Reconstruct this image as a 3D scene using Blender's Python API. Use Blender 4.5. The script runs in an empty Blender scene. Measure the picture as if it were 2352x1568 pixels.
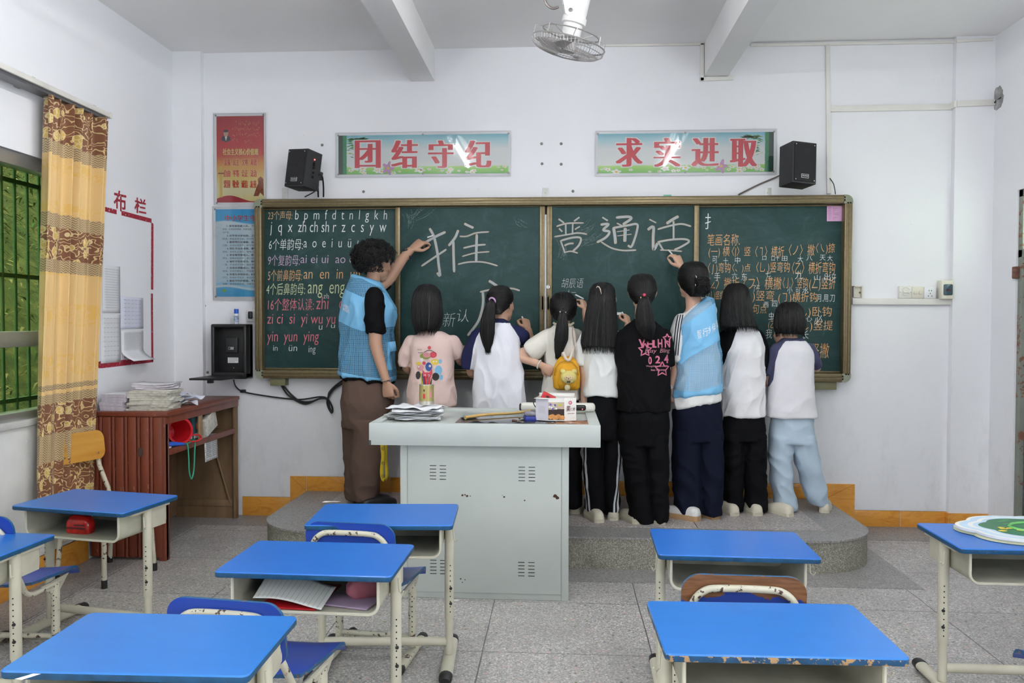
import bpy, bmesh, math, random
import numpy as np
from mathutils import Vector, Matrix
from mathutils.bvhtree import BVHTree

SC = bpy.context.scene
COL = SC.collection
PI = math.pi
rnd = random.Random(7)

# ------------------------------------------------------------------ camera
W, H = 2352, 1568
F, YAW, PIT, ROLL, DIST, EYE = 1820.0, .062, .0244, .0023, 5.829, 1.466


def cam_axes():
    cy, sy, cp, sp = math.cos(YAW), math.sin(YAW), math.cos(PIT), math.sin(PIT)
    fwd = np.array([-sy * cp, cy * cp, -sp])
    right = np.array([cy, sy, 0.])
    up = np.cross(right, fwd)
    return math.cos(ROLL) * right + math.sin(ROLL) * up, -math.sin(ROLL) * right + math.cos(ROLL) * up, fwd


CR, CU, CF = cam_axes()
CP = np.array([0., -DIST, EYE])
cd = bpy.data.cameras.new('camera')
cd.sensor_fit = 'HORIZONTAL'
cd.sensor_width = 36
cd.lens = F / W * 36
cam = bpy.data.objects.new('camera', cd)
COL.objects.link(cam)
cam.matrix_world = Matrix([[CR[i], CU[i], -CF[i], CP[i]] for i in range(3)] + [[0, 0, 0, 1]])
SC.camera = cam

# ------------------------------------------------------------------ light and exposure
SC.view_settings.view_transform = 'Standard'
SC.view_settings.look = 'None'
SC.view_settings.gamma = 1
SC.view_settings.exposure = 1.53
SC.cycles.max_bounces = 8
SC.cycles.transmission_bounces = 4
SC.cycles.caustics_reflective = False
SC.cycles.caustics_refractive = False
TUBE = 44.0          # strength of the fluorescent tubes
wd = bpy.data.worlds.new('sky')
SC.world = wd
wd.use_nodes = True
wd.node_tree.nodes['Background'].inputs[0].default_value = (.93, .965, 1, 1)
wd.node_tree.nodes['Background'].inputs[1].default_value = 2.6


def at(u, v, x=None, y=None, z=None):
    """the point of the plane x=, y= or z= seen at a pixel of the photograph"""
    d = CR * ((u - W / 2) / F) + CU * ((H / 2 - v) / F) + CF
    if y is not None: t = (y - CP[1]) / d[1]
    elif z is not None: t = (z - CP[2]) / d[2]
    else: t = (x - CP[0]) / d[0]
    return CP + t * d


def mpp(y):
    return (y + DIST) / F


# ------------------------------------------------------------------ materials
def lin(c):
    return tuple((x / 255 / 12.92) if x <= 10 else ((x / 255 + .055) / 1.055) ** 2.4 for x in c)


def C(r, g, b, k=1.22):
    return tuple(min(.92, x * k) for x in lin((r, g, b)))


class NT:
    def __init__(s, name):
        s.m = bpy.data.materials.new(name)
        s.m.use_nodes = True
        s.t = s.m.node_tree
        s.b = s.t.nodes['Principled BSDF']
        s.out = s.t.nodes['Material Output']

    def n(s, typ, **k):
        nd = s.t.nodes.new('ShaderNode' + typ)
        for a, b in k.items():
            if hasattr(nd, a) and a not in ('inputs',): setattr(nd, a, b)
            else: nd.inputs[a].default_value = b
        return nd

    def l(s, a, b): s.t.links.new(a, b)

    def val(s, sock, v):
        if hasattr(v, 'is_output') or isinstance(v, bpy.types.NodeSocket): s.l(v, sock)
        elif isinstance(v, (tuple, list)) and len(v) == 3 and sock.type == 'RGBA': sock.default_value = (*v, 1)
        else: sock.default_value = v

    def math(s, op, a, b=0., c=0.):
        nd = s.n('Math', operation=op)
        for i, v in enumerate((a, b, c)): s.val(nd.inputs[i], v)
        return nd.outputs[0]

    def mix(s, f, a, b):
        nd = s.n('Mix', data_type='RGBA')
        s.val(nd.inputs[0], f); s.val(nd.inputs[6], a); s.val(nd.inputs[7], b)
        return nd.outputs[2]

    def co(s, kind='Object', scale=None, loc=None, rot=None):
        o = s.n('TexCoord').outputs[kind]
        if scale or loc or rot:
            mp = s.n('Mapping')
            if scale: mp.inputs['Scale'].default_value = scale if isinstance(scale, tuple) else (scale,) * 3
            if loc: mp.inputs['Location'].default_value = loc
            if rot: mp.inputs['Rotation'].default_value = rot
            s.l(o, mp.inputs[0]); o = mp.outputs[0]
        return o

    def noise(s, co, scale, detail=3, rough=.5, dist=0):
        nd = s.n('TexNoise'); s.l(co, nd.inputs['Vector'])
        nd.inputs['Scale'].default_value = scale; nd.inputs['Detail'].default_value = detail
        nd.inputs['Roughness'].default_value = rough; nd.inputs['Distortion'].default_value = dist
        return nd.outputs[0]

    def vor(s, co, scale, feature='F1', rnd_=1.):
        nd = s.n('TexVoronoi', feature=feature); s.l(co, nd.inputs['Vector'])
        nd.inputs['Scale'].default_value = scale; nd.inputs['Randomness'].default_value = rnd_
        return nd

    def ramp(s, f, stops, const=False):
        nd = s.n('ValToRGB'); r = nd.color_ramp
        if const: r.interpolation = 'CONSTANT'
        while len(r.elements) < len(stops): r.elements.new(.5)
        for e, (p, c) in zip(r.elements, stops):
            e.position = p; e.color = (*c, 1) if len(c) == 3 else c
        s.val(nd.inputs[0], f)
        return nd.outputs[0]

    def step(s, f, lo, hi):
        nd = s.n('MapRange'); s.val(nd.inputs[0], f)
        nd.inputs[1].default_value = lo; nd.inputs[2].default_value = hi
        return nd.outputs[0]

    def bump(s, h, strength=.3, dist=.01):
        nd = s.n('Bump'); nd.inputs['Strength'].default_value = strength; nd.inputs['Distance'].default_value = dist
        s.val(nd.inputs['Height'], h); s.l(nd.outputs[0], s.b.inputs['Normal'])

    def sep(s, co):
        nd = s.n('SeparateXYZ'); s.l(co, nd.inputs[0]); return nd.outputs

    def base(s, c): s.val(s.b.inputs['Base Color'], c)

    def rough(s, r): s.val(s.b.inputs['Roughness'], r)


MATS = {}


def M(name, col=None, rough=.6, metal=0., var=.06, vs=6., bump=0., bs=120., wear=None, wt=.62, ws=25., coat=0., spec=.5, sub=0.):
    """plain procedural material: base colour with a little noise, optional worn-through patches"""
    if name in MATS: return MATS[name]
    t = NT(name)
    co = t.co()
    n = t.noise(co, vs, 4)
    c2 = tuple(max(0, x * (1 - var * 3)) for x in col)
    c = t.mix(t.step(n, .35, .75), col, c2)
    if wear:
        w = t.noise(co, ws, 6, .65)
        c = t.mix(t.step(w, wt, wt + .015), c, wear)
    t.base(c); t.rough(rough)
    t.b.inputs['Metallic'].default_value = metal
    t.b.inputs['Specular IOR Level'].default_value = spec
    if coat: t.b.inputs['Coat Weight'].default_value = coat; t.b.inputs['Coat Roughness'].default_value = .08
    if sub: t.b.inputs['Subsurface Weight'].default_value = sub; t.b.inputs['Subsurface Radius'].default_value = (.02, .008, .004)
    if bump: t.bump(t.noise(co, bs, 3), bump, .004)
    MATS[name] = t.m
    return t.m


def emit(name, col, s):
    t = NT(name)
    e = t.n('Emission'); e.inputs[0].default_value = (*col, 1); e.inputs[1].default_value = s
    t.l(e.outputs[0], t.out.inputs[0])
    return t.m


# ------------------------------------------------------------------ mesh building
class MB:
    def __init__(s): s.v, s.f, s.mi = [], [], []

    def add(s, vs, fs, m=0):
        b = len(s.v)
        s.v += [tuple(map(float, p)) for p in vs]
        s.f += [[i + b for i in f] for f in fs]
        s.mi += [m] * len(fs)
        return s

    def box(s, x0, x1, y0, y1, z0, z1, r=0., m=0, rot=None, seg=2):
        bm = bmesh.new()
        bmesh.ops.create_cube(bm, size=1)
        for v in bm.verts:
            v.co = ((x0 + x1) / 2 + v.co.x * (x1 - x0), (y0 + y1) / 2 + v.co.y * (y1 - y0), (z0 + z1) / 2 + v.co.z * (z1 - z0))
        if r: bmesh.ops.bevel(bm, geom=bm.edges[:], offset=r, segments=seg, affect='EDGES', profile=.5)
        if rot is not None:
            c = Vector(((x0 + x1) / 2, (y0 + y1) / 2, (z0 + z1) / 2))
            for v in bm.verts: v.co = c + rot @ (v.co - c)
        bm.verts.index_update()
        s.add([v.co for v in bm.verts], [[v.index for v in f.verts] for f in bm.faces], m)
        bm.free()
        return s

    def tube(s, path, r, n=10, m=0, cap=True, flat=None, up=(0, 0, 1), closed=False):
        """tube along path; r a number or a list; flat = ratio of the half axis along `up`"""
        P = [np.array(p, float) for p in path]
        k = len(P)
        R = [r] * k if not hasattr(r, '__len__') else r
        vs, fs = [], []
        ref = np.array(up, float)
        for i in range(k):
            if closed: t = P[(i + 1) % k] - P[i - 1]
            else: t = P[min(i + 1, k - 1)] - P[max(i - 1, 0)]
            t = t / (np.linalg.norm(t) + 1e-12)
            a = ref - t * (ref @ t)
            if np.linalg.norm(a) < 1e-3:
                ref = np.array([.3, 1, .2]); a = ref - t * (ref @ t)
            a = a / np.linalg.norm(a); b = np.cross(t, a)
            if flat is None: ref = a
            fl = 1 if flat is None else flat
            for j in range(n):
                th = 2 * PI * j / n
                vs.append(P[i] + R[i] * (math.cos(th) * b + fl * math.sin(th) * a))
        kk = k if closed else k - 1
        for i in range(kk):
            for j in range(n):
                a0, a1 = i * n + j, i * n + (j + 1) % n
                b0, b1 = ((i + 1) % k) * n + j, ((i + 1) % k) * n + (j + 1) % n
                fs.append([a0, a1, b1, b0])
        if cap and not closed:
            fs.append(list(range(n))[::-1]); fs.append([(k - 1) * n + j for j in range(n)])
        return s.add(vs, fs, m)

    def loft(s, rings, m=0, cap=True, close=True):
        n = len(rings[0]); vs = [p for r in rings for p in r]; fs = []
        for i in range(len(rings) - 1):
            for j in range(n if close else n - 1):
                a, b = i * n + j, i * n + (j + 1) % n
                fs.append([a, b, b + n, a + n])
        if cap: fs.append(list(range(n))[::-1]); fs.append([(len(rings) - 1) * n + j for j in range(n)])
        return s.add(vs, fs, m)

    def lathe(s, prof, c=(0, 0, 0), n=24, m=0, axis=None):
        """profile of (radius, height) about an axis through c"""
        ax = Vector(axis or (0, 0, 1)).normalized()
        q = Vector((0, 0, 1)).rotation_difference(ax)
        rings = []
        for r, z in prof:
            rings.append([Vector(c) + q @ Vector((r * math.cos(2 * PI * j / n), r * math.sin(2 * PI * j / n), z)) for j in range(n)])
        return s.loft(rings, m)

    def ball(s, c, r, m=0, n=14, k=9, rot=None):
        r = (r,) * 3 if not hasattr(r, '__len__') else r
        rings = []
        for i in range(1, k):
            a = PI * i / k
            rg = []
            for j in range(n):
                th = 2 * PI * j / n
                p = Vector((r[0] * math.sin(a) * math.cos(th), r[1] * math.sin(a) * math.sin(th), -r[2] * math.cos(a)))
                rg.append(Vector(c) + (rot @ p if rot is not None else p))
            rings.append(rg)
        return s.loft(rings, m)

    def prism(s, poly, o, ax, ay, d, m=0):
        """polygon (2D) in the plane o + ax*x + ay*y, extruded by the vector d"""
        o, ax, ay, d = (np.array(q, float) for q in (o, ax, ay, d))
        a = [o + ax * p[0] + ay * p[1] for p in poly]
        n = len(a)
        fs = [list(range(n)), [2 * n - 1 - j for j in range(n)]] + [[j, j + n, (j + 1) % n + n, (j + 1) % n][::-1] for j in range(n)]
        return s.add(a + [p + d for p in a], fs, m)

    def grid(s, fn, nu, nv, m=0):
        vs = [fn(i / nu, j / nv) for j in range(nv + 1) for i in range(nu + 1)]
        fs = [[j * (nu + 1) + i, j * (nu + 1) + i + 1, (j + 1) * (nu + 1) + i + 1, (j + 1) * (nu + 1) + i] for j in range(nv) for i in range(nu)]
        return s.add(vs, fs, m)

    def build(s, name, mats, parent=None, local=False, smooth=40, solid=0):
        me = bpy.data.meshes.new(name)
        vs = s.v
        if parent is not None and not local:
            mi = full(parent).inverted()
            vs = [mi @ Vector(p) for p in vs]
        me.from_pydata(vs, [], s.f)
        for mt in (mats if isinstance(mats, (list, tuple)) else [mats]): me.materials.append(mt)
        if any(s.mi): me.polygons.foreach_set('material_index', s.mi)
        fix_normals(me)
        if smooth:
            me.shade_smooth()
            if smooth < 180: me.set_sharp_from_angle(angle=math.radians(smooth))
        o = bpy.data.objects.new(name, me)
        COL.objects.link(o)
        if parent is not None: o.parent = parent
        if solid:
            md = o.modifiers.new('thickness', 'SOLIDIFY'); md.thickness = solid; md.offset = 0
        return o


def full(o):
    m = o.matrix_basis.copy()
    while o.parent is not None:
        o = o.parent; m = o.matrix_basis @ m
    return m


def fix_normals(me):
    bm = bmesh.new(); bm.from_mesh(me)
    bmesh.ops.recalc_face_normals(bm, faces=bm.faces[:])
    bm.to_mesh(me); bm.free()


def tag(o, label=None, cat=None, group=None, kind=None):
    if label: o['label'] = label
    if cat: o['category'] = cat
    if group: o['group'] = group
    if kind: o['kind'] = kind
    return o


def struct(name, mb, m, parent=None, smooth=40, label=None):
    o = mb.build(name, m, parent, smooth=smooth)
    o['kind'] = 'structure'
    if label: o['label'] = label
    return o


def thing(name, label, cat, loc, rz=0., group=None):
    o = bpy.data.objects.new(name, None)
    o.empty_display_size = .1
    COL.objects.link(o)
    o.location = loc; o.rotation_euler = (0, 0, rz)
    return tag(o, label, cat, group)


def copy_tree(o, parent=None):
    c = o.copy(); COL.objects.link(c)
    if parent is not None: c.parent = parent
    for ch in list(o.children): copy_tree(ch, c)
    return c


# lettering -----------------------------------------------------------
GL = {}


def glyphs(txt, bold=0.):
    k = (txt, bold)
    if k not in GL:
        cu = bpy.data.curves.new('lettering', 'FONT')
        cu.body = txt; cu.size = 1; cu.offset = bold; cu.resolution_u = 3
        ob = bpy.data.objects.new('lettering', cu)
        me = ob.to_mesh()
        v = np.zeros(len(me.vertices) * 3); me.vertices.foreach_get('co', v)
        GL[k] = (v.reshape(-1, 3)[:, :2].copy(), [list(p.vertices) for p in me.polygons])
        ob.to_mesh_clear(); bpy.data.objects.remove(ob); bpy.data.curves.remove(cu)
    return GL[k]


def text_in(mb, txt, o, ax, ay, w, h, bold=0., shear=0., m=0, depth=None):
    """lettering filling a w x h box at o (lower left corner), axes ax, ay"""
    v, f = glyphs(txt, bold)
    o, ax, ay = (np.array(q, float) for q in (o, ax, ay))
    a, b = v.min(0), v.max(0)
    q = (v - a) / np.maximum(b - a, 1e-6)
    pts = [o + ax * (p[0] * w + shear * h * p[1]) + ay * (p[1] * h) for p in q]
    mb.add(pts, f, m)


def text_px(mb, txt, u0, u1, v0, v1, y, bold=0., shear=0., m=0):
    """lettering on the plane y filling the pixel box u0..u1, v0 (top)..v1 (bottom)"""
    a, b, c = at(u0, v1, y=y), at(u1, v1, y=y), at(u0, v0, y=y)
    w, h = np.linalg.norm(b - a), np.linalg.norm(c - a)
    text_in(mb, txt, a, (b - a) / w, (c - a) / h, w, h, bold, shear, m)


def text_dbl(mb, txt, u0, u1, v0, v1, y, dx=.0007, m=0):
    for i, k in enumerate((-1, 0, 1)):
        for j, l in enumerate((-.5, .5)): text_px(mb, txt, u0 + k * dx / mpp(y), u1 + k * dx / mpp(y), v0 + l * dx / mpp(y), v1 + l * dx / mpp(y), y - (2 * i + j) * 8e-6, 0, 0, m)


def ribbon(mb, pts, w, nrm, m=0, smooth=5):
    """flat brush stroke of width w (number or list) along pts, lying in the plane with normal nrm"""
    P = [np.array(p, float) for p in pts]
    if smooth and len(P) > 2:                       # Catmull-Rom
        Q = []
        for i in range(len(P) - 1):
            p0, p1, p2, p3 = P[max(i - 1, 0)], P[i], P[i + 1], P[min(i + 2, len(P) - 1)]
            for k in range(smooth):
                t = k / smooth
                Q.append(.5 * (2 * p1 + (p2 - p0) * t + (2 * p0 - 5 * p1 + 4 * p2 - p3) * t * t + (3 * p1 - p0 - 3 * p2 + p3) * t ** 3))
        P = Q + [P[-1]]
    n = np.array(nrm, float)
    vs = []
    for i, p in enumerate(P):
        t = P[min(i + 1, len(P) - 1)] - P[max(i - 1, 0)]
        sd = np.cross(t, n); sd /= np.linalg.norm(sd) + 1e-12
        e = min(i, len(P) - 1 - i)
        ww = w * (.62 if e == 0 else 1)
        vs += [p - sd * ww / 2, p + sd * ww / 2]
    mb.add(vs, [[2 * i, 2 * i + 1, 2 * i + 3, 2 * i + 2] for i in range(len(P) - 1)], m)


def disc(mb, c, ax, ay, rx, ry=None, m=0, n=14, wob=0, ph=0):
    ry = ry or rx
    c, ax, ay = (np.array(q, float) for q in (c, ax, ay))
    vs = [c + ax * rx * math.cos(2 * PI * j / n) * (1 + wob * math.cos(5 * 2 * PI * j / n + ph)) + ay * ry * math.sin(2 * PI * j / n) * (1 + wob * math.cos(5 * 2 * PI * j / n + ph)) for j in range(n)]
    mb.add(vs, [list(range(n))], m)


X, Y, Z = (1, 0, 0), (0, 1, 0), (0, 0, 1)
#@@STRUCTURE
# ================================================================== the room
XL, XR, ZC, YF = -2.9, 3.02, 3.472, -9.6


def wall_mat(name, low=.25):
    t = NT(name)
    co = t.co()
    z = t.sep(co)[2]
    n = t.noise(co, 1.3, 5, .6)
    c = t.mix(t.step(n, .3, .8), (.85, .86, .89), (.82, .83, .86))
    sc = t.noise(t.co(scale=(1, 1, .45)), 7, 8, .75)
    lowm = t.math('MULTIPLY', t.step(z, 1.35, .25), t.step(sc, .5, .72))
    c = t.mix(t.math('MULTIPLY', lowm, low), c, (.42, .41, .40))
    v = t.vor(co, 9)
    sp = t.math('MULTIPLY', t.step(v.outputs['Distance'], .028, .018), t.step(t.noise(co, 2.5), .52, .6))
    c = t.mix(t.math('MULTIPLY', sp, .6), c, (.25, .23, .2))
    t.base(c); t.rough(.75)
    t.bump(t.noise(co, 35, 6, .7), .12, .01)
    return t.m


MW = wall_mat('white_plaster')
t = NT('scuffed_plaster')
co = t.co()
n1 = t.noise(co, 9, 8, .75); n2 = t.noise(co, 3, 4)
c = t.mix(t.step(n2, .3, .7), (.80, .80, .78), (.62, .62, .60))
c = t.mix(t.step(n1, .62, .64), c, (.85, .85, .85))
t.base(c); t.rough(.85); t.bump(n1, .4, .01)
M_SCUFF = t.m
M_CEIL = M('ceiling_paint', (.90, .895, .89), .85, var=.02, vs=1)
M_BEAM = M('beam_paint', (.87, .865, .865), .85, var=.02, vs=1)


def terrazzo(name, chips=True, lines=False, base=(.365, .355, .345), dirt=.5):
    t = NT(name)
    co = t.co()
    fine = t.vor(co, 190)
    fc = t.ramp(t.n('SeparateColor').outputs[0], [(0, (0, 0, 0)), (1, (1, 1, 1))])
    sepc = t.n('SeparateColor'); t.l(fine.outputs['Color'], sepc.inputs[0])
    b = base
    c = t.ramp(sepc.outputs[0], [(0, tuple(x * .62 for x in b)), (.35, b), (.7, tuple(x * 1.25 for x in b)), (1, tuple(min(1, x * 1.75) for x in b))])
    if chips:
        for sc, thr, cols, pr in ((70, .40, [(0, (.62, .60, .58)), (.4, (.58, .42, .39)), (.62, (.66, .62, .58)), (.8, (.30, .30, .29)), (.93, (.70, .69, .67))], .42),
                                  (27, .22, [(0, (.20, .24, .10)), (.3, (.16, .16, .15)), (.55, (.60, .40, .37)), (.8, (.66, .64, .60))], .48)):
            v = t.vor(co, sc)
            s2 = t.n('SeparateColor'); t.l(v.outputs['Color'], s2.inputs[0])
            col = t.ramp(s2.outputs[1], cols, True)
            on = t.math('MULTIPLY', t.step(v.outputs['Distance'], thr, thr - .05), t.math('GREATER_THAN', s2.outputs[0], pr))
            c = t.mix(on, c, col)
    d = t.noise(co, 1.6, 6, .65)
    c = t.mix(t.math('MULTIPLY', t.step(d, .42, .75), dirt), c, tuple(x * .55 for x in b))
    if lines:
        x, y, z = t.sep(co)
        def line(a, off, per, w):
            f = t.math('FRACT', t.math('DIVIDE', t.math('ADD', a, off), per))
            e = t.math('MINIMUM', f, t.math('SUBTRACT', 1., f))
            return t.math('LESS_THAN', e, w / per)
        wob = t.math('MULTIPLY', t.math('SUBTRACT', t.noise(co, 3), .5), .01)
        lx = line(t.math('ADD', x, wob), 7.5 - .405, .75, .0026)
        ly = line(y, 10.03, .64, .0022)
        m = t.math('MAXIMUM', lx, ly)
        c = t.mix(t.math('MULTIPLY', m, .85), c, (.05, .05, .048))
    t.base(c)
    t.rough(t.ramp(d, [(.3, (.32,) * 3), (.8, (.55,) * 3)]))
    return t.m


M_FLOOR = terrazzo('terrazzo_floor', True, True)
M_BAND = terrazzo('terrazzo_border', False, base=(.25, .243, .237), dirt=.3)
M_PLAT = terrazzo('terrazzo_platform', True, base=(.33, .305, .295), dirt=.3)
t = NT('pebbledash')
co = t.co()
v = t.vor(co, 260)
s2 = t.n('SeparateColor'); t.l(v.outputs['Color'], s2.inputs[0])
c = t.ramp(s2.outputs[0], [(0, (.16, .155, .12)), (.4, (.26, .25, .20)), (.8, (.36, .35, .29)), (1, (.56, .55, .50))])
c = t.mix(t.step(t.noise(co, 4, 5), .5, .75), c, (.12, .115, .09))
t.base(c); t.rough(.7); t.bump(v.outputs['Distance'], .6, .006)
M_PEB = t.m
t = NT('amber_tile')
co = t.co(scale=(1, 1, 3))
w = t.noise(co, 5, 6, .6, 1.5)
c = t.ramp(w, [(.3, (.66, .27, .035)), (.5, (.78, .36, .06)), (.7, (.60, .23, .03))])
t.base(c); t.rough(.22)
M_TILE = t.m
M_GROUT = M('grout', (.62, .55, .45), .9)

floor = struct('floor', MB().box(XL - .2, XR + .2, YF, .2, -.1, 0), M_FLOOR)
b = MB()
b.box(XL, XL + .29, YF, 0, 0, .003)
b.box(1.9, XR, -.376, 0, 0, .003); b.box(1.9, 2.0, -1.37, -.376, 0, .003); b.box(XL + .29, -1.86, -.3, 0, 0, .003)
b.box(-1.87, 1.9, -1.37, 0, 0, .003)
struct('floor_border', b, M_BAND)
b = MB().box(XL - .2, XR + .2, YF, .2, ZC, ZC + .15)
struct('ceiling', b, M_CEIL)
b = MB().box(XL - .2, XR + .2, 0, .2, 0, ZC)
wall_back = struct('wall_back', b, MW)
struct('wall_front', MB().box(XL - .2, XR + .2, YF - .2, YF, 0, ZC), MW)
# left wall with a long window; right wall with the door
WY0, WY1, WZ0, WZ1 = -3.9, -1.25, .925, 2.372
b = MB()
BY0, BY1 = -8.9, -5.0          # unseen openings added in both rear side walls to let in more daylight
b.box(XL - .2, XL, YF, BY0, 0, ZC); b.box(XL - .2, XL, BY1, WY0, 0, ZC); b.box(XL - .2, XL, BY0, BY1, 0, WZ0); b.box(XL - .2, XL, BY0, BY1, 2.7, ZC)
b.box(XL - .2, XL, WY1, .2, 0, ZC); b.box(XL - .2, XL, WY0, WY1, WZ1, ZC)
b.box(XL - .2, XL, WY0, WY1, 0, WZ0, m=1)
wl = struct('wall_left', b, [MW, M_SCUFF])
DY0, DY1, DZ = -1.35, -.345, 2.35
b = MB()
b.box(XR, XR + .2, YF, BY0, 0, ZC); b.box(XR, XR + .2, BY1, DY0, 0, ZC); b.box(XR, XR + .2, BY0, BY1, 0, WZ0); b.box(XR, XR + .2, BY0, BY1, 2.7, ZC); b.box(XR, XR + .2, DY1, .2, 0, ZC); b.box(XR, XR + .2, DY0, DY1, DZ, ZC)
struct('wall_right', b, MW)
# corner piers
struct('pillar_left', MB().box(XL, -2.68, -.05, .02, 0, ZC), MW)
struct('pillar_right', MB().box(2.755, XR, -.05, .02, 0, ZC), MW)
BZ = 3.236
struct('beam_left', MB().box(-1.106, -.936, YF, 0, BZ, ZC), M_BEAM)
struct('beam_right', MB().box(1.02, 1.19, YF, 0, BZ, ZC), M_BEAM)

# platform in front of the board
def plat_outline(x0, x1, yf, r, n=10):
    p = [(x0, .0)]
    for i in range(n + 1):
        a = PI + (PI / 2) * i / n
        p.append((x0 + r[0] + r[0] * math.cos(a), yf + r[1] + r[1] * math.sin(a)))
    for i in range(n + 1):
        a = -PI / 2 + (PI / 2) * i / n
        p.append((x1 - r[0] + r[0] * math.cos(a), yf + r[1] + r[1] * math.sin(a)))
    p.append((x1, 0.))
    return p


PZ = .195
pl = plat_outline(-1.9, 1.9, -1.137, (.42, .38))
b = MB()
b.prism(pl, (0, 0, 0), X, Y, (0, 0, PZ - .012), 0)
b.prism(plat_outline(-1.905, 1.905, -1.142, (.42, .38)), (0, 0, PZ - .012), X, Y, (0, 0, .012), 1)
b.box(-1.62, 1.62, -.9, 0, PZ, PZ + .002, m=2)
b.box(.845, .85, -.9, 0, PZ + .002, PZ + .0025, m=3); b.box(-.55, -.545, -.9, 0, PZ + .002, PZ + .0025, m=3)
tag(struct('floor_platform', b, [M_PEB, M_BAND, M_PLAT, M('joint', (.04, .04, .04), .8)], smooth=30), 'low speckled stone platform with rounded ends under the chalkboard')
# amber tile skirting
b = MB(); g = MB()
def tiles(x0, x1, z0, z1, y0, y1, step):
    k = max(1, round((x1 - x0) / step)); w = (x1 - x0) / k
    for i in range(k): b.box(x0 + i * w + .002, x0 + (i + 1) * w - .002, y0, y1, z0, z1, .001)
    g.box(x0, x1, y0 + .002, y1, z0, z1)
tiles(-2.40, -2.03, 0, .145, -.012, 0, .29)
tiles(-1.905, 1.90, PZ, .305, -.012, 0, .6)
for s, x in ((1, -2.03), (-1, 2.113)):
    xe = 1.905 if s < 0 else -1.91
    b.prism([(x, 0), (xe, 0), (xe, PZ), (x, .305)], (0, -.012, 0), X, Z, (0, .012, 0)); b.prism([(x + s * .004, .305), (xe, PZ + .004), (xe, .305)], (0, -.012, 0), X, Z, (0, .012, 0))
tiles(2.113, 2.755, 0, .118, -.012, 0, .3)
o = struct('baseboard_back', b, M_TILE)
struct('grout_lines', g, M_GROUT, o)
b = MB(); g = MB()
tiles(2.755, XR, 0, .118, -.062, -.05, .3); b.box(2.743, 2.755, -.062, 0, 0, .118, .001)
o = struct('baseboard_right', b, M_TILE)
b = MB(); g = MB()
for i in range(14):
    y1 = -1.17 - i * .3
    b.box(XL, XL + .012, y1 - .298, y1, 0, .155, .001)
g.box(XL, XL + .01, -1.17 - 14 * .3, -1.17, 0, .155)
o = struct('baseboard_left', b, M_TILE)
struct('grout_lines', g, M_GROUT, o)

# cable trunking on the back wall
M_PVC = M('ivory_trunking', (.80, .79, .745), .5, var=.03)
y = -.02
def trunk(b, u0, v0, u1, v1, w=.035, y0=-.018, yb=0.):
    a, c = at(u0, v0, y=yb), at(u1, v1, y=yb)
    d = c - a; L = np.linalg.norm(d)
    ang = math.atan2(d[2], d[0])
    m = (a + c) / 2
    b.box(m[0] - L / 2, m[0] + L / 2, yb + y0, yb, m[2] - w / 2, m[2] + w / 2, .002, rot=Matrix.Rotation(-ang, 3, 'Y'))
b = MB()
trunk(b, 1385, 104, 1616, 101, .026); trunk(b, 1612, 101, 1612, 187, .026); trunk(b, 1607, 183.5, 1684, 180.5, .026)
trunk(b, 1724, 105, 2196, 97, .02)
struct('trim_1', b, M_PVC, label='ivory cable trunking along the ceiling and round the beam end')
b = MB()
trunk(b, 1900, 103, 1903, 445, .03); trunk(b, 1905, 251, 2188, 246, .042)
q_ = at(2196, 240, y=-.05); b.box(2.737, 2.757, -.068, 0, q_[2] - .022, q_[2] + .022, .002); trunk(b, 2196, 239, 2283, 236, .042, -.018, -.05)
struct('trim_2', b, M_PVC, label='ivory cable trunking running down the wall right of the speaker')
b = MB(); trunk(b, 1955, 692, 2191, 693, .043, -.03)
struct('trim_3', b, M_PVC, label='ivory cable trunking under the row of sockets')
b = MB(); trunk(b, 2196, 95, 2280, 91, .02, -.015, -.05)
struct('trim_4', b, M_PVC)
# broken plaster patch with a black wire
def patch_poly(n, rx, ry, seed):
    r = random.Random(seed)
    return [(rx * math.cos(2 * PI * i / n) * r.uniform(.75, 1.05), ry * math.sin(2 * PI * i / n) * r.uniform(.85, 1.05)) for i in range(n)]
p = at(2292, 226, x=XR)
b = MB(); b.prism(patch_poly(26, .075, .085, 3), (XR - .001, p[1], p[2]), Y, Z, (-.003, 0, 0))
o = struct('wall_patch', b, M('bare_cement', (.42, .42, .42), .9, var=.2, vs=20), label='bare grey cement patch broken out of the plaster by the trunking end')
b = MB(); b.tube([at(2284, 236, y=-.07), at(2290, 230, y=-.075), at(2299, 224, x=XR - .004)], .005)
b.build('wire', M('black_rubber', (.012, .012, .013), .5), o)
MK = MATS['black_rubber']

# left window ----------------------------------------------------------
M_ALU = M('aluminium', (.55, .56, .57), .35, .8, var=.04)
M_BAR = M('painted_bar', (.16, .34, .17), .5)
t = NT('green_glass')
tr = t.n('BsdfTransparent'); tr.inputs[0].default_value = (.46, .53, .38, 1)
gl = t.n('BsdfGlossy'); gl.inputs['Roughness'].default_value = .03
mx = t.n('MixShader'); mx.inputs[0].default_value = .05
t.l(tr.outputs[0], mx.inputs[1]); t.l(gl.outputs[0], mx.inputs[2]); t.l(mx.outputs[0], t.out.inputs[0])
M_GG = t.m
b = MB()
xf = XL - .06
b.box(xf - .05, xf + .045, WY0, WY1, WZ1 - .075, WZ1, .004); b.box(xf - .05, xf + .045, WY0, WY1, WZ0, WZ0 + .05, .004)
b.box(xf - .05, xf + .045, WY0, WY0 + .05, WZ0, WZ1, .004); b.box(xf - .05, xf + .045, WY1 - .05, WY1, WZ0, WZ1, .004)
b.box(xf - .045, xf + .03, WY0, WY1, 1.325, 1.41, .004)
b.box(xf - .04, xf + .02, -2.6, -2.54, WZ0, WZ1, .004)
win = struct('window_1', b, M_ALU)
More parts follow.
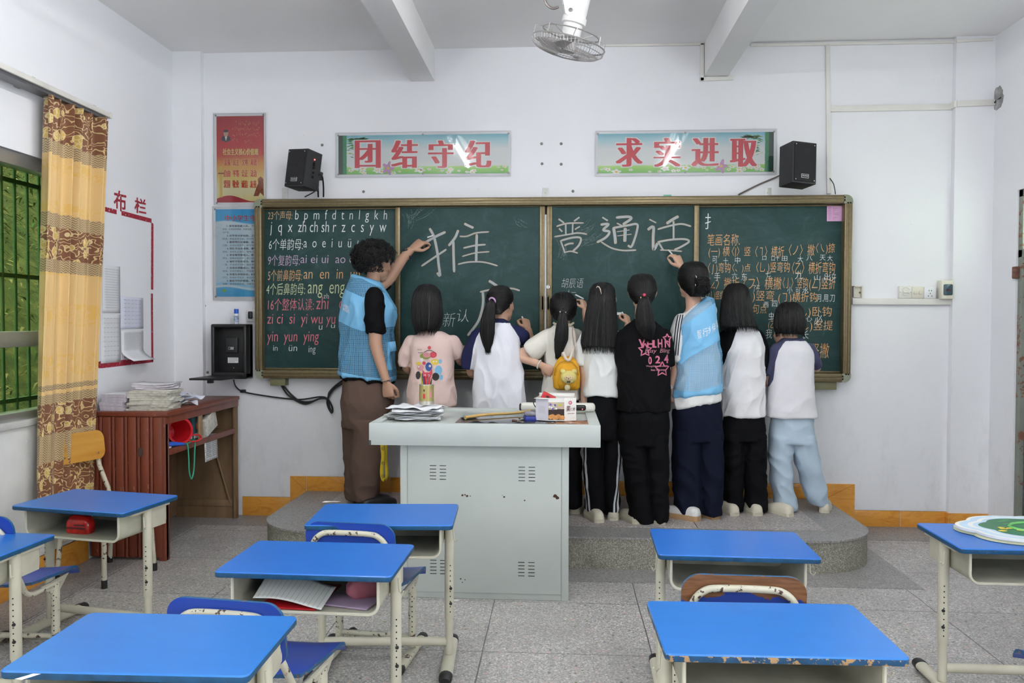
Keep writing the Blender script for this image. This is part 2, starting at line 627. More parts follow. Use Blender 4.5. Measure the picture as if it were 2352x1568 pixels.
struct('window_pane', MB().box(xf - .006, xf, WY0, WY1, WZ0, WZ1), M_GG, win)
b = MB()
yy = -3.85
while yy < WY1:
    b.tube([(xf - .11, yy, WZ0), (xf - .11, yy, WZ1)], .009, 8); yy += .105
for z in (1.02, 1.72, 2.25): b.box(xf - .125, xf - .105, WY0, WY1, z - .012, z + .012)
struct('window_bars', b, M_BAR, win)
struct('window_sill', MB().box(XL - .19, XL + .02, WY0, WY1, WZ0 - .03, WZ0 + .006, .005), M('sill_paint', (.62, .62, .60), .6, var=.1), win)

for i, xw in ((2, XL - .1), (3, XR + .1)):
    b = MB()
    for z0, z1 in ((WZ0, WZ0 + .05), (2.65, 2.7), (1.9, 1.95)): b.box(xw - .04, xw + .04, BY0, BY1, z0, z1, .004)
    for k in range(5): yy = BY0 + (BY1 - BY0 - .05) * k / 4; b.box(xw - .04, xw + .04, yy, yy + .05, WZ0, 2.7, .004)
    struct(f'window_{i}', b, M_ALU)  # unseen windows behind the camera, added to daylight the people

# door on the right ----------------------------------------------------
M_STEEL = M('galvanised_steel', (.20, .21, .225), .45, .3, var=.2, vs=30)
M_FRAME = M('rusty_frame', (.28, .30, .26), .6, .2, wear=(.22, .10, .06), wt=.55, ws=14)
b = MB()
for y0, y1, z0, z1 in ((DY0, DY0 + .05, 0, DZ), (DY1 - .05, DY1, 0, DZ), (DY0, DY1, DZ - .05, DZ), (DY0, DY1, 1.90, 1.955)):
    b.box(XR + .012, XR + .10, y0, y1, z0, z1, .004)
door = struct('door_1', b, M_FRAME)
struct('door_leaf', MB().box(XR + .04, XR + .075, DY0 + .05, DY1 - .05, .01, 1.90, .003), M_STEEL, door)
t = NT('frosted_pane')
tl = t.n('BsdfTranslucent'); tl.inputs[0].default_value = (.86, .92, .80, 1)
t.l(tl.outputs[0], t.out.inputs[0])
struct('door_transom_pane', MB().box(XR + .05, XR + .056, DY0 + .05, DY1 - .05, 1.955, DZ - .05), t.m, door)
p = at(2332, 626, x=XR)
struct('door_hinge', MB().box(XR - .018, XR + .03, p[1] - .03, p[1] + .012, p[2] - .04, p[2] + .04, .006), M('rust', (.22, .10, .07), .8, var=.2, vs=40), door)

# fluorescent lamps under the beams (they light the room and show in the posters)
M_TUBE = emit('lit_tube', (.985, .99, 1), TUBE)
M_WP = M('white_enamel', (.82, .82, .81), .4)
k = 0
for bx, side in ((-1.021, 'window side'), (1.105, 'door side')):
    for y0, row in ((-2.87, 'beside the chalkboard end'), (-5.35, 'in the middle of the room'), (-8.1, 'at the back of the room')):
        th = thing('ceiling_lamp', f'fluorescent tube lamp under the {side} beam, {row}', 'lamp', (bx, y0 + .58, BZ), group='tube lamps under the beams')
        MB().box(bx - .02, bx + .02, y0, y0 + 1.16, BZ - .028, BZ, .003).build('lamp_housing', M_WP, th)
        MB().tube([(bx, y0 + .02, BZ - .07), (bx, y0 + 1.14, BZ - .07)], .014, 12).build('lamp_tube', M_TUBE, th)
        b = MB(); b.box(bx - .014, bx + .014, y0, y0 + .022, BZ - .09, BZ - .028); b.box(bx - .014, bx + .014, y0 + 1.138, y0 + 1.16, BZ - .09, BZ - .028)
        b.build('lamp_socket', M_WP, th)
        k += 1
# ================================================================== the chalkboard
t = NT('bronze_aluminium')
co = t.co(scale=(1, 1, 1))
c = t.mix(t.step(t.noise(co, 40, 4), .3, .7), (.225, .18, .098), (.18, .14, .074))
t.base(c); t.rough(.34); t.b.inputs['Metallic'].default_value = .55
M_BRZ = t.m
t = NT('chalkboard_green')
co = t.co()
n = t.noise(t.co(scale=(1, 1, 1.6)), 2.2, 6, .7, 2.5)
n2 = t.noise(t.co(scale=(2.5, 1, .8), rot=(0, .5, 0)), 3, 8, .8, 1.)
c = t.mix(t.step(n, .45, .8), (.018, .054, .052), (.044, .092, .092))
c = t.mix(t.math('MULTIPLY', t.step(n2, .56, .85), .35), c, (.17, .24, .24))
t.base(c); t.rough(.55); t.b.inputs['Specular IOR Level'].default_value = .3
M_CB = t.m


def chalk(name, col, dens=.20):
    if name in MATS: return MATS[name]
    t = NT(name)
    co = t.co()
    n = t.noise(co, 330, 2)
    t.base(col); t.rough(.95)
    tr = t.n('BsdfTransparent'); mx = t.n('MixShader')
    t.l(t.step(n, dens, dens + .22), mx.inputs[0]); t.l(tr.outputs[0], mx.inputs[1]); t.l(t.b.outputs[0], mx.inputs[2]); t.l(mx.outputs[0], t.out.inputs[0])
    MATS[name] = t.m
    return t.m


CW, CO_, CL, CYL, CPK = chalk('chalk_white', (.76, .79, .78)), chalk('chalk_orange', (.74, .42, .20)), chalk('chalk_lilac', (.58, .43, .58)), chalk('chalk_lime', (.64, .70, .42)), chalk('chalk_pink', (.74, .20, .25))
CFILL, CEDGE = chalk('chalk_fill', (.40, .46, .48), .16), chalk('chalk_outline', (.58, .40, .26), .16)

P0, P1 = at(583, 457, y=-.10), at(1954, 878, y=-.10)
bx0, bx1, bz0, bz1 = P0[0], P1[0], P1[2], P0[2]
cb = thing('chalkboard', 'wide green sliding chalkboard with four panels in a bronze frame', 'chalkboard', ((bx0 + bx1) / 2, 0, bz0))


def bar(b, x0, x1, y0, y1, z0, z1, along):
    """ribbed aluminium bar"""
    b.box(x0, x1, y0, y1, z0, z1, .008, seg=3)
    if along == 'x':
        h = z1 - z0
        for k in (.3, .62): b.box(x0 + .01, x1 - .01, y0 - .004, y0 + .002, z0 + h * k - .004, z0 + h * k + .012, .002)
    else:
        w = x1 - x0
        for k in (.3, .62): b.box(x0 + w * k - .004, x0 + w * k + .012, y0 - .004, y0 + .002, z0 + .01, z1 - .01, .002)
b = MB()
R = .062
bar(b, bx0 + .04, bx1 - .04, -.1, 0, bz1 - .06, bz1, 'x'); bar(b, bx0 + .04, bx1 - .04, -.1, 0, bz0, bz0 + R, 'x')
bar(b, bx0, bx0 + .055, -.1, 0, bz0 + .04, bz1 - .04, 'z'); bar(b, bx1 - .055, bx1, -.1, 0, bz0 + .04, bz1 - .04, 'z')
b.build('frame', M_BRZ, cb)
b = MB()
for sx, x in ((1, bx0), (-1, bx1)):
    for sz, z in ((1, bz0), (-1, bz1)):
        q = [(0, .062)] + [(.045 - .045 * math.cos(a), .045 - .045 * math.sin(a)) for a in np.linspace(0, PI / 2, 7)] + [(.062, 0), (.062, .062)]
        b.prism([(p[0] * sx, p[1] * sz) for p in q], (x, -.104, z), X, Z, (0, .1, 0))
b.build('corner_cap', M('corner_grey_green', (.26, .28, .20), .5), cb)
b = MB()
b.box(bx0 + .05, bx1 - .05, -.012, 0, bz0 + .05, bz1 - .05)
b.build('back_sheet', M('channel_bronze', (.16, .13, .08), .5, .4), cb)  # dark bronze sheet behind the panels
# the inner rails of the fixed panels and four writing surfaces
yo, yi = -.035, -.062
def panel(name, ua, ub, va, vb, y, stiles, label):
    a, c = at(ua, vb, y=y), at(ub, va, y=y)
    o = MB().box(a[0], c[0], y, y + .012, a[2], c[2], .001).build(name, M_CB, cb)
    o['label'] = label
    b = MB()
    l, r = stiles
    zt, zb = bz1 - .062, bz0 + .062
    b.box(a[0] - l, c[0] + r, y - .008, y + .012, c[2], min(c[2] + .052, zt), .003); b.box(a[0] - l, c[0] + r, y - .008, y + .012, max(a[2] - .05, zb), a[2], .003)
    if l: b.box(a[0] - l, a[0], y - .012, y + .012, zb, zt, .003)
    if r: b.box(c[0], c[0] + r, y - .012, y + .012, zb, zt, .003)
    b.build('panel_frame', M_BRZ, o)
    return o, a, c
pa, a1, c1 = panel('fixed_panel', 604, 930, 480, 844, yo, (.02, 0), 'fixed chalkboard panel at the window end, written with pinyin')
pd, a4, c4 = panel('fixed_panel', 1590, 1936, 473, 850, yo, (0, .02), 'fixed chalkboard panel at the door end, written with stroke names')
pb, a2, c2 = panel('sliding_panel', 920, 1240, 475, 847, yi, (.036, .036), 'sliding panel with the first large outlined characters')
pc, a3, c3 = panel('sliding_panel', 1267, 1594, 473, 848, yi, (.036, .036), 'sliding panel with three large outlined characters')
p, q = at(1250.8, 480, y=-.058), at(1254.6, 800, y=-.058)
MB().box(p[0], q[0], -.06, -.055, bz0 + .07, p[2] - .04).build('gap_strip', M('white_edge', (.9, .9, .9), .4), cb)
b = MB()
p = at(1259, 659, y=-.076)
b.lathe([(.0, .008), (.012, .008), (.015, 0), (.015, -.01)], p, 16, axis=(0, -1, 0))
b.box(p[0] - .002, p[0] + .002, p[1] - .01, p[1] - .007, p[2] - .007, p[2] + .007, m=1)
b.build('lock', [M('chrome', (.7, .7, .7), .15, 1.), MK], cb)
for u in (1246, 1259):
    p = at(u, 696, y=-.076); b = MB()
    pts = [(p[0] + .011 * math.cos(a), p[1], p[2] + (.045 if math.sin(a) > 0 else -.045) + .011 * math.sin(a)) for a in np.linspace(0, 2 * PI, 16, False)]
    b.tube(pts, .0025, 6, closed=True, up=Y); b.box(p[0] - .008, p[0] + .008, p[1] + .002, p[1] + .006, p[2] - .05, p[2] + .05, .003)
    b.build('handle', M_BRZ, cb)
b = MB()
for u in (655, 1253, 1764):
    p = at(u, 446, y=0); b.box(p[0] - .022, p[0] + .022, -.006, 0, p[2] - .05, p[2] + .045, .001)
    b.lathe([(0, .004), (.007, .003), (.008, 0)], (p[0], -.006, p[2] + .012), 10, axis=(0, -1, 0))
b.build('mounting_plate', M('zinc', (.68, .70, .66), .45, .3, var=.08), cb)
b = MB()
for u0, u1 in ((620, 655), (1872, 1922)):
    p, q = at(u0, 877, y=-.08), at(u1, 877, y=-.08); b.box(p[0], q[0], -.08, 0, bz0 - .055, bz0 + .002, .003)
b.build('bracket', M('olive_bracket', (.20, .19, .10), .5), cb)

# writing ---------------------------------------------------------------
def write(items, y, mat, parent, bold=-.007, shear=.06, part='chalk_lettering', lab=None):
    for s, u0, u1, v0, v1 in items:
        b = MB(); text_px(b, s, u0, u1, v0, v1, y, bold, shear)
        o = b.build(part, mat, parent, smooth=0)
        if lab: o['label'] = lab
ya = yo - .0012
write([('b  p  m  f  d  t  n  l  g  k  h', 677, 888, 482, 511), ('j  q  x  zh ch sh r  z  c  s  y  w', 620, 886, 508, 541), ('6个单韵母:', 617, 695, 548, 574), ('a  o  e  i  u  ü', 697, 806, 548, 568), ('ˊ ˋ', 820, 834, 552, 566)], ya, CW, pa, lab='white chalk writing')
write([('23个声母:', 615, 671, 484, 505), ('5个前鼻韵母:', 615, 693, 619, 645), ('an  en  in  un', 697, 826, 618, 640)], ya, CO_, pa, lab='orange chalk letters')
write([('9个复韵母:', 615, 688, 585, 610), ('ai ei ui  ao ou', 690, 826, 586, 604)], ya, CL, pa, lab='lilac chalk letters')
write([('4个后鼻韵母:', 611, 700, 650, 677), ('ang  eng', 706, 790, 653, 684)], ya, CYL, pa, lab='lime chalk letters')
write([('16个整体认读:', 615, 720, 685, 713), ('zhi   chi', 726, 806, 681, 710), ('zi ci  si  yi wu yu', 613, 769, 721, 751), ('yin  yun  ying', 613, 731, 761, 792)], ya, CPK, pa, lab='pink chalk letters')
write([('zh', 743, 755, 674, 685), ('u', 732, 740, 747, 757), ('ü', 760, 769, 742, 753), ('in', 627, 637, 793, 805), ('ün', 663, 682, 792, 806), ('ing', 708, 724, 794, 814)], ya, CW, pa, -.01, lab='small white chalk letters')
write([('笔画名称.', 1624, 1699, 537, 564), ('(一) 横', 1627, 1675, 566, 592), ('〈|〉竖', 1680, 1723, 566, 591), ('〈㇕〉横折', 1734, 1800, 565, 590), ('〈ノ〉撇', 1811, 1870, 561, 587), ('〈㇏)捺', 1873, 1917, 558, 584),
       ('〈 J )弯钩', 1625, 1677, 603, 630), ('〈、)点', 1681, 1723, 605, 627), ('〈乚 )竖弯钩', 1736, 1813, 601, 629), ('〈乙〉横折弯钩', 1818, 1917, 601, 629),
       ('〈∠〉撇折', 1624, 1697, 637, 664), ('〈フ〉横撇', 1707, 1794, 636, 665), ('〈亅〉竖钩', 1797, 1855, 637, 662), ('(ㄥ)竖折', 1858, 1918, 637, 668),
       ('(㇄)竖提', 1627, 1662, 668, 690), ('(ㄥ)竖弯', 1700, 1777, 667, 694), ('(㇆)横折钩', 1787, 1876, 671, 697), ('句点', 1728, 1760, 697, 720), ('(乚)卧钩', 1825, 1909, 704, 730), ('(乙)提', 1764, 1800, 735, 757), ('(し)竖提', 1830, 1912, 736, 762), ('竖撇', 1860, 1903, 788, 822)],
      ya, CO_, pd, lab='orange chalk characters')
write([('可', 1636, 1647, 588, 604), ('十', 1661, 1672, 592, 606), ('中', 1688, 1700, 590, 605), ('口', 1751, 1760, 588, 597), ('口十', 1772, 1790, 586, 599), ('田', 1796, 1808, 588, 599), ('大', 1832, 1844, 588, 602), ('八', 1852, 1866, 588, 598), ('天', 1883, 1896, 585, 598), ('大', 1900, 1912, 586, 599),
       ('手', 1640, 1654, 626, 645), ('六', 1681, 1693, 626, 640), ('东', 1703, 1715, 627, 644), ('七', 1758, 1770, 622, 636), ('九', 1826, 1844, 622, 641), ('山', 1870, 1884, 631, 643), ('出', 1893, 1907, 628, 643), ('牙', 1909, 1920, 630, 647),
       ('了子', 1729, 1745, 655, 669), ('小', 1808, 1820, 659, 673), ('可', 1827, 1838, 660, 674), ('水', 1843, 1857, 660, 673), ('月.用.刀', 1876, 1917, 676, 693), ('西', 1754, 1765, 693, 706), ('四', 1773, 1785, 690, 704), ('虫', 1765, 1778, 717, 735), ('子', 1722, 1733, 723, 736), ('心', 1850, 1865, 725, 738), ('必', 1871, 1889, 722, 746), ('我', 1759, 1773, 756, 777), ('家', 1778, 1792, 760, 778), ('长', 1841, 1857, 758, 778), ('扌', 1619, 1632, 490, 526)],
      ya, CW, pd, -.008, .03, lab='white chalk characters')

def strokes(name, ox, oy, sc, lst, y, parent, w=.0145):
    """hand drawn characters: grey chalk strokes outlined in orange; lst holds pixel polylines of a crop"""
    b = MB()
    for i, st in enumerate(lst):
        wk = w * (st[0] if isinstance(st[0], (int, float)) else 1)
        pts = st[1:] if isinstance(st[0], (int, float)) else st
        P = [at(ox + p[0] / sc, oy + p[1] / sc, y=y) for p in pts]
        # widen ends for the outline
        d0 = P[0] - P[1]; d1 = P[-1] - P[-2]
        Q = [P[0] + d0 / np.linalg.norm(d0) * .004] + P[1:-1] + [P[-1] + d1 / np.linalg.norm(d1) * .004]
        ribbon(b, [q + np.array([0, -.0004 - i * 2e-5, 0]) for q in Q], wk + .0045, (0, -1, 0), 1)
        ribbon(b, [q + np.array([.0008, -.0015 - i * 2e-5, -.0006]) for q in P], wk, (0, -1, 0), 0)
    o = b.build(name, [CFILL, CEDGE], parent, smooth=0)
    o['label'] = 'large grey chalk characters outlined in orange'
yb_ = yi - .001
strokes('chalk_character', 900, 400, 5.2275, [
    [(330, 865), (500, 762), (640, 695)], [(455, 655), (505, 750), (545, 930), (562, 1080), (578, 1215), (548, 1185)], [.7, (360, 1100), (530, 985), (650, 905)],
    [(795, 675), (760, 760), (685, 855)], [(738, 800), (742, 1000), (748, 1170)], [.9, (875, 595), (925, 620), (975, 642)],
    [.5, (820, 745), (900, 745), (1010, 705), (1160, 692)], [1, (1020, 725), (1015, 900), (1013, 1045)], [.6, (865, 885), (1000, 855), (1120, 845)], [.4, (850, 985), (1000, 945), (1165, 930)], [.5, (800, 1080), (920, 1055), (1100, 1055), (1265, 1098)],
    [(1170, 1282), (1225, 1315), (1280, 1355)], [.6, (1065, 1412), (1200, 1385), (1420, 1370), (1530, 1395)]], yb_, pb)
strokes('chalk_character', 1040, 620, 4.6125, [[(318, 235), (322, 330), (305, 440), (260, 560), (160, 690)]], yb_, pb)
strokes('chalk_character', 1240, 400, 5.2275, [
    [(230, 540), (285, 580)], [(470, 520), (415, 560)], [.5, (205, 625), (330, 590), (520, 585)], [(310, 610), (312, 720)], [(395, 600), (392, 720)], [(235, 655), (265, 685)], [.8, (475, 630), (425, 660)], [.5, (180, 750), (330, 725), (460, 705), (560, 720)],
    [(250, 800), (300, 940)], [.7, (260, 795), (400, 760), (490, 768), (470, 850), (400, 920)], [.6, (300, 855), (345, 835), (400, 830)], [.4, (295, 940), (370, 925), (450, 945)],
    [(755, 520), (810, 555)], [.9, (735, 605), (825, 600), (760, 670), (835, 690), (790, 760), (690, 815)], [.5, (740, 815), (860, 885), (1000, 915), (1150, 910)], [(920, 520), (1060, 510), (1095, 535), (1000, 600)], [.8, (930, 590), (1000, 625)],
    [1.2, (885, 645), (900, 740), (908, 830)], [.8, (880, 645), (1050, 615), (1165, 600), (1165, 680), (1130, 800), (1095, 872), (1062, 855)], [.4, (930, 690), (1070, 670)], [.4, (935, 740), (1095, 720)], [1.3, (1025, 650), (1022, 730), (1020, 805)],
    [.8, (1320, 545), (1390, 580)], [1.1, (1300, 665), (1362, 632), (1360, 760), (1365, 905), (1410, 830)], [1.1, (1660, 508), (1600, 540), (1525, 590)], [.6, (1420, 660), (1560, 620), (1700, 597), (1810, 625)], [1.2, (1605, 570), (1605, 770)],
    [1.1, (1420, 810), (1480, 910)], [.7, (1425, 812), (1580, 785), (1740, 780), (1790, 810), (1700, 868), (1620, 905)], [.4, (1450, 910), (1570, 915), (1700, 925)]], yb_, pc)
yc_ = yi - .001
write([('新', 1016, 1043, 718, 750), ('认', 1047, 1076, 710, 739)], yc_, CW, pb, -.02, .15, lab='small white chalk characters')
write([('胡辰语', 1289, 1338, 639, 661), ('人一', 1300, 1322, 665, 678), ('一', 1412, 1427, 717, 723)], yc_, CW, pc, -.02, .15, lab='small white chalk characters')
# eraser smears
b = MB()
r2 = random.Random(5)
for (u, v, L, a) in ((935, 520, 40, 1.2), (950, 500, 60, .5), (1190, 505, 25, -1.), (1290, 590, 50, 1.2), (1340, 560, 60, .25), (1330, 530, 50, .3)):
    for k in range(9):
        u0, v0 = u + r2.uniform(-9, 9), v + r2.uniform(-9, 9); aa = a + r2.uniform(-.2, .2); l = L * r2.uniform(.5, 1)
        P = [at(u0 + math.cos(aa + .35 * t_) * l * t_, v0 - math.sin(aa + .35 * t_) * l * t_ * .8, y=yi - .0008 - k * 1e-5) for t_ in (0, .33, .66, 1)]
        ribbon(b, P, .004 * r2.uniform(.5, 1.6), (0, -1, 0))
b.build('chalk_smear', chalk('chalk_haze', (.20, .28, .26), .42), cb, smooth=0)['label'] = 'faint chalk smears on the sliding panels'
# pink notice
p, q = at(1899, 508, y=yo - .002), at(1935, 472, y=yo - .002)
t = NT('pink_paper'); co = t.co(); t.base(t.mix(t.step(t.noise(co, 12, 4), .4, .7), (.70, .42, .62), (.60, .33, .55))); t.rough(.8); M_PKP = t.m
n_ = MB().box(p[0], q[0], yo - .004, yo - .0018, p[2], q[2]).build('pink_notice', M_PKP)
tag(n_, 'square pink paper notice stuck in the top corner of the chalkboard', 'notice')
b = MB()
for i in range(9):
    z = q[2] - .012 - i * .0105
    for x0, x1 in ((p[0] + .008, p[0] + .03), (p[0] + .04, p[0] + .04 + .05 * r2.random())): b.box(x0, x1, yo - .0046, yo - .004, z, z + .002)
b.build('print', M('mauve_ink', (.34, .14, .32), .8), n_, smooth=0)
p = at(1524, 443, y=-.05)
c_ = MB().tube([(p[0], p[1], bz1 + .008), (p[0] + .055, p[1], bz1 + .008)], .008, 10).build('chalk_stick', M('green_chalk', (.22, .62, .42), .9))
tag(c_, 'pale green chalk stick lying on top of the chalkboard frame', 'chalk')

# ================================================================== posters
M_PRW = M('print_white', (.86, .87, .85), .12, var=0)
def cover(parent, x0, x1, z0, z1):
    t = MATS.get('acrylic')
    if t is None:
        q = NT('acrylic'); tr = q.n('BsdfTransparent'); tr.inputs[0].default_value = (1, 1, 1, 1); gl = q.n('BsdfGlossy'); gl.inputs['Roughness'].default_value = .02
        mx = q.n('MixShader'); fr = q.n('Fresnel'); fr.inputs[0].default_value = 1.45
        q.l(fr.outputs[0], mx.inputs[0]); q.l(tr.outputs[0], mx.inputs[1]); q.l(gl.outputs[0], mx.inputs[2]); q.l(mx.outputs[0], q.out.inputs[0])
        t = MATS['acrylic'] = q.m
    MB().box(x0, x1, -.011, -.008, z0, z1).build('acrylic_cover', t, parent)
    b = MB(); e = .0016
    for a in ((x0, x1, z0, z0 + e), (x0, x1, z1 - e, z1), (x0, x0 + e, z0, z1), (x1 - e, x1, z0, z1)): b.box(a[0], a[1], -.0122, -.0072, a[2], a[3])
    b.build('cover_edge', M('acrylic_edge', (.64, .65, .66), .3), parent)
def pins(parent, pts):
    b = MB()
    for x, z in pts: b.lathe([(0, .004), (.006, .003), (.007, 0)], (x, -.011, z), 10, axis=(0, -1, 0))
    b.build('mirror_screw', M('steel_pin', (.35, .33, .33), .35, .8), parent)

def sky_print(name, z0, z1):
    t = NT(name); z = t.sep(t.co())[2]
    f = t.math('DIVIDE', t.math('SUBTRACT', z, z0), z1 - z0)
    c = t.ramp(f, [(0, (.17, .52, .10)), (.12, (.30, .66, .10)), (.185, (.46, .72, .20)), (.20, (.78, .82, .79)), (.62, (.78, .82, .82)), (.85, (.42, .70, .76)), (1, (.16, .50, .62))])
    t.base(c); t.rough(.3)
    return t.m


def banner(label, txt, u0, u1, v0, v1, cu, flip):
    a, c = at(u0, v1, y=0), at(u1, v0, y=0)
    x0, x1, z0, z1 = a[0], c[0], a[2], c[2]
    w, h = x1 - x0, z1 - z0
    th = thing('slogan_banner', label, 'poster', ((x0 + x1) / 2, 0, z0), group='slogan banners above the chalkboard')
    MB().box(x0, x1, -.004, 0, z0, z1).build('printed_sheet', sky_print('banner_print', 0, h), th)
    fx = (lambda p: x1 - p) if flip else (lambda p: x0 + p)
    # daisies and bamboo printed on the sheet
    b = MB(); r = random.Random(11 + flip)
    for i in range(34):
        px, pz = r.uniform(.06, .98) * w, r.uniform(.02, .17) * h
        s = r.uniform(.010, .02) if i > 7 else r.uniform(.018, .034)
        cc = (fx(px), -.0046 - i * 1e-5, z0 + pz)
        disc(b, cc, X, Z, s, s * .6, 0, 20, .3, i); disc(b, (cc[0], cc[1] - 8e-5, cc[2]), X, Z, s * .38, s * .22, 1)
    cc = (fx(w * .295), -.0056, z0 + .15 * h); disc(b, cc, X, Z, .036, .04, 2, 36, .35); disc(b, (cc[0], -.0057, cc[2]), X, Z, .011, .009, 1)
    b.box(*sorted((fx(.0), fx(.045 * w))), -.0052, -.0042, z0, z1, m=4)
    for px, ww in ((.03, .022),):
        for k in range(4): b.box(*sorted((fx(px * w - .004), fx((px + ww) * w - .004))), -.0056, -.0045, z0 + k * h / 4 + .002, z0 + (k + 1) * h / 4 - .001, m=3)
    for i in range(60):
        px, pz, an, L = r.uniform(.045, .15) * w, r.uniform(.45, 1) * h, r.uniform(-.6, .5), r.uniform(.03, .06)
        if px > .1 * w: pz = r.uniform(.85, .98) * h
        L = min(L, (px / w) * w)
        d = np.array([math.cos(an), math.sin(an)]); sgn = -1 if flip else 1
        z_ = min(max(z0 + pz, z0 + .04), z1 - .03)
        p0 = np.array([fx(px), -.0058, z_]); tip = p0 + np.array([sgn * d[0] * L, 0, d[1] * L * .8]); md = (p0 + tip) / 2 + np.array([-d[1], 0, d[0]]) * L * .10; m2 = (p0 + tip) / 2 - np.array([-d[1], 0, d[0]]) * L * .10
        tip[2] = min(tip[2], z1 - .002)
        b.add([p0, md, tip, m2], [[0, 1, 2, 3]], 3 if i % 3 else 5)
    b.build('printed_flowers', [M_PRW, M('print_yellow', (.72, .50, .03), .3, var=0), M('print_mauve', (.55, .28, .50), .3, var=0), M('print_bamboo', (.03, .30, .12), .3, var=.1), M('print_dark_green', (.02, .07, .05), .3), M('print_lime', (.25, .55, .05), .3, var=0)], th, smooth=0)
    # heavy lettering: vertical strokes thickened by shifted copies
    b = MB()
    for ch, (cu0, cu1, cv0, cv1) in zip(txt, cu):
        p, q = at(cu0, cv1, y=0), at(cu1, cv0, y=0)
        for k, dx in enumerate(np.linspace(-.012, .012, 7)):
            text_in(b, ch, (p[0] + .017 + dx, -.0068 - k * 3e-5, p[2]), X, Z, q[0] - p[0] - .034, q[2] - p[2], -.006, 0, 0)
        for k, dx in enumerate(np.linspace(-.02, .02, 7)):
            for j, dz in enumerate((-.006, .006)): text_in(b, ch, (p[0] + .017 + dx, -.0062 - k * 2e-5 - j * 1e-5, p[2] + dz), X, Z, q[0] - p[0] - .034, q[2] - p[2], .006, 0, 1)
    b.build('red_lettering', [M('print_red', (.66, .03, .05), .3, var=0), M_PRW], th, smooth=0)
    cover(th, x0 - .018, x1 + .018, z0 - .022, z1 + .02)
    pins(th, [(x, z) for x in (x0, (x0 + x1) / 2, x1) for z in (z0, z1)])
    return th
s = 5.2267
ch = [((750 + a / s), (750 + b_ / s), 280 + c_ / s, 280 + d / s) for a, b_, c_, d in ((333, 662, 222, 556), (770, 1107, 218, 556), (1212, 1535, 222, 556), (1655, 1990, 222, 548))]
banner('banner of four red characters with printed bamboo at its window end', '团结守纪', 778, 1168, 307, 401, ch, False)
s = 4.055
ch = [((1340 + a / s), (1340 + b_ / s), 270 + c_ / s, 270 + d / s) for a, b_, c_, d in ((292, 560, 190, 460), (645, 912, 190, 460), (997, 1270, 190, 455), (1355, 1625, 197, 460))]
banner('banner of four red characters with printed bamboo at the door end', '求实进取', 1373, 1777, 303, 398, ch, True)

# red poster
a, c = at(499, 465, y=0), at(606, 266, y=0)
x0, x1, z0, z1 = a[0], c[0], a[2], c[2]
th = thing('red_poster', 'tall red and yellow poster listing twelve core values', 'poster', ((x0 + x1) / 2, 0, z0))
t = NT('red_print'); co = t.co(); z = t.sep(co)[2]
f = t.math('ADD', t.math('DIVIDE', t.math('SUBTRACT', z, 0.), z1 - z0), t.math('MULTIPLY', t.math('SUBTRACT', t.noise(co, 5, 3), .5), .12))
c = t.ramp(f, [(0, (.82, .70, .25)), (.14, (.86, .80, .50)), (.26, (.84, .66, .22)), (.42, (.78, .38, .08)), (.55, (.62, .07, .04)), (.7, (.58, .025, .03)), (1, (.42, .012, .025))])
t.base(c); t.rough(.45)
MB().box(x0, x1, -.004, 0, z0, z1).build('printed_sheet', t.m, th)
mR, mG = M('ink_red', (.60, .05, .03), .5, var=0), M('ink_gold', (.80, .62, .22), .5, var=0)
b = MB()
text_dbl(b, '社会主义核心价值观', 512, 593, 341, 356, -.0046, .0011, m=1)
for r_, (v0, v1, row) in enumerate(((365, 380, '富强 民主 文明 和谐'), (390, 406, '自由 平等 公正 法治'), (414, 431, '爱国 敬业 诚信 友善'))):
    for k, wd_ in enumerate(row.split()):
        text_px(b, wd_, 514.3 + k * 20.2 - r_ * .4, 529.7 + k * 20.2 - r_ * .4, v0, v1, -.0046, 0, m=2); text_dbl(b, wd_, 515 + k * 20.2 - r_ * .4, 529 + k * 20.2 - r_ * .4, v0, v1, -.0046, .0045, m=2); text_dbl(b, wd_, 515 + k * 20.2 - r_ * .4, 529 + k * 20.2 - r_ * .4, v0, v1, -.0053, .0013)
r2 = random.Random(3)
for v, u0, u1 in ((283, 541, 599), (296, 533, 599), (309, 533, 599), (322, 533, 549), (325, 560, 578)):
    u = u0
    while u < u1 - 3:                                  # illegible gold script
        for k in range(3):
            p = at(u + r2.uniform(0, 3.2), v + r2.uniform(-4, 4), y=-.0046); q = p + np.array([r2.uniform(-.006, .008), 0, r2.uniform(-.01, .01)])
            ribbon(b, [p, q], .0022, (0, -1, 0), 1, 0)
        u += 4.6
b.build('lettering', [mR, mG, M('ink_straw', (.84, .62, .24), .5, var=0)], th, smooth=0)
b = MB()                                               # small oval portrait of an unnamed man in a suit
p = at(519, 312, y=-.005); disc(b, p, X, Z, .032, .036, 2, 24); 
b.add([p + np.array(q) for q in ((-.036, -.0002, -.032), (-.03, -.0002, -.008), (-.01, -.0002, 0), (.01, -.0002, 0), (.03, -.0002, -.008), (.036, -.0002, -.032), (0, -.0002, -.048))], [[0, 1, 2, 3, 4, 5, 6]], 0)
b.add([p + np.array(q) for q in ((-.01, -.0004, 0), (.01, -.0004, 0), (0, -.0004, -.04))], [[0, 1, 2]], 3)
disc(b, p + np.array([0, -.0006, .017]), X, Z, .018, .024, 1, 20); disc(b, p + np.array([0, -.0008, .036]), X, Z, .019, .010, 0, 16)
b.build('printed_portrait', [M('suit_ink', (.03, .03, .06), .5), M('skin_ink', (.60, .36, .27), .5), M('red_ground', (.5, .03, .03), .5), M_PRW], th, smooth=0)
b = MB()
zz = lambda k: z0 + (z1 - z0) * k
wv = [(x0 + (x1 - x0) * k, -.0047, zz(.045 + .035 * math.sin(k * 6))) for k in np.linspace(0, 1, 14)]
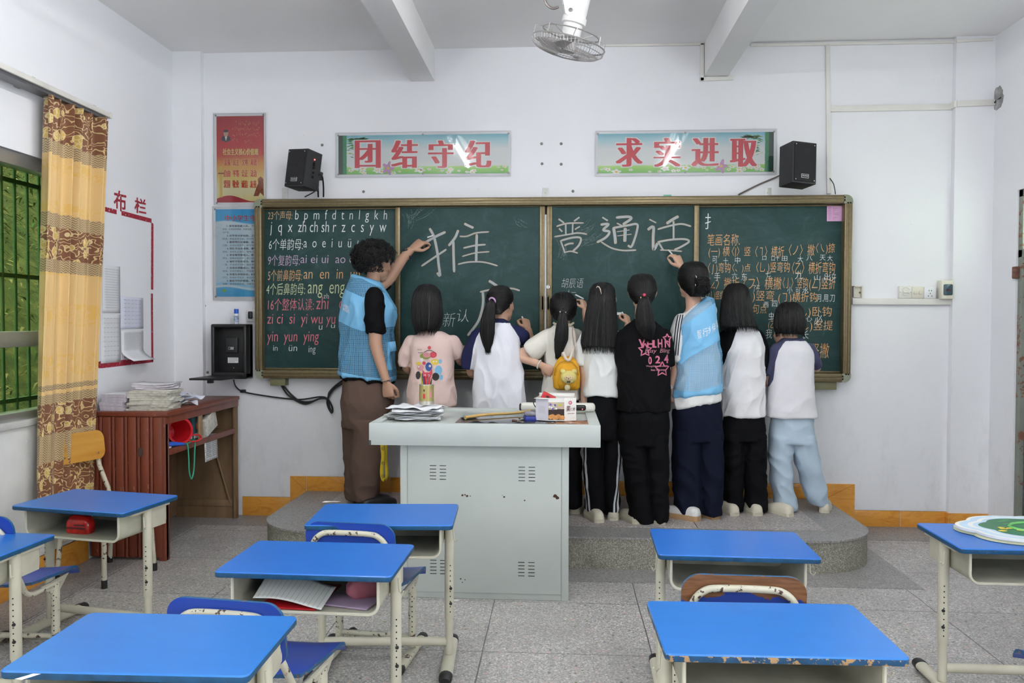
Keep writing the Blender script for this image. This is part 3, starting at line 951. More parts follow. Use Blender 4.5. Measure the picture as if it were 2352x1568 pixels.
b.add([(p_[0], p_[1], z0) for p_ in wv] + wv, [[i, i + 1, i + 15, i + 14] for i in range(13)], 0)
for (xa, za, zb) in ((.06, .06, .42),): b.box(x0 + (x1 - x0) * xa, x0 + (x1 - x0) * (xa + .06), -.0052, -.0044, zz(za), zz(zb), m=1)
b.box(x0 + (x1 - x0) * .03, x0 + (x1 - x0) * .15, -.0053, -.0044, zz(.33), zz(.345), m=2)
lion = [(.78, .07), (.84, .17), (.88, .22), (.87, .27), (.93, .30), (.99, .27), (.995, .07), (.92, .11), (.88, .07)]
b.add([(x0 + (x1 - x0) * p_[0], -.005, zz(p_[1])) for p_ in lion], [list(range(len(lion)))], 2)
b.build('printed_scene', [M('ribbon_red', (.52, .03, .05), .5, var=.1), M('print_pale_gold', (.80, .56, .12), .5), M('print_brown', (.36, .08, .03), .5, var=.2, vs=60)], th, smooth=0)
cover(th, x0 - .02, x1 + .018, z0 - .02, z1 + .02); pins(th, [(x0, z0 - .006), (x1, z1 + .005), (x0 - .003, z1 + .005)])

# blue poster, partly behind the chalkboard frame
a, c = at(497, 681, y=0), at(608, 480, y=0)
x0, x1, z0, z1 = a[0], c[0], a[2], c[2]
th = thing('blue_poster', 'blue and white poster of pupil rules, partly hidden behind the chalkboard frame', 'poster', ((x0 + x1) / 2, 0, z0))
t = NT('blue_print'); co = t.co(); X_, Y_, Z_ = t.sep(co)
f = t.math('ADD', t.math('DIVIDE', Z_, z1 - z0), t.math('MULTIPLY', t.math('SINE', t.math('MULTIPLY', X_, 14.)), .02))
c = t.ramp(f, [(0, (.05, .42, .80)), (.085, (.08, .48, .84)), (.10, (.80, .90, .95)), (.13, (.30, .66, .90)), (.16, (.55, .78, .90)), (.3, (.62, .80, .90)), (.7, (.60, .79, .90)), (.84, (.70, .85, .93)), (.855, (.06, .45, .82)), (1, (.04, .40, .80))])
t.base(c); t.rough(.4)
MB().box(x0, x1, -.004, 0, z0, z1).build('printed_sheet', t.m, th)
b = MB()
text_dbl(b, '中小学生守则', 517, 601, 494, 507, -.0046, .001, m=1)
rules = ['1. 爱党爱国爱人民。了解党史', '国情，珍视国家荣誉，热爱祖国，热爱人民', '共产党。', '2. 好学多问肯钻研。上课专心', '听讲，积极发表见解，乐于科学探索，', '3. 勤劳笃行乐奉献。自己事自', '己做，主动分担家务，参与劳动实践，', '4. 明礼守法讲美德。遵守国法', '校纪，自觉礼让排队，保持公共卫生，', '5. 孝亲尊师善待人。孝父母敬', '师长，爱集体助同学，虚心接受批评，', '6. 诚实守信有担当。保持言行', '一致，不说谎不作弊，借东西及时还，', '7. 自强自律健身心。坚持锻炼', '身体，乐观开朗向上，不吸烟不喝酒，', '8. 珍爱生命保安全。红灯停绿', '灯行，防溺水不玩火，会自护懂求救，', '9. 勤俭节约护家园。不比吃喝', '穿戴，爱惜花草树木，节粮节水节电，']
for i, l in enumerate(rules):
    v = 516.5 + i * 7.4; ind = l[0].isdigit()
    (text_dbl if ind else text_px)(b, l, 521 if ind else 511.5, 601 if not l.startswith('共') else 527, v, v + 4.6, -.0046, .0005 if ind else 0.)
disc(b, at(515, 667, y=-.0048), X, Z, .017, .012, 2)
b.build('lettering', [M('ink_navy', (.04, .05, .09), .6, var=0), mR, M('ink_leaf', (.16, .52, .12), .5)], th, smooth=0)
cover(th, x0 - .02, x1 + .018, z0 - .028, z1 + .022); pins(th, [(x0, z0), (x0 - .002, z1)])
# ================================================================== things on the walls
M_SPK = M('speaker_vinyl', (.022, .023, .026), .55, var=.1)
M_GRL = M('speaker_grille', (.014, .014, .016), .8, bump=.5, bs=700)
M_CHIP = M('white_print', (.75, .75, .75), .5, var=0)


def speaker(label, u, v, w, h, d, yaw, tilt, roll, knobs):
    c = at(u, v, y=-.22)
    th = thing('wall_speaker', label, 'speaker', c, group='wall speakers beside the banners')
    th.rotation_euler = (tilt, roll, yaw)
    MB().box(-w / 2, w / 2, -d / 2, d / 2, -h / 2, h / 2, .004).build('cabinet_box', M_SPK, th, True)
    b = MB().box(-w / 2 + .012, w / 2 - .012, -d / 2 - .008, -d / 2 + .002, -h / 2 + .012, h / 2 - .012, .006)
    b.lathe([(.055, .0), (.05, .003), (0, .003)], (.0, -d / 2 - .0075, -.03), 28, axis=(0, -1, 0)); b.lathe([(.03, 0), (.027, .003), (0, .003)], (.01, -d / 2 - .0075, .075), 24, axis=(0, -1, 0))
    b.build('grille', M_GRL, th, True)
    b = MB()
    b.box(-.028, .028, -d / 2 - .0105, -d / 2 - .009, -h / 2 + .035, -h / 2 + .062); b.box(-.0255, .0255, -d / 2 - .0112, -d / 2 - .0095, -h / 2 + .0375, -h / 2 + .0595, m=1)
    text_in(b, 'KingHoll', (-.022, -d / 2 - .0116, -h / 2 + .041), X, Z, .044, .014, .02, .1)
    b.build('badge', [M_CHIP, M_GRL], th, True, smooth=0)
    b = MB()
    for sx in (-1, 1):
        for sz in (-1, 1): b.lathe([(0, .003), (.004, .002), (.004, 0)], (sx * (w / 2 - .022), -d / 2 - .008, sz * (h / 2 - .022)), 8, axis=(0, -1, 0))
    b.build('corner_screw', MATS['chrome'], th, True)
    b = MB(); b.box(-.03, .03, d / 2 - .005, d / 2 + .10, -.03, .03, .004); b.build('bracket', MK, th, True)
    if knobs:
        b = MB()
        for k, z in enumerate((.05, .035, .015, -.02, -.05)): b.lathe([(.008, 0), (.008, .014), (0, .014)], (w / 2, .0, z), 12, axis=(1, 0, 0))
        b.build('control_knob', MK, th, True)
        MB().ball((w / 2 + .001, .0, .075), .005).build('power_light', emit('red_led', (1, .05, .05), 4), th, True)
    return th
sp1 = speaker('black wall speaker with red power light, beside the red poster', 697, 391, .185, .27, .15, -.42, -.10, .07, True)
sp2 = speaker('black wall speaker beside the door-end banner', 1832, 380, .185, .285, .16, .30, -.06, .05, False)
def cable(name, label, pts, r, m=MK, n=8, cat='cable'):
    P = [np.array(p, float) for p in pts]; Q = []
    for i in range(len(P) - 1):
        p0, p1, p2, p3 = P[max(i - 1, 0)], P[i], P[i + 1], P[min(i + 2, len(P) - 1)]
        for k in range(6):
            t = k / 6; Q.append(.5 * (2 * p1 + (p2 - p0) * t + (2 * p0 - 5 * p1 + 4 * p2 - p3) * t * t + (3 * p1 - p0 - 3 * p2 + p3) * t ** 3))
    o = MB().tube(Q + [P[-1]], r, n).build(name, m)
    return tag(o, label, cat) if label else o
def A(lst): return [at(u, v, y=y) for u, v, y in lst]
cable('speaker_cable', 'thick black speaker lead looping down to the board frame', A([(727, 402, -.2), (737, 401, -.2), (741, 408, -.16), (743, 430, -.08), (743, 452, -.03)]), .006)
cable('speaker_cable', 'black power lead hanging straight below the knobbed speaker', A([(728, 415, -.2), (730, 430, -.12), (731, 452, -.03)]), .006)
cable('speaker_cable', 'thin lead curving from the knobbed speaker back behind the board', A([(730, 412, -.2), (731, 428, -.12), (722, 440, -.03), (700, 452, -.012)]), .004)
cable('speaker_cable', 'grey brown lead slanting from the door-end speaker to the board', A([(1797, 400, -.16), (1780, 408, -.02), (1740, 425, -.012), (1696, 447, -.012)]), .006, M('grey_brown_cable', (.14, .11, .09), .6))
cable('loose_wire', 'thin dark wire bowing out of the trunking to the board corner', A([(1906, 409, -.02), (1914, 421, -.03), (1917, 433, -.03), (1919, 446, -.03)]), .003)

# black equipment box on the wall with its flap open
a, c = at(495, 868, y=-.05), at(575, 744, y=-.05)
x0, x1, z0, z1 = a[0], c[0], a[2], c[2]
th = thing('equipment_box', 'black wall box with a lowered flap beside the board', 'wall box', ((x0 + x1) / 2, -.05, z0))
M_BP = M('black_plastic', (.012, .0125, .014), .42, var=.1)
b = MB()
e = .028
b.box(x0, x1, -.06, 0, z0, z1, .006)
for q in ((x0, x0 + e, z0, z1), (x1 - e, x1, z0, z1), (x0, x1, z1 - e, z1), (x0, x1, z0, z0 + .05)): b.box(q[0], q[1], -.13, -.0, q[2], q[3], .012, seg=3)
b.build('box_body', M_BP, th)
b = MB(); b.box(x0 + .095, x1 - .085, -.085, -.058, z0 + .19, z1 - .1, .006); b.build('inner_module', M('dark_module', (.02, .021, .023), .35), th)
b = MB(); xc = (x0 + x1) / 2
b.box(xc - .034, xc + .046, -.0625, -.0595, z0 + .115, z0 + .155)
for k in range(4): b.box(xc - .028, xc + (.04 if k else .02), -.0629, -.0624, z0 + .122 + k * .0085, z0 + .1245 + k * .0085, m=1)
b.build('label_sticker', [M_CHIP, M('sticker_ink', (.25, .25, .28), .7)], th, smooth=0)
b = MB(); b.box(xc - .018, xc + .022, -.088, -.0855, z0 + .215, z0 + .235); b.box(xc - .015, xc - .003, -.0888, -.0878, z0 + .218, z0 + .232, m=1); b.build('mark', [M('dim_print', (.35, .35, .36), .6), M_BP], th, smooth=0)
MB().ball((xc + .01, -.062, z0 + .078), .0045).build('catch_pin', M('brass', (.6, .42, .2), .3, .9), th)
b = MB()
fl = [at(500, 863, y=-.12), at(577, 857, y=-.12), at(560, 883, y=-.42), at(457, 883, y=-.42)]
zt = z0 + .012
b.prism([(x0 + .005, -.13), (x1 - .03, -.13), (x1 - .05, -.44), (x0 - .015, -.44)], (0, 0, zt), X, Y, (0, 0, .014))
f = b.build('flap', M_BP, th)
MB().box(xc - .03, xc + .01, -.425, -.395, zt - .022, zt, .004).build('flap_catch', M_BP, f)
th = thing('glue_bottle', 'small clear bottle with a blue cap on top of the black wall box', 'bottle', (at(543, 744, y=-.07)[0], -.07, z1))
p = th.location
MB().lathe([(.016, 0), (.017, .004), (.017, .07), (.012, .082), (0, .082)], p, 16).build('bottle_body', M('clear_plastic', (.70, .74, .80), .2), th)
MB().lathe([(.0165, .078), (.0165, .112), (0, .112)], p, 16).build('cap', M('blue_plastic', (.01, .10, .55), .35), th)
b = MB()
b.lathe([(.0174, .015), (.0174, .062)], p, 16); b.build('label_band', M('pale_label', (.45, .58, .75), .5, var=.3, vs=60), th)
a, c = at(570, 738, y=0), at(600, 712, y=0)
th = thing('wall_socket', 'white wall socket with a black plug, half behind the board edge', 'socket', ((a[0] + c[0]) / 2, 0, a[2]))
MB().box(a[0], c[0], -.03, 0, a[2], c[2], .004).build('socket_plate', M('socket_white', (.80, .80, .77), .4), th)
b = MB(); b.box(a[0] + .02, a[0] + .05, -.06, -.03, a[2] + .02, c[2] - .01, .008); b.build('plug', MK, th)

# cables under the board
cable('floor_cable', 'black lead from the wall box to the bundle under the board', A([(537, 873, -.12), (541, 886, -.05), (553, 897, -.015), (580, 904, -.015), (640, 913, -.015), (690, 917, -.015), (735, 911, -.02), (752, 916, -.03), (757, 935, -.03), (763, 948, -.03)]), .0055)
b = MB(); p = at(558, 898, y=-.02); b.box(p[0] - .02, p[0] + .02, -.03, -.005, p[2] - .012, p[2] + .012, .006); tag(b.build('cable_joint', MK), 'short black lump in the cable below the wall box', 'cable joint')
cable('board_cable', 'outer black cable drooping under the chalkboard bracket', A([(646, 884, -.05), (660, 905, -.03), (685, 922, -.02), (705, 927, -.02), (735, 915, -.025), (753, 918, -.03), (763, 935, -.03), (762, 948, -.035), (754, 935, -.03), (752, 918, -.035), (765, 895, -.03), (790, 878, -.03)]), .007)
cable('board_cable', 'inner black cable drooping under the chalkboard bracket', A([(650, 884, -.05), (668, 905, -.03), (690, 921, -.02), (715, 922, -.03), (740, 913, -.03), (752, 915, -.035), (757, 900, -.03), (775, 882, -.03), (800, 866, -.03)]), .007)

# sockets and breaker on the right
def plate(name, label, u0, u1, v0, v1, m, cat, dep=.012):
    a, c = at(u0, v1, y=-.03), at(u1, v0, y=-.03)
    th = thing(name, label, cat, ((a[0] + c[0]) / 2, 0, a[2]))
    MB().box(a[0], c[0], -.034, 0, a[2], c[2], .004).build('plate', m, th)
    return th, (a[0] + c[0]) / 2, (a[2] + c[2]) / 2
M_IV = M('ivory_plate', (.80, .77, .65), .4); M_WPL = M('white_plate', (.84, .85, .88), .4)
th, x, z = plate('fan_dial', 'ivory fan speed dial plate, first of the wall plates beside the board', 2065, 2094, 657, 685, M('ivory_pale', (.82, .81, .75), .4), 'switch')
b = MB().lathe([(.026, 0), (.024, .008), (0, .008)], (x, -.034, z), 24, axis=(0, -1, 0)); b.box(x - .02, x + .02, -.052, -.04, z - .006, z + .006, .004); b.build('dial', MATS['ivory_pale'], th)
b = MB(); b.tube([(x + .032 * math.cos(a), -.0345, z + .034 * math.sin(a)) for a in np.linspace(.5, 2.6, 12)], .001, 4)
for sx in (-1, 1): b.ball((x + sx * .037, -.034, z), .003)
b.build('dial_mark', M('grey_mark', (.4, .4, .4), .6), th)
th, x, z = plate('light_switch', 'yellowed double rocker switch between the fan dial and the white socket', 2094, 2122, 658, 685, M_IV, 'switch')
for k in (-1, 1): MB().box(x + k * .018 - .012, x + k * .018 + .012, -.04, -.03, z - .012, z + .008, .003).build('rocker', M('ivory_key', (.76, .72, .58), .35), th)
th, x, z = plate('power_socket', 'white five-hole socket beside the breaker box', 2122, 2150, 659, 686, M_WPL, 'socket')
b = MB()
for q in ((-.008, .016), (.008, .016), (0, -.004), (-.012, -.022), (.012, -.022)): b.box(x + q[0] - .0022, x + q[0] + .0022, -.0348, -.033, z + q[1] - .004, z + q[1] + .004)
b.build('socket_slot', MK, th)
a, c = at(2160, 687, y=-.06), at(2190, 643, y=-.06)
th = thing('breaker_box', 'ivory breaker box with a smoked window beside the white socket', 'breaker box', ((a[0] + c[0]) / 2, 0, a[2]))
MB().box(a[0], c[0], -.075, 0, a[2], c[2], .01).build('box_body', M_IV, th)
MB().box(a[0] + .013, c[0] - .012, -.082, -.07, a[2] + .028, c[2] - .03, .008).build('smoked_window', M('smoked_plastic', (.07, .12, .15), .12), th)
b = MB()
for k in range(2): b.box(a[0] + .03 + k * .018, a[0] + .042 + k * .018, -.086, -.08, a[2] + .058, a[2] + .07)
b.build('breaker_toggle', M('dark_red_plastic', (.10, .03, .03), .4), th)
a, c = at(1957, 683, y=0), at(1977, 657, y=0)
th = thing('junction_box', 'open ivory back box beside the chalkboard edge', 'junction box', ((a[0] + c[0]) / 2, 0, a[2]))
b = MB().box(a[0], c[0], -.012, 0, a[2], c[2], .002)
for q in ((a[0], a[0] + .006, a[2], c[2]), (c[0] - .006, c[0], a[2], c[2]), (a[0], c[0], c[2] - .006, c[2])): b.box(q[0], q[1], -.035, 0, q[2], q[3])
b.build('box_body', M_IV, th)
MB().ball((c[0] - .012, -.02, a[2] + .035), .007).build('screw_post', M('tarnished_brass', (.35, .25, .12), .5, .6), th)

# wall plugs and nails
b = MB()
for u, v in ((1244, 330), (1289, 330), (1245, 376), (1289, 377), (740, 333), (835, 440), (1316, 439), (470, 702), (477, 855)):
    p = at(u, v, y=0); b.lathe([(0, .004), (.008, .003), (.011, 0)], p, 10, axis=(0, -1, 0))
o = struct('wall_plugs', b, M('grey_plug', (.22, .22, .21), .6), wall_back)

# ================================================================== ceiling fan
c0 = at(1306, 100, y=-1.22)
th = thing('orbit_fan', 'white ceiling fan in a wire cage hanging between the two beams', 'fan', (c0[0], c0[1], ZC))
fx, fy, fz = c0
M_FW = M('fan_white', (.80, .80, .79), .3)
M_WIRE = M('cage_wire', (.42, .40, .39), .35, .6)
tl = Matrix.Rotation(.25, 3, 'Y') @ Matrix.Rotation(.12, 3, 'X')
axis = tl @ Vector((0, 0, 1))
ctr = Vector((fx, fy, fz))
b = MB()
b.lathe([(.075, 0), (.08, -.02), (.055, -.05), (0, -.05)], (fx, fy, ZC), 24)
b.tube([(fx, fy, ZC - .04), (fx, fy, fz + .22)], .035, 16)
b.build('ceiling_mount', M_FW, th)
b = MB()
q = ctr + axis * .10
for s in (-1, 1):
    yk = [(-.078, .10), (.06, .10), (.045, .04), (.032, -.12), (.015, -.135), (-.012, -.135), (-.028, -.12), (-.055, .04)]
    b.prism([(p[0], p[1]) for p in yk], (fx + .008, fy + s * .072 - .008, fz + .265), X, Z, (0, .016, 0))
b.box(fx - .075, fx + .075, fy - .08, fy + .08, fz + .345, fz + .40, .02, seg=3)
b.build('yoke', M_FW, th)
b = MB()
b.lathe([(0, .30), (.052, .30), (.062, .27), (.062, .15), (.070, .145), (.070, .11), (.055, .105), (.055, .03), (0, .03)], ctr, 28, axis=axis)
b.build('motor_housing', M_FW, th)
b = MB()
for s in (-1, 1): b.lathe([(0, .008), (.010, .006), (.012, 0)], (fx + .010, fy - .081, fz + .16), 12, axis=(0, -1, 0))
b.build('pivot_screw', MATS['chrome'], th)
def P3(r, a, z): return ctr + tl @ Vector((r * math.cos(a), r * math.sin(a), z))
b = MB()
Rc = .212
def ringw(r, z, w): b.tube([P3(r, a, z) for a in np.linspace(0, 2 * PI, 48, False)], w, 6, closed=True, up=tuple(axis))
ringw(Rc, 0, .0045); ringw(Rc * .97, -.03, .002); ringw(.06, -.07, .003); ringw(.14, -.058, .002); ringw(.165, .055, .004)
for i in range(64):
    a = 2 * PI * i / 64
    b.tube([P3(Rc, a, 0), P3(Rc * .985, a + .03, -.03), P3(Rc * .86, a + .09, -.048), P3(.14, a + .2, -.059), P3(.06, a + .3, -.07)], .0011, 4)
for i in range(8):
    a = 2 * PI * i / 8 + .2
    b.tube([P3(Rc, a, 0), P3(Rc * .985, a, .05), P3(.165, a, .055), P3(.06, a + .1, .03)], .002, 5)
b.build('wire_cage', M_WIRE, th)
b = MB()
for i in range(3):
    a0 = 2 * PI * i / 3 + .5
    b.grid(lambda s, t_, a0=a0: P3(.04 + .15 * s, a0 + (t_ - .5) * (1. - .2 * s), -.02 + (t_ - .5) * .05), 6, 5)
b.lathe([(0, .02), (.045, .015), (.045, -.045), (0, -.05)], ctr, 20, axis=axis)
b.build('fan_blades', M('blade_grey', (.45, .43, .42), .5), th, solid=.003)
c_ = MB()
c_.tube([ctr + Vector((-.085 - .055 * math.sin(a), -.03, .265 + .075 * math.cos(a))) for a in np.linspace(-.4, PI + .5, 18)], .008, 8)
c_.build('flex_cable', M('grey_flex', (.25, .22, .21), .4, .5), th)

# ================================================================== the left wall: curtain, rail, notices
M_RAIL = M('ivory_rail', (.78, .76, .70), .35)
p = at(243, 272, x=XL + .09)
ye, ys, zr = p[1], -4.2, p[2] + .01
th = thing('curtain_rail', 'long ivory curtain rail fixed high on the window wall', 'curtain rail', (XL, (ye + ys) / 2, zr))
b = MB(); b.box(XL + .055, XL + .125, ys, ye, zr - .008, zr + .022, .004); b.box(XL + .052, XL + .128, ye - .005, ye + .008, zr - .012, zr + .026, .004)
b.build('track', M_RAIL, th)
b = MB(); b.box(XL + .03, XL + .11, ys, ye - .02, zr - .025, zr - .0085); b.build('lower_channel', M('track_grey', (.16, .16, .17), .4, .6), th)  # dark grey metal channel under the track
for k in range(4):
    yy = ye - .13 - k * .55
    b = MB(); b.box(XL, XL + .10, yy - .012, yy + .012, zr + .0225, zr + .034); b.box(XL, XL + .008, yy - .02, yy + .02, zr - .02, zr + .07); b.build('bracket', M('grey_bracket', (.45, .45, .45), .4, .6), th)

t = NT('curtain_fabric')
at_ = t.n('Attribute', attribute_name='uvw')
uv = at_.outputs['Vector']
U, V_, W_ = t.sep(uv)
stops = [(0, 1), (.45 + .0, 1)]
zb = [(.45, .68, 'b'), (.68, .837, 'h'), (.837, 1.005, 'b'), (1.005, 1.058, 'h'), (1.058, 1.08, 'c'), (1.08, 1.11, 'h'), (1.11, 1.737, 'c'), (1.737, 1.81, 'h'), (1.81, 1.988, 'b'), (1.988, 2.066, 'h'), (2.066, 2.39, 'c'), (2.39, 2.465, 'h'), (2.465, 3.0, 'b')]
def band(kind):
    m = 0.
    for a, c, k in zb:
        if k == kind: m = t.math('ADD', m, t.math('MULTIPLY', t.math('GREATER_THAN', V_, a), t.math('LESS_THAN', V_, c)))
    return m
mp = t.n('Mapping'); t.l(uv, mp.inputs[0]); mp.inputs['Scale'].default_value = (1, 1, 0)
cu2 = mp.outputs[0]
n = t.noise(cu2, 30, 2)
fl = t.vor(cu2, 13, rnd_=.75)
ang = fl.outputs['Distance']
flower = t.step(ang, .36, .345)
rim = t.math('MULTIPLY', t.step(ang, .40, .39), t.step(ang, .35, .36))
pet = t.math('LESS_THAN', t.vor(cu2, 42, 'DISTANCE_TO_EDGE').outputs['Distance'], .07)
scr = t.n('TexWave', wave_type='RINGS'); t.l(cu2, scr.inputs[0]); scr.inputs['Scale'].default_value = 9; scr.inputs['Distortion'].default_value = 14; scr.inputs['Detail'].default_value = 1; scr.inputs['Detail Scale'].default_value = 2.2
line = t.step(scr.outputs[0], .86, .93)
brown = t.mix(line, (.20, .075, .03), (.66, .50, .24))
brown = t.mix(flower, brown, (.62, .40, .10)); brown = t.mix(t.math('MULTIPLY', flower, pet), brown, (.74, .60, .30)); brown = t.mix(rim, brown, (.74, .60, .30))
# herringbone
fu = t.math('FRACT', t.math('MULTIPLY', U, 48.)); zig = t.math('ABSOLUTE', t.math('SUBTRACT', fu, .5))
hb = t.math('GREATER_THAN', t.math('FRACT', t.math('ADD', t.math('MULTIPLY', V_, 75.), t.math('MULTIPLY', zig, 1.6))), .55)
herr = t.mix(hb, (.58, .43, .22), (.24, .16, .09))
cr = t.mix(t.math('MULTIPLY', hb, .12), (.76, .52, .22), (.62, .38, .12))
jac = t.math('MULTIPLY', t.math('MAXIMUM', flower, line), t.step(t.math('SINE', t.math('MULTIPLY', V_, 22.)), .1, .3))
cr = t.mix(t.math('MULTIPLY', jac, .65), cr, (.74, .46, .09))
c = t.mix(band('h'), cr, herr); c = t.mix(band('b'), c, brown)
t.base(c); t.rough(.6)
t.b.inputs['Sheen Weight'].default_value = .3
M_CUR = t.m
tl_, bl_ = at(107, 238, x=XL + .10), at(97, 1100, x=XL + .10)
y0t, y1t, y0b, y1b = tl_[1], at(245, 284, x=XL + .1)[1], bl_[1], at(229, 1100, x=XL + .1)[1]
ztop, zbot = zr - .026, .44
b = MB()
NU, NV = 240, 70
uvw = []
def cur(s, v):
    z = ztop + (zbot - ztop) * v
    k = min(1, v * 1.1)
    y = (y0t + (y0b - y0t) * k) * (1 - s) + (y1t + (y1b - y1t) * k) * s
    ph = 2 * PI * 6.2 * s + .5 * math.sin(3 * v + 5 * s)
    amp = (.030 + .016 * math.sin(5.1 * s * PI + 1)) * (1 - .45 * v)
    x = XL + .092 - .034 * v + amp * (math.sin(ph) + .25 * math.sin(2.3 * ph + 1 + v)) 
    y += .012 * math.cos(ph * 1.0) 
    uvw.append((s * 1.15, z, 0))
    return (x, y, z + .012 * math.sin(ph) * (1 if v > .98 else 0))
b.grid(cur, NU, NV)
o = b.build('curtain', M_CUR, smooth=180, solid=.003)
a_ = o.data.attributes.new('uvw', 'FLOAT_VECTOR', 'POINT'); a_.data.foreach_set('vector', np.array(uvw).ravel())
tag(o, 'gold and brown flowered curtain drawn to the end of the window', 'curtain')

# red painted notice frame and its characters, on the plaster
t = NT('red_spray'); co = t.co(); n = t.noise(co, 60, 4)
t.base((.36, .015, .035)); t.rough(.8)
tr = t.n('BsdfTransparent'); mx = t.n('MixShader')
t.l(t.step(n, .28, .42), mx.inputs[0]); t.l(tr.outputs[0], mx.inputs[1]); t.l(t.b.outputs[0], mx.inputs[2]); t.l(mx.outputs[0], t.out.inputs[0])
M_SPRAY = t.m
b = MB()
def L_(u, v): return at(u, v, x=XL + .0012)
ribbon(b, [L_(150, 456), L_(268, 487)], .048, X, smooth=0); ribbon(b, [L_(279, 489), L_(348, 507)], .05, X, smooth=0)
ribbon(b, [L_(350, 512), L_(349.5, 665)], .05, X, smooth=0); ribbon(b, [L_(349, 674), L_(350, 829)], .045, X, smooth=0)
ribbon(b, [L_(352, 827), L_(236, 837), L_(170, 843)], .045, X, smooth=0)
def chs(txt, u0, u1, v0, v1):
    a, c, d = L_(u0, v1), L_(u1, v1 + (u1 - u0) * .2), L_(u0, v0)
    w, h = np.linalg.norm(c - a), np.linalg.norm(d - a)
    text_in(b, txt, a, (c - a) / w, (d - a) / h, w, h, .02)
chs('布', 261, 290, 434, 482); chs('栏', 309, 336, 452, 488)
o = struct('wall_marking', b, M_SPRAY, wl, smooth=0, label='red sprayed notice frame and characters on the plaster')
# notices
def sheet(label, u0, v0, u1, v1, m, rows, curl=0.):
    a, c = at(u0, v1, x=XL + .004), at(u1, v0, x=XL + .004)
    y0, y1 = sorted((a[1], c[1])); z0, z1 = a[2], c[2]
    b = MB().grid(lambda s, v: (XL + .003 + curl * max(0, .35 - v) ** 2 * 2, y0 + (y1 - y0) * s, z0 + (z1 - z0) * v), 4, 10)
    o = b.build('notice_sheet', m, solid=.001)
    tag(o, label, 'notice', 'paper notices inside the red painted frame')
    b = MB(); r = random.Random(int(u0))
    for i in range(rows):
        z = z1 - (z1 - z0) * (.08 + .86 * i / rows)
        if rows < 12:
            for k in range(5): b.box(XL + .0045, XL + .005, y0 + (y1 - y0) * (.15 + .16 * k), y0 + (y1 - y0) * (.25 + .16 * k), z - .003, z)
        else: b.box(XL + .0045, XL + .005, y0 + (y1 - y0) * .12, y0 + (y1 - y0) * r.uniform(.8, .92), z - .002, z)
    b.build('print', M('pale_ink', (.45, .46, .48), .8), o, smooth=0)
M_PAP = M('notice_paper', (.76, .77, .80), .8, var=.03); M_PAP2 = M('lilac_paper', (.68, .70, .82), .8, var=.03)
sheet('long white notice touching the curtain, upper one', 236, 612, 276, 718, M_PAP, 16)
sheet('white table notice touching the curtain, lower one', 232, 722, 277, 835, M_PAP, 9)
sheet('pale lilac notice sheet, upper one beside the red upright', 277, 684, 329, 755, M_PAP2, 7)
sheet('curling white notice sheet, lower one beside the red upright', 279, 757, 329, 829, M_PAP, 20, .35)

# ================================================================== brown cabinet with its things
cx0, cx1, cy0, cy1, cz = XL + .02, -2.405, -1.15, -.07, .912
t = NT('brown_varnish'); co = t.co(scale=(1, 1, .12)); n = t.noise(co, 14, 5)
c = t.mix(t.step(n, .3, .75), (.215, .052, .026), (.13, .03, .016))
w = t.noise(t.co(scale=(1, 1, .25)), 42, 6, .7); c = t.mix(t.step(w, .65, .67), c, (.42, .22, .14))
t.base(c); t.rough(.38); M_VAR = t.m
t = NT('raw_plywood'); co = t.co(scale=(1, 1, .15)); n = t.noise(co, 12, 5)
t.base(t.mix(t.step(n, .3, .7), (.25, .155, .08), (.15, .09, .045))); t.rough(.75); M_PLY = t.m
th = thing('cabinet', 'brown wooden open cabinet with a fluted end panel in the window corner', 'cabinet', ((cx0 + cx1) / 2, (cy0 + cy1) / 2, 0))
b = MB(); b.box(cx0, cx1 + .015, cy0 - .012, cy1, cz - .028, cz, .006); b.build('top', [M_VAR], th)
b = MB(); b.box(cx0, cx1, cy0, cy0 + .022, .02, cz - .028)
b.box(cx1 - .045, cx1, cy0 - .010, cy0 + .02, .0, cz - .028, .004)
k = 0; x = cx0
while x < cx1 - .07:
    b.box(x, x + .052, cy0 - .012, cy0 + .01, .02, cz - .03, .007); b.tube([(x + .066, cy0 - .004, .02), (x + .066, cy0 - .004, cz - .03)], .009, 8); x += .08
b.build('end_panel', M_VAR, th)
b = MB(); b.box(cx0, cx0 + .012, cy0 + .02, cy1, .02, cz - .03); b.box(cx0, cx1 - .01, cy1 - .018, cy1, .02, cz - .03); b.build('back_panel', M_PLY, th)
b = MB(); b.box(cx0 + .01, cx1 - .012, cy0 + .02, cy1 - .015, .655, .672); b.box(cx1 - .022, cx1 - .002, cy0 + .02, cy1 - .01, .64, .678, .002, m=1); b.build('shelf', [M_PLY, M_VAR], th)
b = MB(); b.box(cx1 - .02, cx1, cy1 - .05, cy1, 0, cz - .03, .002); b.box(cx1 - .02, cx1, cy0, cy0 + .04, 0, cz - .03, .002, m=1); b.box(cx1 - .022, cx1 + .004, cy0, cy1, cz - .075, cz - .027, .003, m=1); b.build('front_frame', [M_PLY, M_VAR], th)
b = MB(); b.box(cx0 + .01, cx1 - .03, cy1 - .035, cy1 - .015, .09, .14, .003); b.box(cx0 + .012, cx0 + .03, cy0 + .03, cy1 - .03, .09, .14, .003); b.box(cx0 + .01, cx1 - .03, cy1 - .03, cy1 - .02, 0, .09)
b.tube([(cx1 - .2, cy1 - .03, .64), (cx1 - .05, cy1 - .03, .12)], .010, 6); b.build('brace', M_PLY, th)
MB().box(cx1 - .013, cx1 + .002, -.70, -.655, .678, cz - .075, .002).build('divider_post', M('pale_wood', (.36, .21, .11), .7, var=.12), th)
p = at(322, 1038, y=cy0 - .014)
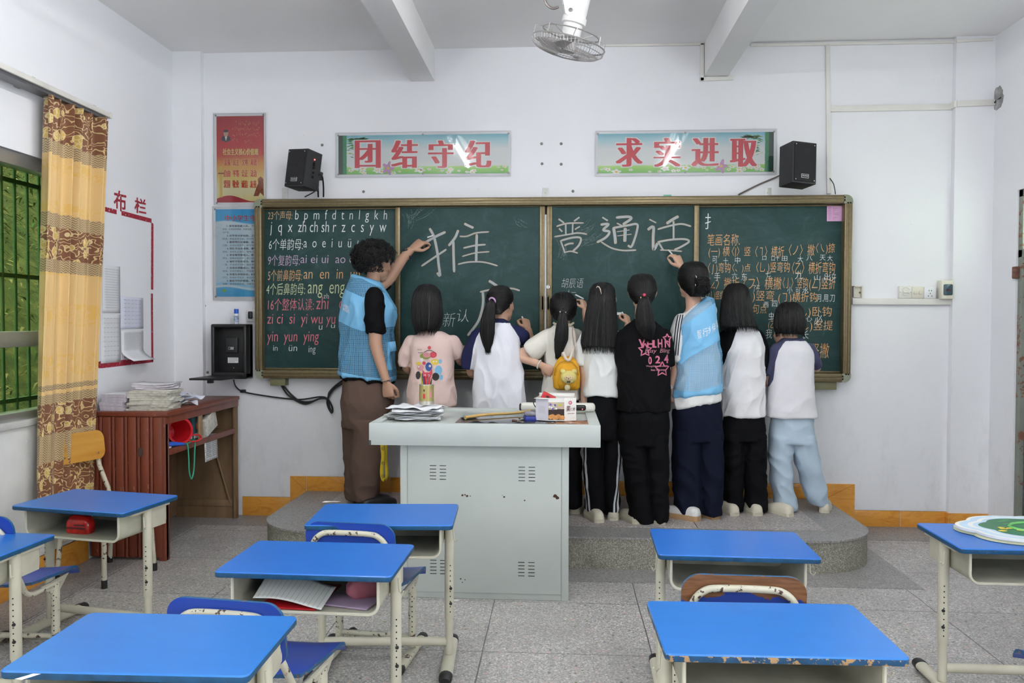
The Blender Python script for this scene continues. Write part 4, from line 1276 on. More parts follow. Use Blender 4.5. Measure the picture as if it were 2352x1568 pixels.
b = MB(); b.prism(patch_poly(14, .020, .03, 8), p, X, Z, (0, .004, 0)); b.build('keyhole_plate', M('dark_iron', (.06, .035, .03), .6), th)

M_PAGE = M('page_edges', (.66, .64, .56), .85, var=.12, vs=40); M_PAGE2 = M('lilac_page_edges', (.62, .57, .64), .85, var=.1, vs=40); M_COV = M('book_cover', (.70, .69, .62), .7)
def booklet(label, c, w, d, h, rz, m, group, cat='book', name='exercise_book', bend=0.):
    th = thing(name, label, cat, c, rz, group)
    b = MB(); n = 8
    b.grid(lambda s, v: ((s - .5) * w, (v - .5) * d, h + bend * (s - .5) ** 2), n, 2); 
    vs = [((i / n - .5) * w, s * d / 2, zz + bend * (i / n - .5) ** 2) for s in (-1, 1) for zz in (0, h) for i in range(n + 1)]
    b = MB(); N = n + 1
    fs = []
    for i in range(n): fs += [[i, i + 1, N + i + 1, N + i], [2 * N + i + 1, 2 * N + i, 3 * N + i, 3 * N + i + 1], [N + i, N + i + 1, 3 * N + i + 1, 3 * N + i], [i + 1, i, 2 * N + i, 2 * N + i + 1]]
    fs += [[0, N, 3 * N, 2 * N], [n, 2 * N + n, 3 * N + n, N + n]]
    b.add(vs, fs); b.build('pages', m, th, True, smooth=30)
    b = MB(); b.grid(lambda s, v: ((s - .5) * (w + .003), (v - .5) * (d + .003), h + .0006 + bend * (s - .5) ** 2), n, 1); b.build('cover', M_COV if m is M_PAGE else MATS['notice_paper'], th, True, solid=.0008)
    return th
r = random.Random(4)
z = cz
for i in range(9):
    h = r.uniform(.009, .015)
    pos = ('lowest of' if i == 0 else 'topmost of' if i == 8 else ('second', 'third', 'fourth', 'fifth', 'sixth', 'seventh', 'eighth')[i - 1] + ' from the bottom of')
    booklet(f'cream exercise book, {pos} the front pile on the brown cabinet', (-2.56 + r.uniform(-.012, .012), -.98 + r.uniform(-.012, .012), z), .26, .19, h, .12 + r.uniform(-.13, .13), M_PAGE, 'exercise books piled at the cabinet front'); z += h + .0016
zf = z
for i in range(3):
    h = r.uniform(.006, .01)
    booklet(f'white booklet, {("lower", "middle", "upper")[i]} of three lying across the front pile', (-2.575 + r.uniform(-.02, .02), -.93 + r.uniform(-.02, .02), z), .25, .18, h, .3 + r.uniform(-.25, .15), M_PAGE2, 'booklets lying across the front pile', bend=.03); z += h + .004
z = cz
for i in range(6):
    h = r.uniform(.012, .02)
    pos = ('lowest', 'second', 'third', 'fourth', 'fifth', 'topmost')[i]
    booklet(f'lilac edged book, {pos} of the wall-side pile on the cabinet', (-2.775 + .008 * (i > 2) + r.uniform(-.008, .008), -.98, z), .15, .24, h, r.uniform(-.05, .05), M_PAGE2, 'lilac edged books by the wall', name='textbook'); z += h + .0016
b = MB(); r = random.Random(9)
def crumple(c, w, d, rz, lift, seed):
    rr = random.Random(seed); ph = [rr.uniform(0, 6) for _ in range(6)]
    ca, sa = math.cos(rz), math.sin(rz)
    def f(s, v):
        x, y = (s - .5) * w, (v - .5) * d
        zz = lift * (.5 + .3 * math.sin(9 * s + ph[0]) * math.sin(7 * v + ph[1]) + .25 * math.sin(15 * s + 11 * v + ph[2])) + .002
        return (c[0] + ca * x - sa * y, c[1] + sa * x + ca * y, c[2] + zz)
    return f
for i, (c, w, d, rz, l, lab) in enumerate((((-2.53, -.72, cz), .22, .16, .5, .03, 'crumpled white paper under the loose heap on the cabinet'), ((-2.50, -.70, cz + .03), .2, .15, 1.1, .03, 'crumpled bluish paper on the loose heap on the cabinet'), ((-2.53, -.74, cz + .06), .17, .13, -.3, .025, 'crumpled lilac paper on top of the loose heap on the cabinet'))):
    o = MB().grid(crumple(c, w, d, rz, l, i), 18, 14).build('crumpled_paper', (M_PAP, M('bluish_paper', (.66, .70, .80), .8), M_PAP2)[i], solid=.001, smooth=20); tag(o, lab, 'paper', 'crumpled papers on the cabinet')
# pen pot
p = Vector((-2.68, -.86, cz)); zp_ = cz
p = Vector((*at(325, 893, x=-2.66)[:2], cz + .0))
p = Vector((-2.70, -.70, cz))
th = thing('felt_pen_tub', 'clear plastic tub of felt pens standing behind the book piles', 'pen tub', p)
t = NT('clear_tub'); tr = t.n('BsdfTransparent'); tr.inputs[0].default_value = (.9, .92, .95, 1); mx = t.n('MixShader'); mx.inputs[0].default_value = .18; t.l(tr.outputs[0], mx.inputs[1]); t.l(t.b.outputs[0], mx.inputs[2]); t.l(mx.outputs[0], t.out.inputs[0]); t.base((.8, .82, .85)); M_CLR = t.m
MB().lathe([(.042, 0), (.048, .14), (.046, .14), (.04, .004), (0, .004)], p, 24).build('tub', M_CLR, th)
MB().lathe([(.0505, .125), (.0505, .145), (.047, .146)], p, 24).build('tub_rim', M('lid_clear', (.6, .62, .65), .3), th)
b = MB(); b.lathe([(.0432, .012), (.0452, .06)], p, 24); b.build('label_band', M('sky_label', (.25, .52, .75), .5, var=.35, vs=50), th)
pc_ = [(.5, .06, .06), (.05, .05, .35), (.3, .05, .35), (.75, .5, .03), (.55, .1, .25), (.05, .03, .15), (.6, .15, .05), (.2, .1, .5)]
for i in range(8):
    a = i * 2.4; q = p + Vector((.024 * math.cos(a), .024 * math.sin(a), .006)); tp = p + Vector((.034 * math.cos(a + .5), .034 * math.sin(a + .5), .115 + .01 * (i % 3)))
    o = MB().tube([q, tp], .0058, 8).build('felt_pen', M(f'felt_{i}', pc_[i], .4), smooth=40)
    tag(o, ('crimson', 'navy', 'purple', 'yellow', 'magenta', 'dark indigo', 'orange', 'violet')[i] + ' felt pen standing in the clear plastic tub', 'pen', 'felt pens in the clear tub')
# on the shelf
SZ = .6725
M_RED = M('red_plastic', (.55, .012, .02), .25)
p = Vector((-2.475, -.90, SZ + .088))
th = thing('plastic_basket', 'red plastic dustpan bowl lying on its side on the cabinet shelf', 'basket', (p[0], p[1], SZ))
b = MB().lathe([(.052, -.10), (.078, .06), (.086, .06), (.088, .066), (.074, .066), (.05, -.09), (0, -.09)], p, 28, axis=(.55, -.35, .1)); b.build('bowl', M_RED, th)
q = p + Vector((.06, .05, -.05))
b = MB(); b.tube([q + Vector((.03 * math.cos(a) + .03, .035 * math.cos(a) + .03, .022 * math.sin(a) - .005)) for a in np.linspace(0, 2 * PI, 18, False)], .006, 8, closed=True); b.build('bowl_handle', M_RED, th)
th = thing('game_box', 'teal board game box with orange pictures on the cabinet shelf', 'box', (-2.60, -.62, SZ))
b = MB().box(-2.74, -2.45, -.70, -.56, SZ, SZ + .15, .003); b.build('carton', M('teal_card', (.03, .14, .16), .5, var=.3, vs=14), th)
b = MB(); b.box(-2.449, -2.4475, -.67, -.60, SZ + .05, SZ + .1); b.prism(patch_poly(11, .03, .022, 4), (-2.4475, -.64, SZ + .09), Y, Z, (.001, 0, 0), 1); b.box(-2.449, -2.4465, -.69, -.585, SZ + .01, SZ + .042, m=2)
b.prism(patch_poly(9, .07, .025, 5), (-2.55, -.7005, SZ + .08), X, Z, (0, -.001, 0), 1); b.box(-2.52, -2.455, -.7015, -.70, SZ + .01, SZ + .045, m=2); b.build('printed_panel', [M('teal_dark', (.012, .05, .06), .5), M('orange_print', (.62, .16, .05), .5), M_CHIP], th)
o = MB().box(-2.445, -2.41, -.60, -.42, SZ + .03, SZ + .155, .003, rot=Matrix.Rotation(.35, 3, 'X')).build('picture_book', [M_PAGE]); tag(o, 'thick white picture book leaning at a slant on the cabinet shelf', 'book')
p = (-2.47, -.50, SZ + .03); o = MB().lathe([(.02, -.02), (.05, .03), (.052, .032), (.045, .032), (.018, -.014), (0, -.014)], p, 20, axis=(.3, .2, 1)).build('small_dish', M_RED); tag(o, 'small red dish behind the slanting picture book', 'dish')
o = MB().tube([(-2.44, -1.12, SZ + .035), (-2.43, -1.02, SZ + .025), (-2.40, -.93, SZ + .012)], [.016, .016, .009], 10).build('blue_tube', M('cobalt_plastic', (.02, .12, .6), .3)); tag(o, 'bright blue plastic tube at the near end of the cabinet shelf', 'tube')
o = MB().box(-2.455, -2.425, -1.12, -1.04, SZ, SZ + .04, .003).build('small_carton', M_COV); tag(o, 'small cream carton at the near end of the cabinet shelf', 'box')
cable('skipping_rope', 'green cord coiled on the cabinet shelf and looping over the edge', [(-2.46, -1.0, SZ + .006), (-2.50, -.85, SZ + .006), (-2.44, -.72, SZ + .006), (-2.40, -.80, SZ + .010), (-2.42, -.95, SZ + .006), (-2.396, -.90, SZ + .012), (-2.392, -.885, .60), (-2.391, -.88, .50), (-2.391, -.85, .445), (-2.391, -.815, .50), (-2.392, -.80, .62), (-2.396, -.79, SZ + .012), (-2.45, -.78, SZ + .012)], .0045, M('green_cord', (.04, .42, .25), .6), cat='rope')
b = MB().grid(lambda s, v: ((-2.47 + .075 * v, -.5 - .22 * s + .1, SZ + .004) if v < .55 else (-2.43 + .06 * (v - .55) + .01, -.40 - .20 * s - .10 * (v - .55), SZ + .006 - (v - .55) * .36)), 6, 20)
o = b.build('newspaper', M('newsprint', (.62, .63, .65), .85, var=.15, vs=60), solid=.0012); tag(o, 'folded newspaper drooping over the edge of the cabinet shelf', 'newspaper')
b = MB()
for i in range(10):
    v = .62 + i * .033; z_ = SZ + .006 - (v - .55) * .36; x_ = -2.43 + .06 * (v - .55) + .0118
    for a_, c_ in ((.1, .45), (.52, .9)): b.add([(x_, -.40 - .2 * a_ - .1 * (v - .55), z_), (x_, -.40 - .2 * c_ - .1 * (v - .55), z_), (x_ + .0003, -.40 - .2 * c_ - .1 * (v - .55), z_ - .006), (x_ + .0003, -.40 - .2 * a_ - .1 * (v - .55), z_ - .006)], [[0, 1, 2, 3]])
b.build('print', M('news_ink', (.3, .3, .31), .9), o, smooth=0)
# ================================================================== desks and chairs
def blue_top(name, col=(.014, .125, .47)):
    if name in MATS: return MATS[name]
    t = NT(name); co = t.co()
    n = t.noise(t.co(scale=(.35, 1, 1)), 14, 6, .7)
    c = t.mix(t.step(n, .1, .9), col, tuple(min(1, x * 1.22 + .006) for x in col))
    sp = t.noise(co, 160, 2)
    c = t.mix(t.math('MULTIPLY', t.step(sp, .76, .8), .35), c, (.3, .4, .6))
    t.base(c); t.rough(.3)
    MATS[name] = t.m
    return t.m


M_TOP = blue_top('blue_laminate')
M_TOP2 = blue_top('blue_laminate_pale', (.016, .150, .49))
M_EDGE = M('teal_edge', (.008, .085, .20), .5, var=.12, vs=30, wear=(.28, .14, .08), wt=.66, ws=70)
M_EDGEW = M('worn_edge', (.008, .075, .18), .5, var=.12, vs=30, wear=(.42, .26, .12), wt=.52, ws=38)
M_CREAM = M('cream_steel', (.585, .565, .45), .42, var=.05, vs=12, wear=(.14, .07, .05), wt=.71, ws=30)
M_CREAMW = M('worn_cream_steel', (.60, .58, .46), .42, var=.05, vs=12, wear=(.07, .035, .03), wt=.585, ws=38)
M_TRAY = M('tray_steel', (.50, .49, .39), .5, var=.12, vs=7)
M_CAP = M('black_cap', (.015, .015, .016), .45)
M_HOLE = M('dark_hole', (.02, .018, .015), .8)
M_SEAT = M('blue_ply', (.018, .065, .42), .3, var=.05)
M_SEATE = M('blue_ply_edge', (.012, .10, .24), .5, var=.1, wear=(.20, .10, .05), wt=.6, ws=25)
M_PEEL = M('bare_ply', (.20, .085, .035), .6, var=.15, vs=14)


def rrect(w, d, r, n=5):
    p = []
    for cx, cy, a0 in ((w / 2 - r, d / 2 - r, 0), (-w / 2 + r, d / 2 - r, PI / 2), (-w / 2 + r, -d / 2 + r, PI), (w / 2 - r, -d / 2 + r, 1.5 * PI)):
        for i in range(n + 1):
            a = a0 + PI / 2 * i / n; p.append((cx + r * math.cos(a), cy + r * math.sin(a)))
    return p


def desk(h, label, loc, rz, top=None, edge=None, d=.38):
    th = thing('school_desk', label, 'desk', (loc[0], loc[1], 0), rz, 'blue school desks')
    w = .6; tk = .02
    b = MB()
    P = rrect(w, d, .018)
    rings = [[(x * s, y * s, z) for x, y in rrect(w - e, d - e, .018)] for e, z, s in ((.004, h - tk, 1), (0, h - tk + .003, 1), (0, h - .0035, 1))]
    b.loft(rings, 1, cap=False); b.add([(x, y, h - tk) for x, y in rrect(w - .004, d - .004, .018)], [list(range(24))], 1)
    b.loft([rings[-1], [(x, y, h) for x, y in rrect(w - .006, d - .006, .017)]], 0, cap=False); b.add([(x, y, h) for x, y in rrect(w - .006, d - .006, .017)], [list(range(24))], 0)
    b.build('tabletop', [top or M_TOP, edge or M_EDGE], th, True, smooth=50)
    # book tray: a trough open to the sitter
    hz = h - tk
    def prof(W_, z0, r):
        q = [(-W_ / 2, hz)]
        q += [(-W_ / 2 + r - r * math.cos(a), z0 + r - r * math.sin(a)) for a in np.linspace(0, PI / 2, 6)]
        q += [(W_ / 2 - r + r * math.sin(a), z0 + r - r * math.cos(a)) for a in np.linspace(0, PI / 2, 6)]
        return q + [(W_ / 2, hz)]
    po, pi = prof(.50, hz - .122, .035), prof(.488, hz - .116, .03)
    y0, y1 = -d / 2 + .035, d / 2 - .03
    b = MB(); n = len(po)
    b.loft([[(x, y, z) for x, z in po] for y in (y0, y1)], 0, False, False); b.loft([[(x, y, z) for x, z in pi] for y in (y0, y1 - .005)], 0, False, False)
    b.loft([[(x, y0, z) for x, z in po], [(x, y0, z) for x, z in pi]], 0, False, False)
    b.add([(x, y1, z) for x, z in po], [list(range(n))], 0); b.add([(x, y1 - .005, z) for x, z in pi], [list(range(n))], 0)
    b.build('book_tray', M_TRAY, th, True, smooth=40)
    b = MB(); b.tube([(x, y0 - .002, z) for x, z in prof(.497, hz - .120, .035)], .0055, 6, up=Y); b.build('tray_rim', M_CREAM, th, True)
    for s in (-1, 1):
        x = s * .272
        b = MB()
        b.tube([(x, .0, .20), (x, .0, hz - .004)], .0195, 14, flat=1.15, up=Y)
        b.tube([(x, .0, .05), (x, .0, .23)], .0165, 14, flat=1.15, up=Y)
        for k in range(10):
            z = .235 + k * .022
            if z < hz - .13: b.lathe([(.0028, 0), (.0028, .0012), (0, .0012)], (x + s * .006, -.0205, z), 8, 1, axis=(s * .3, -1, 0))
        b.build('leg', [M_CREAM, M_HOLE], th, True)
        b = MB()
        for z in (.27, .335): b.lathe([(0, .005), (.006, .004), (.007, 0)], (x + s * .008, -.02, z), 8, axis=(s * .3, -1, 0))
        b.build('leg_bolt', M_CAP, th, True)
        b = MB(); b.box(x - s * .008 - .004, x - s * .008 + .004, .02, .135, hz - .105, hz - .004, .003); b.box(x - .016, x + .016, -.12, .135, hz - .012, hz - .001)
        b.build('side_plate', M_CREAM, th, True)
        b = MB(); b.tube([(x, -.20, .03), (x, .20, .03)], .027, 14, flat=.72); b.build('foot_bar', M_CREAM, th, True)
        for e in (-1, 1):
            b = MB(); b.tube([(x, e * .175, .0295), (x, e * .19, .0295), (x, e * .215, .0285), (x, e * .222, .027)], [.0285, .0285, .026, .018], 14, flat=.8); b.build('foot_cap', M_CAP, th, True)
        b = MB(); b.tube([(x + s * .02, -.05, hz - .03), (x + s * .024, -.052, hz - .075), (x + s * .034, -.058, hz - .083), (x + s * .04, -.062, hz - .07)], .003, 6); b.build('bag_hook', M_CREAM, th, True)
    b = MB(); b.tube([(-.26, 0, .10), (.26, 0, .10)], .015, 12, flat=1.3, up=Z); b.build('crossbar', M_CREAM, th, True)
    return th


def chair(label, loc, rz, peel=False, sh=.36, bh=.66):
    th = thing('school_chair', label, 'chair', (loc[0], loc[1], 0), rz, 'blue school chairs')
    # seat: bent plywood, waterfall front edge, raised rear
    def seat(s, v, o=0.):
        x = (s - .5) * .385; y = -.16 + .36 * v
        z = sh + .018 * math.cos(min(1, v / .8) * PI) * .5 + .012 * (2 * s - 1) ** 2
        if v > .78: z = z - .05 * ((v - .78) / .22) ** 2 * .9 + .012 * (v - .78)
        rx = 1 - .06 * max(0, abs(2 * v - 1) - .8) / .2
        return (x * rx, y, z + o)
    b = MB(); b.grid(lambda s, v: seat(s, v, .006), 12, 20, 0); b.grid(lambda s, v: seat(s, v, -.006), 12, 20, 0)
    N, K = 13, 21
    edge = [j * N for j in range(K)], [j * N + 12 for j in range(K)], list(range(N)), [20 * N + i for i in range(N)]
    off = N * K
    for e in edge:
        b.f += [[e[i], e[i + 1], e[i + 1] + off, e[i] + off] for i in range(len(e) - 1)]; b.mi += [1] * (len(e) - 1)
    b.build('seat', [M_SEAT, M_SEATE], th, True, smooth=50)
    # backrest
    yb = -.235
    pol = rrect(.375, .20, .055, 6)
    zc = bh - .10
    def bk(p, o): return (p[0], yb - .055 + .35 * p[0] ** 2 * -1 + .035 - .16 * p[1] + o, zc + p[1])
    b = MB(); n = len(pol)
    core = [(p[0] * k, p[1] * k) for k in (1, .75, .5, .25) for p in pol]
    for o, m in ((.006, 0), (-.006, 2)):
        base = len(b.v); b.v += [bk(p, o) for p in core]
        for q in range(3):
            for j in range(n): b.f.append([base + q * n + j, base + q * n + (j + 1) % n, base + (q + 1) * n + (j + 1) % n, base + (q + 1) * n + j]); b.mi.append(m)
        b.f.append([base + 3 * n + j for j in range(n)]); b.mi.append(m)
    for j in range(n): b.f.append([j, (j + 1) % n, 4 * n + (j + 1) % n, 4 * n + j]); b.mi.append(1)
    b.build('backrest', [M_SEAT, M_SEATE, peel_mat() if peel else M_SEAT], th, True, smooth=60)
    # frame: inverted U tube behind the backrest continuing under the seat
    pts = [(-.168, .06, sh - .035), (-.168, -.10, sh - .035), (-.168, -.165, sh - .02), (-.166, -.20, sh + .03)]
    U = [(-.160, zc - .03), (-.150, zc + .02), (-.118, zc + .052), (-.07, zc + .06)]
    L = pts + [(x, bk((x, z - zc), -.018)[1], z) for x, z in U]
    path = L + [(-p[0], p[1], p[2]) for p in L[::-1]]
    b = MB()
    Q = []
    Pn = [np.array(p) for p in path]
    for i in range(len(Pn) - 1):
        p0, p1, p2, p3 = Pn[max(i - 1, 0)], Pn[i], Pn[i + 1], Pn[min(i + 2, len(Pn) - 1)]
        for k in range(4):
            t_ = k / 4; Q.append(.5 * (2 * p1 + (p2 - p0) * t_ + (2 * p0 - 5 * p1 + 4 * p2 - p3) * t_ * t_ + (3 * p1 - p0 - 3 * p2 + p3) * t_ ** 3))
    b.tube(Q + [Pn[-1]], .0115, 10); b.build('back_frame', M_CREAMW, th, True)
    for s in (-1, 1):
        x = s * .168
        b = MB(); b.tube([(x, .03, .05), (x, .03, sh - .035)], .017, 12, flat=1.25, up=Y)
        for k in range(8): b.lathe([(.0028, 0), (.0028, .0012), (0, .0012)], (x + s * .005, .008, .12 + k * .022), 8, 1, axis=(s * .3, -1, 0))
        b.build('leg', [M_CREAMW, M_HOLE], th, True)
        b = MB(); b.prism([(-.07, sh - .022), (.13, sh - .022), (.11, sh - .035), (.06, sh - .075), (.0, sh - .075), (-.05, sh - .045)], (x - .004, 0, 0), Y, Z, (.008, 0, 0)); b.build('seat_bracket', M_CREAMW, th, True)
        b = MB(); b.tube([(x, -.17, .025), (x, .19, .025)], .022, 12, flat=.75); b.build('foot_bar', M_CREAMW, th, True)
        for e, ye in ((-1, -.17), (1, .19)):
            b = MB(); b.tube([(x, ye - e * .02, .0245), (x, ye + e * .012, .0245), (x, ye + e * .025, .0225)], [.0235, .0235, .017], 12, flat=.85); b.build('foot_cap', M_CAP, th, True)
    b = MB(); b.tube([(-.16, .03, .09), (.16, .03, .09)], .012, 10); b.build('crossbar', M_CREAMW, th, True)
    return th


def peel_mat():
    if 'peel' in MATS: return MATS['peel']
    t = NT('peel'); co = t.co(); x, y, z = t.sep(co)
    n = t.noise(co, 16, 4)
    f = t.math('ADD', t.math('ADD', z, t.math('MULTIPLY', t.math('ABSOLUTE', x), .18)), t.math('MULTIPLY', t.math('SUBTRACT', n, .5), .09))
    g = t.noise(t.co(scale=(.2, 1, 2)), 60, 4)
    t.base(t.mix(t.step(f, .641, .643), (.014, .05, .33), t.mix(t.step(g, .35, .7), (.24, .11, .05), (.13, .055, .022)))); t.rough(.5)
    MATS['peel'] = t.m
    return t.m


dA = desk(.628, 'blue desk by the yellow chair, holding a red packet', (-2.167, -2.262), -.18)
dB = desk(.648, 'blue desk against the lectern with a chipped white corner', (-.745, -2.51), .065)
dC = desk(.638, 'blue desk with papers and a red folder in its open tray', (-.845, -3.106), -.02)
dD = desk(.64, 'large looking blue desk filling the bottom window-side corner, white mark on top', (-1.03, -3.86), .02, M_TOP2)
dE = desk(.643, 'blue desk with a badly chipped and split front edge, empty tray', (.558, -3.665), .02, M_TOP2, M_EDGEW)
dG = desk(.593, 'low blue desk with an empty tray right before the platform', (.673, -2.655), -.025)
dH = desk(.63, 'blue desk under the green cloud-shaped boards', (1.785, -2.62), -.005)
dF = desk(.62, 'blue desk cut by the window-side frame edge, beside a blue chair', (-2.31, -2.99), -.05)
chair('blue chair with a rusty tube back tucked against the desk with papers', (-.815, -2.44), -.10)
chair('blue chair back rising before the desk filled with papers', (-.955, -3.29), -.12, bh=.645)
chair('blue chair with brown peeled veneer on its back', (.568, -3.11), -.03, True, bh=.695)
chair('blue chair at the desk holding the red packet', (-2.37, -2.56), .05, bh=.69)
chair('blue chair seat showing below the desk with cloud boards', (1.74, -3.22), .0, bh=.62)

# chipped white corner, tape, marks
p = at(752, 1152, z=.649)
b = MB(); b.add([np.array(p) + np.array(q) for q in ((-.015, .012, 0), (.06, .014, 0), (.045, .0, 0), (.02, .003, 0), (.0, -.012, 0), (-.022, -.012, 0))], [[0, 1, 2, 3, 4, 5]])
b.build('chipped_corner', M_PRW, dB, smooth=0)
p = at(60, 1554, z=.641)
b = MB(); b.add([np.array(p) + np.array(q) for q in ((-.02, -.012, 0), (.0, -.016, 0), (.012, .0, 0), (.024, .018, 0), (.004, .018, 0), (-.006, .004, 0))], [[0, 1, 2, 3, 4, 5]])
b.build('tape_scrap', M_CHIP, dD, smooth=0)

# contents of the trays -------------------------------------------------
def in_desk(dk, lx, ly, lz):
    return full(dk) @ Vector((lx, ly, lz))
def put(mb, name, mat, dk, label, cat, pos, rz=0., group=None, smooth=40, solid=0):
    o = mb.build(name, mat, smooth=smooth, solid=solid)
    o.location = in_desk(dk, *pos); o.rotation_euler = (0, 0, dk.rotation_euler[2] + rz)
    return tag(o, label, cat, group)
tz = .628 - .02 - .115
b = MB(); b.loft([[(x * s, y * s + o, z) for x, y in rrect(.13, .06, .02)] for s, z, o in ((.9, 0, 0), (1, .02, 0), (.95, .05, 0), (.7, .075, 0), (.3, .085, 0))])
o = put(b, 'snack_packet', M('red_foil', (.62, .02, .015), .18, var=.2, vs=30), dA, 'shiny red foil packet in the tray of the desk by the yellow chair', 'packet', (-.03, -.07, tz), .05)
b = MB(); b.box(-.05, .05, -.0335, -.032, .022, .030); b.box(-.01, .045, -.0335, -.032, .036, .044); b.build('print', M('packet_ink', (.12, .01, .01), .4), o, True, smooth=0)
tz = .638 - .02 - .115
b = MB().box(-.10, .10, -.13, .13, 0, .006, .002)
put(b, 'red_folder', M('red_card', (.36, .008, .012), .35), dC, 'red folder lying in the tray of the desk with papers', 'folder', (-.06, -.02, tz + .001), -.05)
b = MB().grid(lambda s, v: ((s - .5) * .24, (v - .5) * .14, .016 + .045 * (1 - s) ** 2 * (.4 + .6 * v) + .03 * v + .012 * math.sin(4 * s)), 18, 10)
o = put(b, 'lined_paper', M('lined_grey_paper', (.60, .62, .58), .85, var=.03), dC, 'curled lined sheet on top of the red folder', 'paper', (-.06, -.08, tz), -.06, solid=.001, smooth=60)
b = MB()
for k in range(14):
    s0 = .06 + k * .067
    vs = []
    for v in np.linspace(.03, .97, 8):
        for ds in (0, .006):
            s = s0 + ds; vs.append(((s - .5) * .24, (v - .5) * .14, .0172 + .045 * (1 - s) ** 2 * (.4 + .6 * v) + .03 * v + .012 * math.sin(4 * s)))
    b.add(vs, [[2 * i, 2 * i + 1, 2 * i + 3, 2 * i + 2] for i in range(7)])
b.build('ruled_lines', M('rule_ink', (.34, .37, .38), .9), o, True, smooth=0)
b = MB().box(-.09, .09, -.06, .06, 0, .007, .002)
put(b, 'notebook', M('lilac_cover', (.40, .30, .42), .6, var=.1), dC, 'lilac notebook at the far side of the paper-filled tray', 'notebook', (.13, -.06, tz + .001), -.22)
b = MB(); b.loft([[(x * s, y * s, z) for x, y in rrect(.13, .075, .03)] for s, z in ((.8, 0), (1, .015), (1, .04), (.75, .058))])
put(b, 'pencil_pouch', M('pink_cloth', (.42, .13, .17), .8, var=.12, vs=20), dC, 'soft pink pencil pouch on the lilac notebook', 'pouch', (.165, -.01, tz + .009), .5)
b = MB().box(-.055, .055, -.04, .04, 0, .085, .004)
put(b, 'pink_carton', M('pale_pink_card', (.62, .33, .32), .6), dC, 'pale pink carton at the back of the paper-filled tray', 'box', (-.10, .07, tz + .008), .1)
b = MB(); b.ball((0, 0, .02), (.03, .025, .02)); b.ball((.02, .02, .035), (.02, .02, .02))
put(b, 'crumpled_wrapper', M('dark_foil', (.10, .05, .04), .35, var=.3, vs=40), dC, 'dark crumpled wrapper in the window-side end of the paper-filled tray', 'wrapper', (-.19, -.02, tz + .001))

# cloud shaped boards on the door-side desk
def cloud(s):
    p = []
    for i in range(120):
        a = 2 * PI * i / 120
        r = 1 + .10 * abs(math.sin(3.5 * a + .5))
        p.append((s * .30 * r * math.cos(a), s * .20 * r * math.sin(a)))
    return p
for i, (lab, cols) in enumerate((('pale yellow cloud-shaped board under the green one', 0), ('green printed cloud-shaped board with yellow lettering', 1))):
    z = .632 + i * .0125
    if not i:
        b = MB(); b.prism(cloud(1.0), (0, 0, 0), X, Y, (0, 0, .010)); o = b.build('cloud_board', M('pale_yellow_foam', (.78, .74, .42), .5)); o.location = (1.915, -2.59, z); o.rotation_euler = (0, 0, -.1); tag(o, lab, 'board'); continue
    th = thing('cloud_board', lab, 'board', (1.915, -2.59, z), -.1 + i * .06)
    b = MB(); b.prism(cloud(1.0), (0, 0, 0), X, Y, (0, 0, .010)); b.build('foam_sheet', M('foam_white', (.80, .80, .76), .5) if i else M('pale_yellow_foam', (.78, .74, .42), .5), th, True)
    if i:
        b = MB(); zz = .0103
        for k, (s, m) in enumerate(((.95, 0), (.86, 1), (.80, 0), (.74, 2))): b.add([(x, y, zz + k * .0003) for x, y in cloud(s)], [list(range(120))], m)
        b.tube([(.13 * math.cos(a), .085 * math.sin(a), zz + .002) for a in np.linspace(0, 2 * PI, 40, False)], .006, 4, m=3, closed=True)
        rr_ = random.Random(2)
        for k in range(16):
            x, y = -.2 + .02 * k + rr_.uniform(-.01, .01), -.06 + .05 * math.sin(k * .7); b.prism([(x + p_[0], y + p_[1]) for p_ in patch_poly(8, .018, .011, k)], (0, 0, zz + .002), X, Y, (0, 0, .0006), 4)
        for k in range(26):
            a = k * 2.4; x, y = .2 * math.cos(a) * (.6 + .4 * math.sin(k)), .14 * math.sin(a)
            b.add([(x, y, zz + .0014), (x + .03, y + .006, zz + .0014), (x + .05, y + .012, zz + .0014), (x + .022, y + .012, zz + .0014)], [[0, 1, 2, 3]], 3)
        b.build('printed_picture', [M('sky_foam', (.50, .68, .84), .4), M_CHIP, M('deep_green_print', (.02, .16, .07), .4), M('leaf_print', (.15, .48, .12), .4), M('yellow_print', (.75, .62, .06), .4)], th, True, smooth=0)
b = MB().box(-.11, .11, -.06, .06, 0, .004, .001)
o = b.build('white_card', M_PRW); o.location = (1.99, -2.62, .632 + .0245); o.rotation_euler = (0, 0, -.12); tag(o, 'white card lying on the green cloud-shaped board', 'card')

# yellow chair by the curtain ------------------------------------------------
th = thing('wood_chair', 'cream tube chair with a yellow wood backrest before the curtain', 'chair', (-2.60, -1.44, 0), -1.91)
t = NT('yellow_wood'); co = t.co(scale=(.12, 1, 1)); n = t.noise(co, 26, 5)
t.base(t.mix(t.step(n, .35, .75), (.60, .33, .065), (.52, .24, .035))); t.rough(.35)
M_YW = t.m
pol = rrect(.335, .165, .05, 6)
pol = [(x, y if y < 0 else y + .012 * math.cos(x / .1675 * PI / 2)) for x, y in pol]
b = MB(); n = len(pol)
def yb(p, o): return (p[0], -.222 - .12 * p[1] - .5 * p[0] ** 2 + o, .725 + p[1])
b.loft([[yb(p, o) for p in pol] for o in (-.008, .008)])
b.build('backrest', M_YW, th, True)
b = MB()
for s in (-1, 1): b.lathe([(0, .004), (.005, .003), (.006, 0)], yb((s * .11, -.045), .008), 10, axis=(0, 1, 0))
b.build('backrest_screw', MATS['chrome'], th, True)
b = MB(); b.loft([[(x, y, z) for x, y in rrect(.36, .35, .05)] for z in (.405, .42)]); b.build('seat', M_YW, th, True)
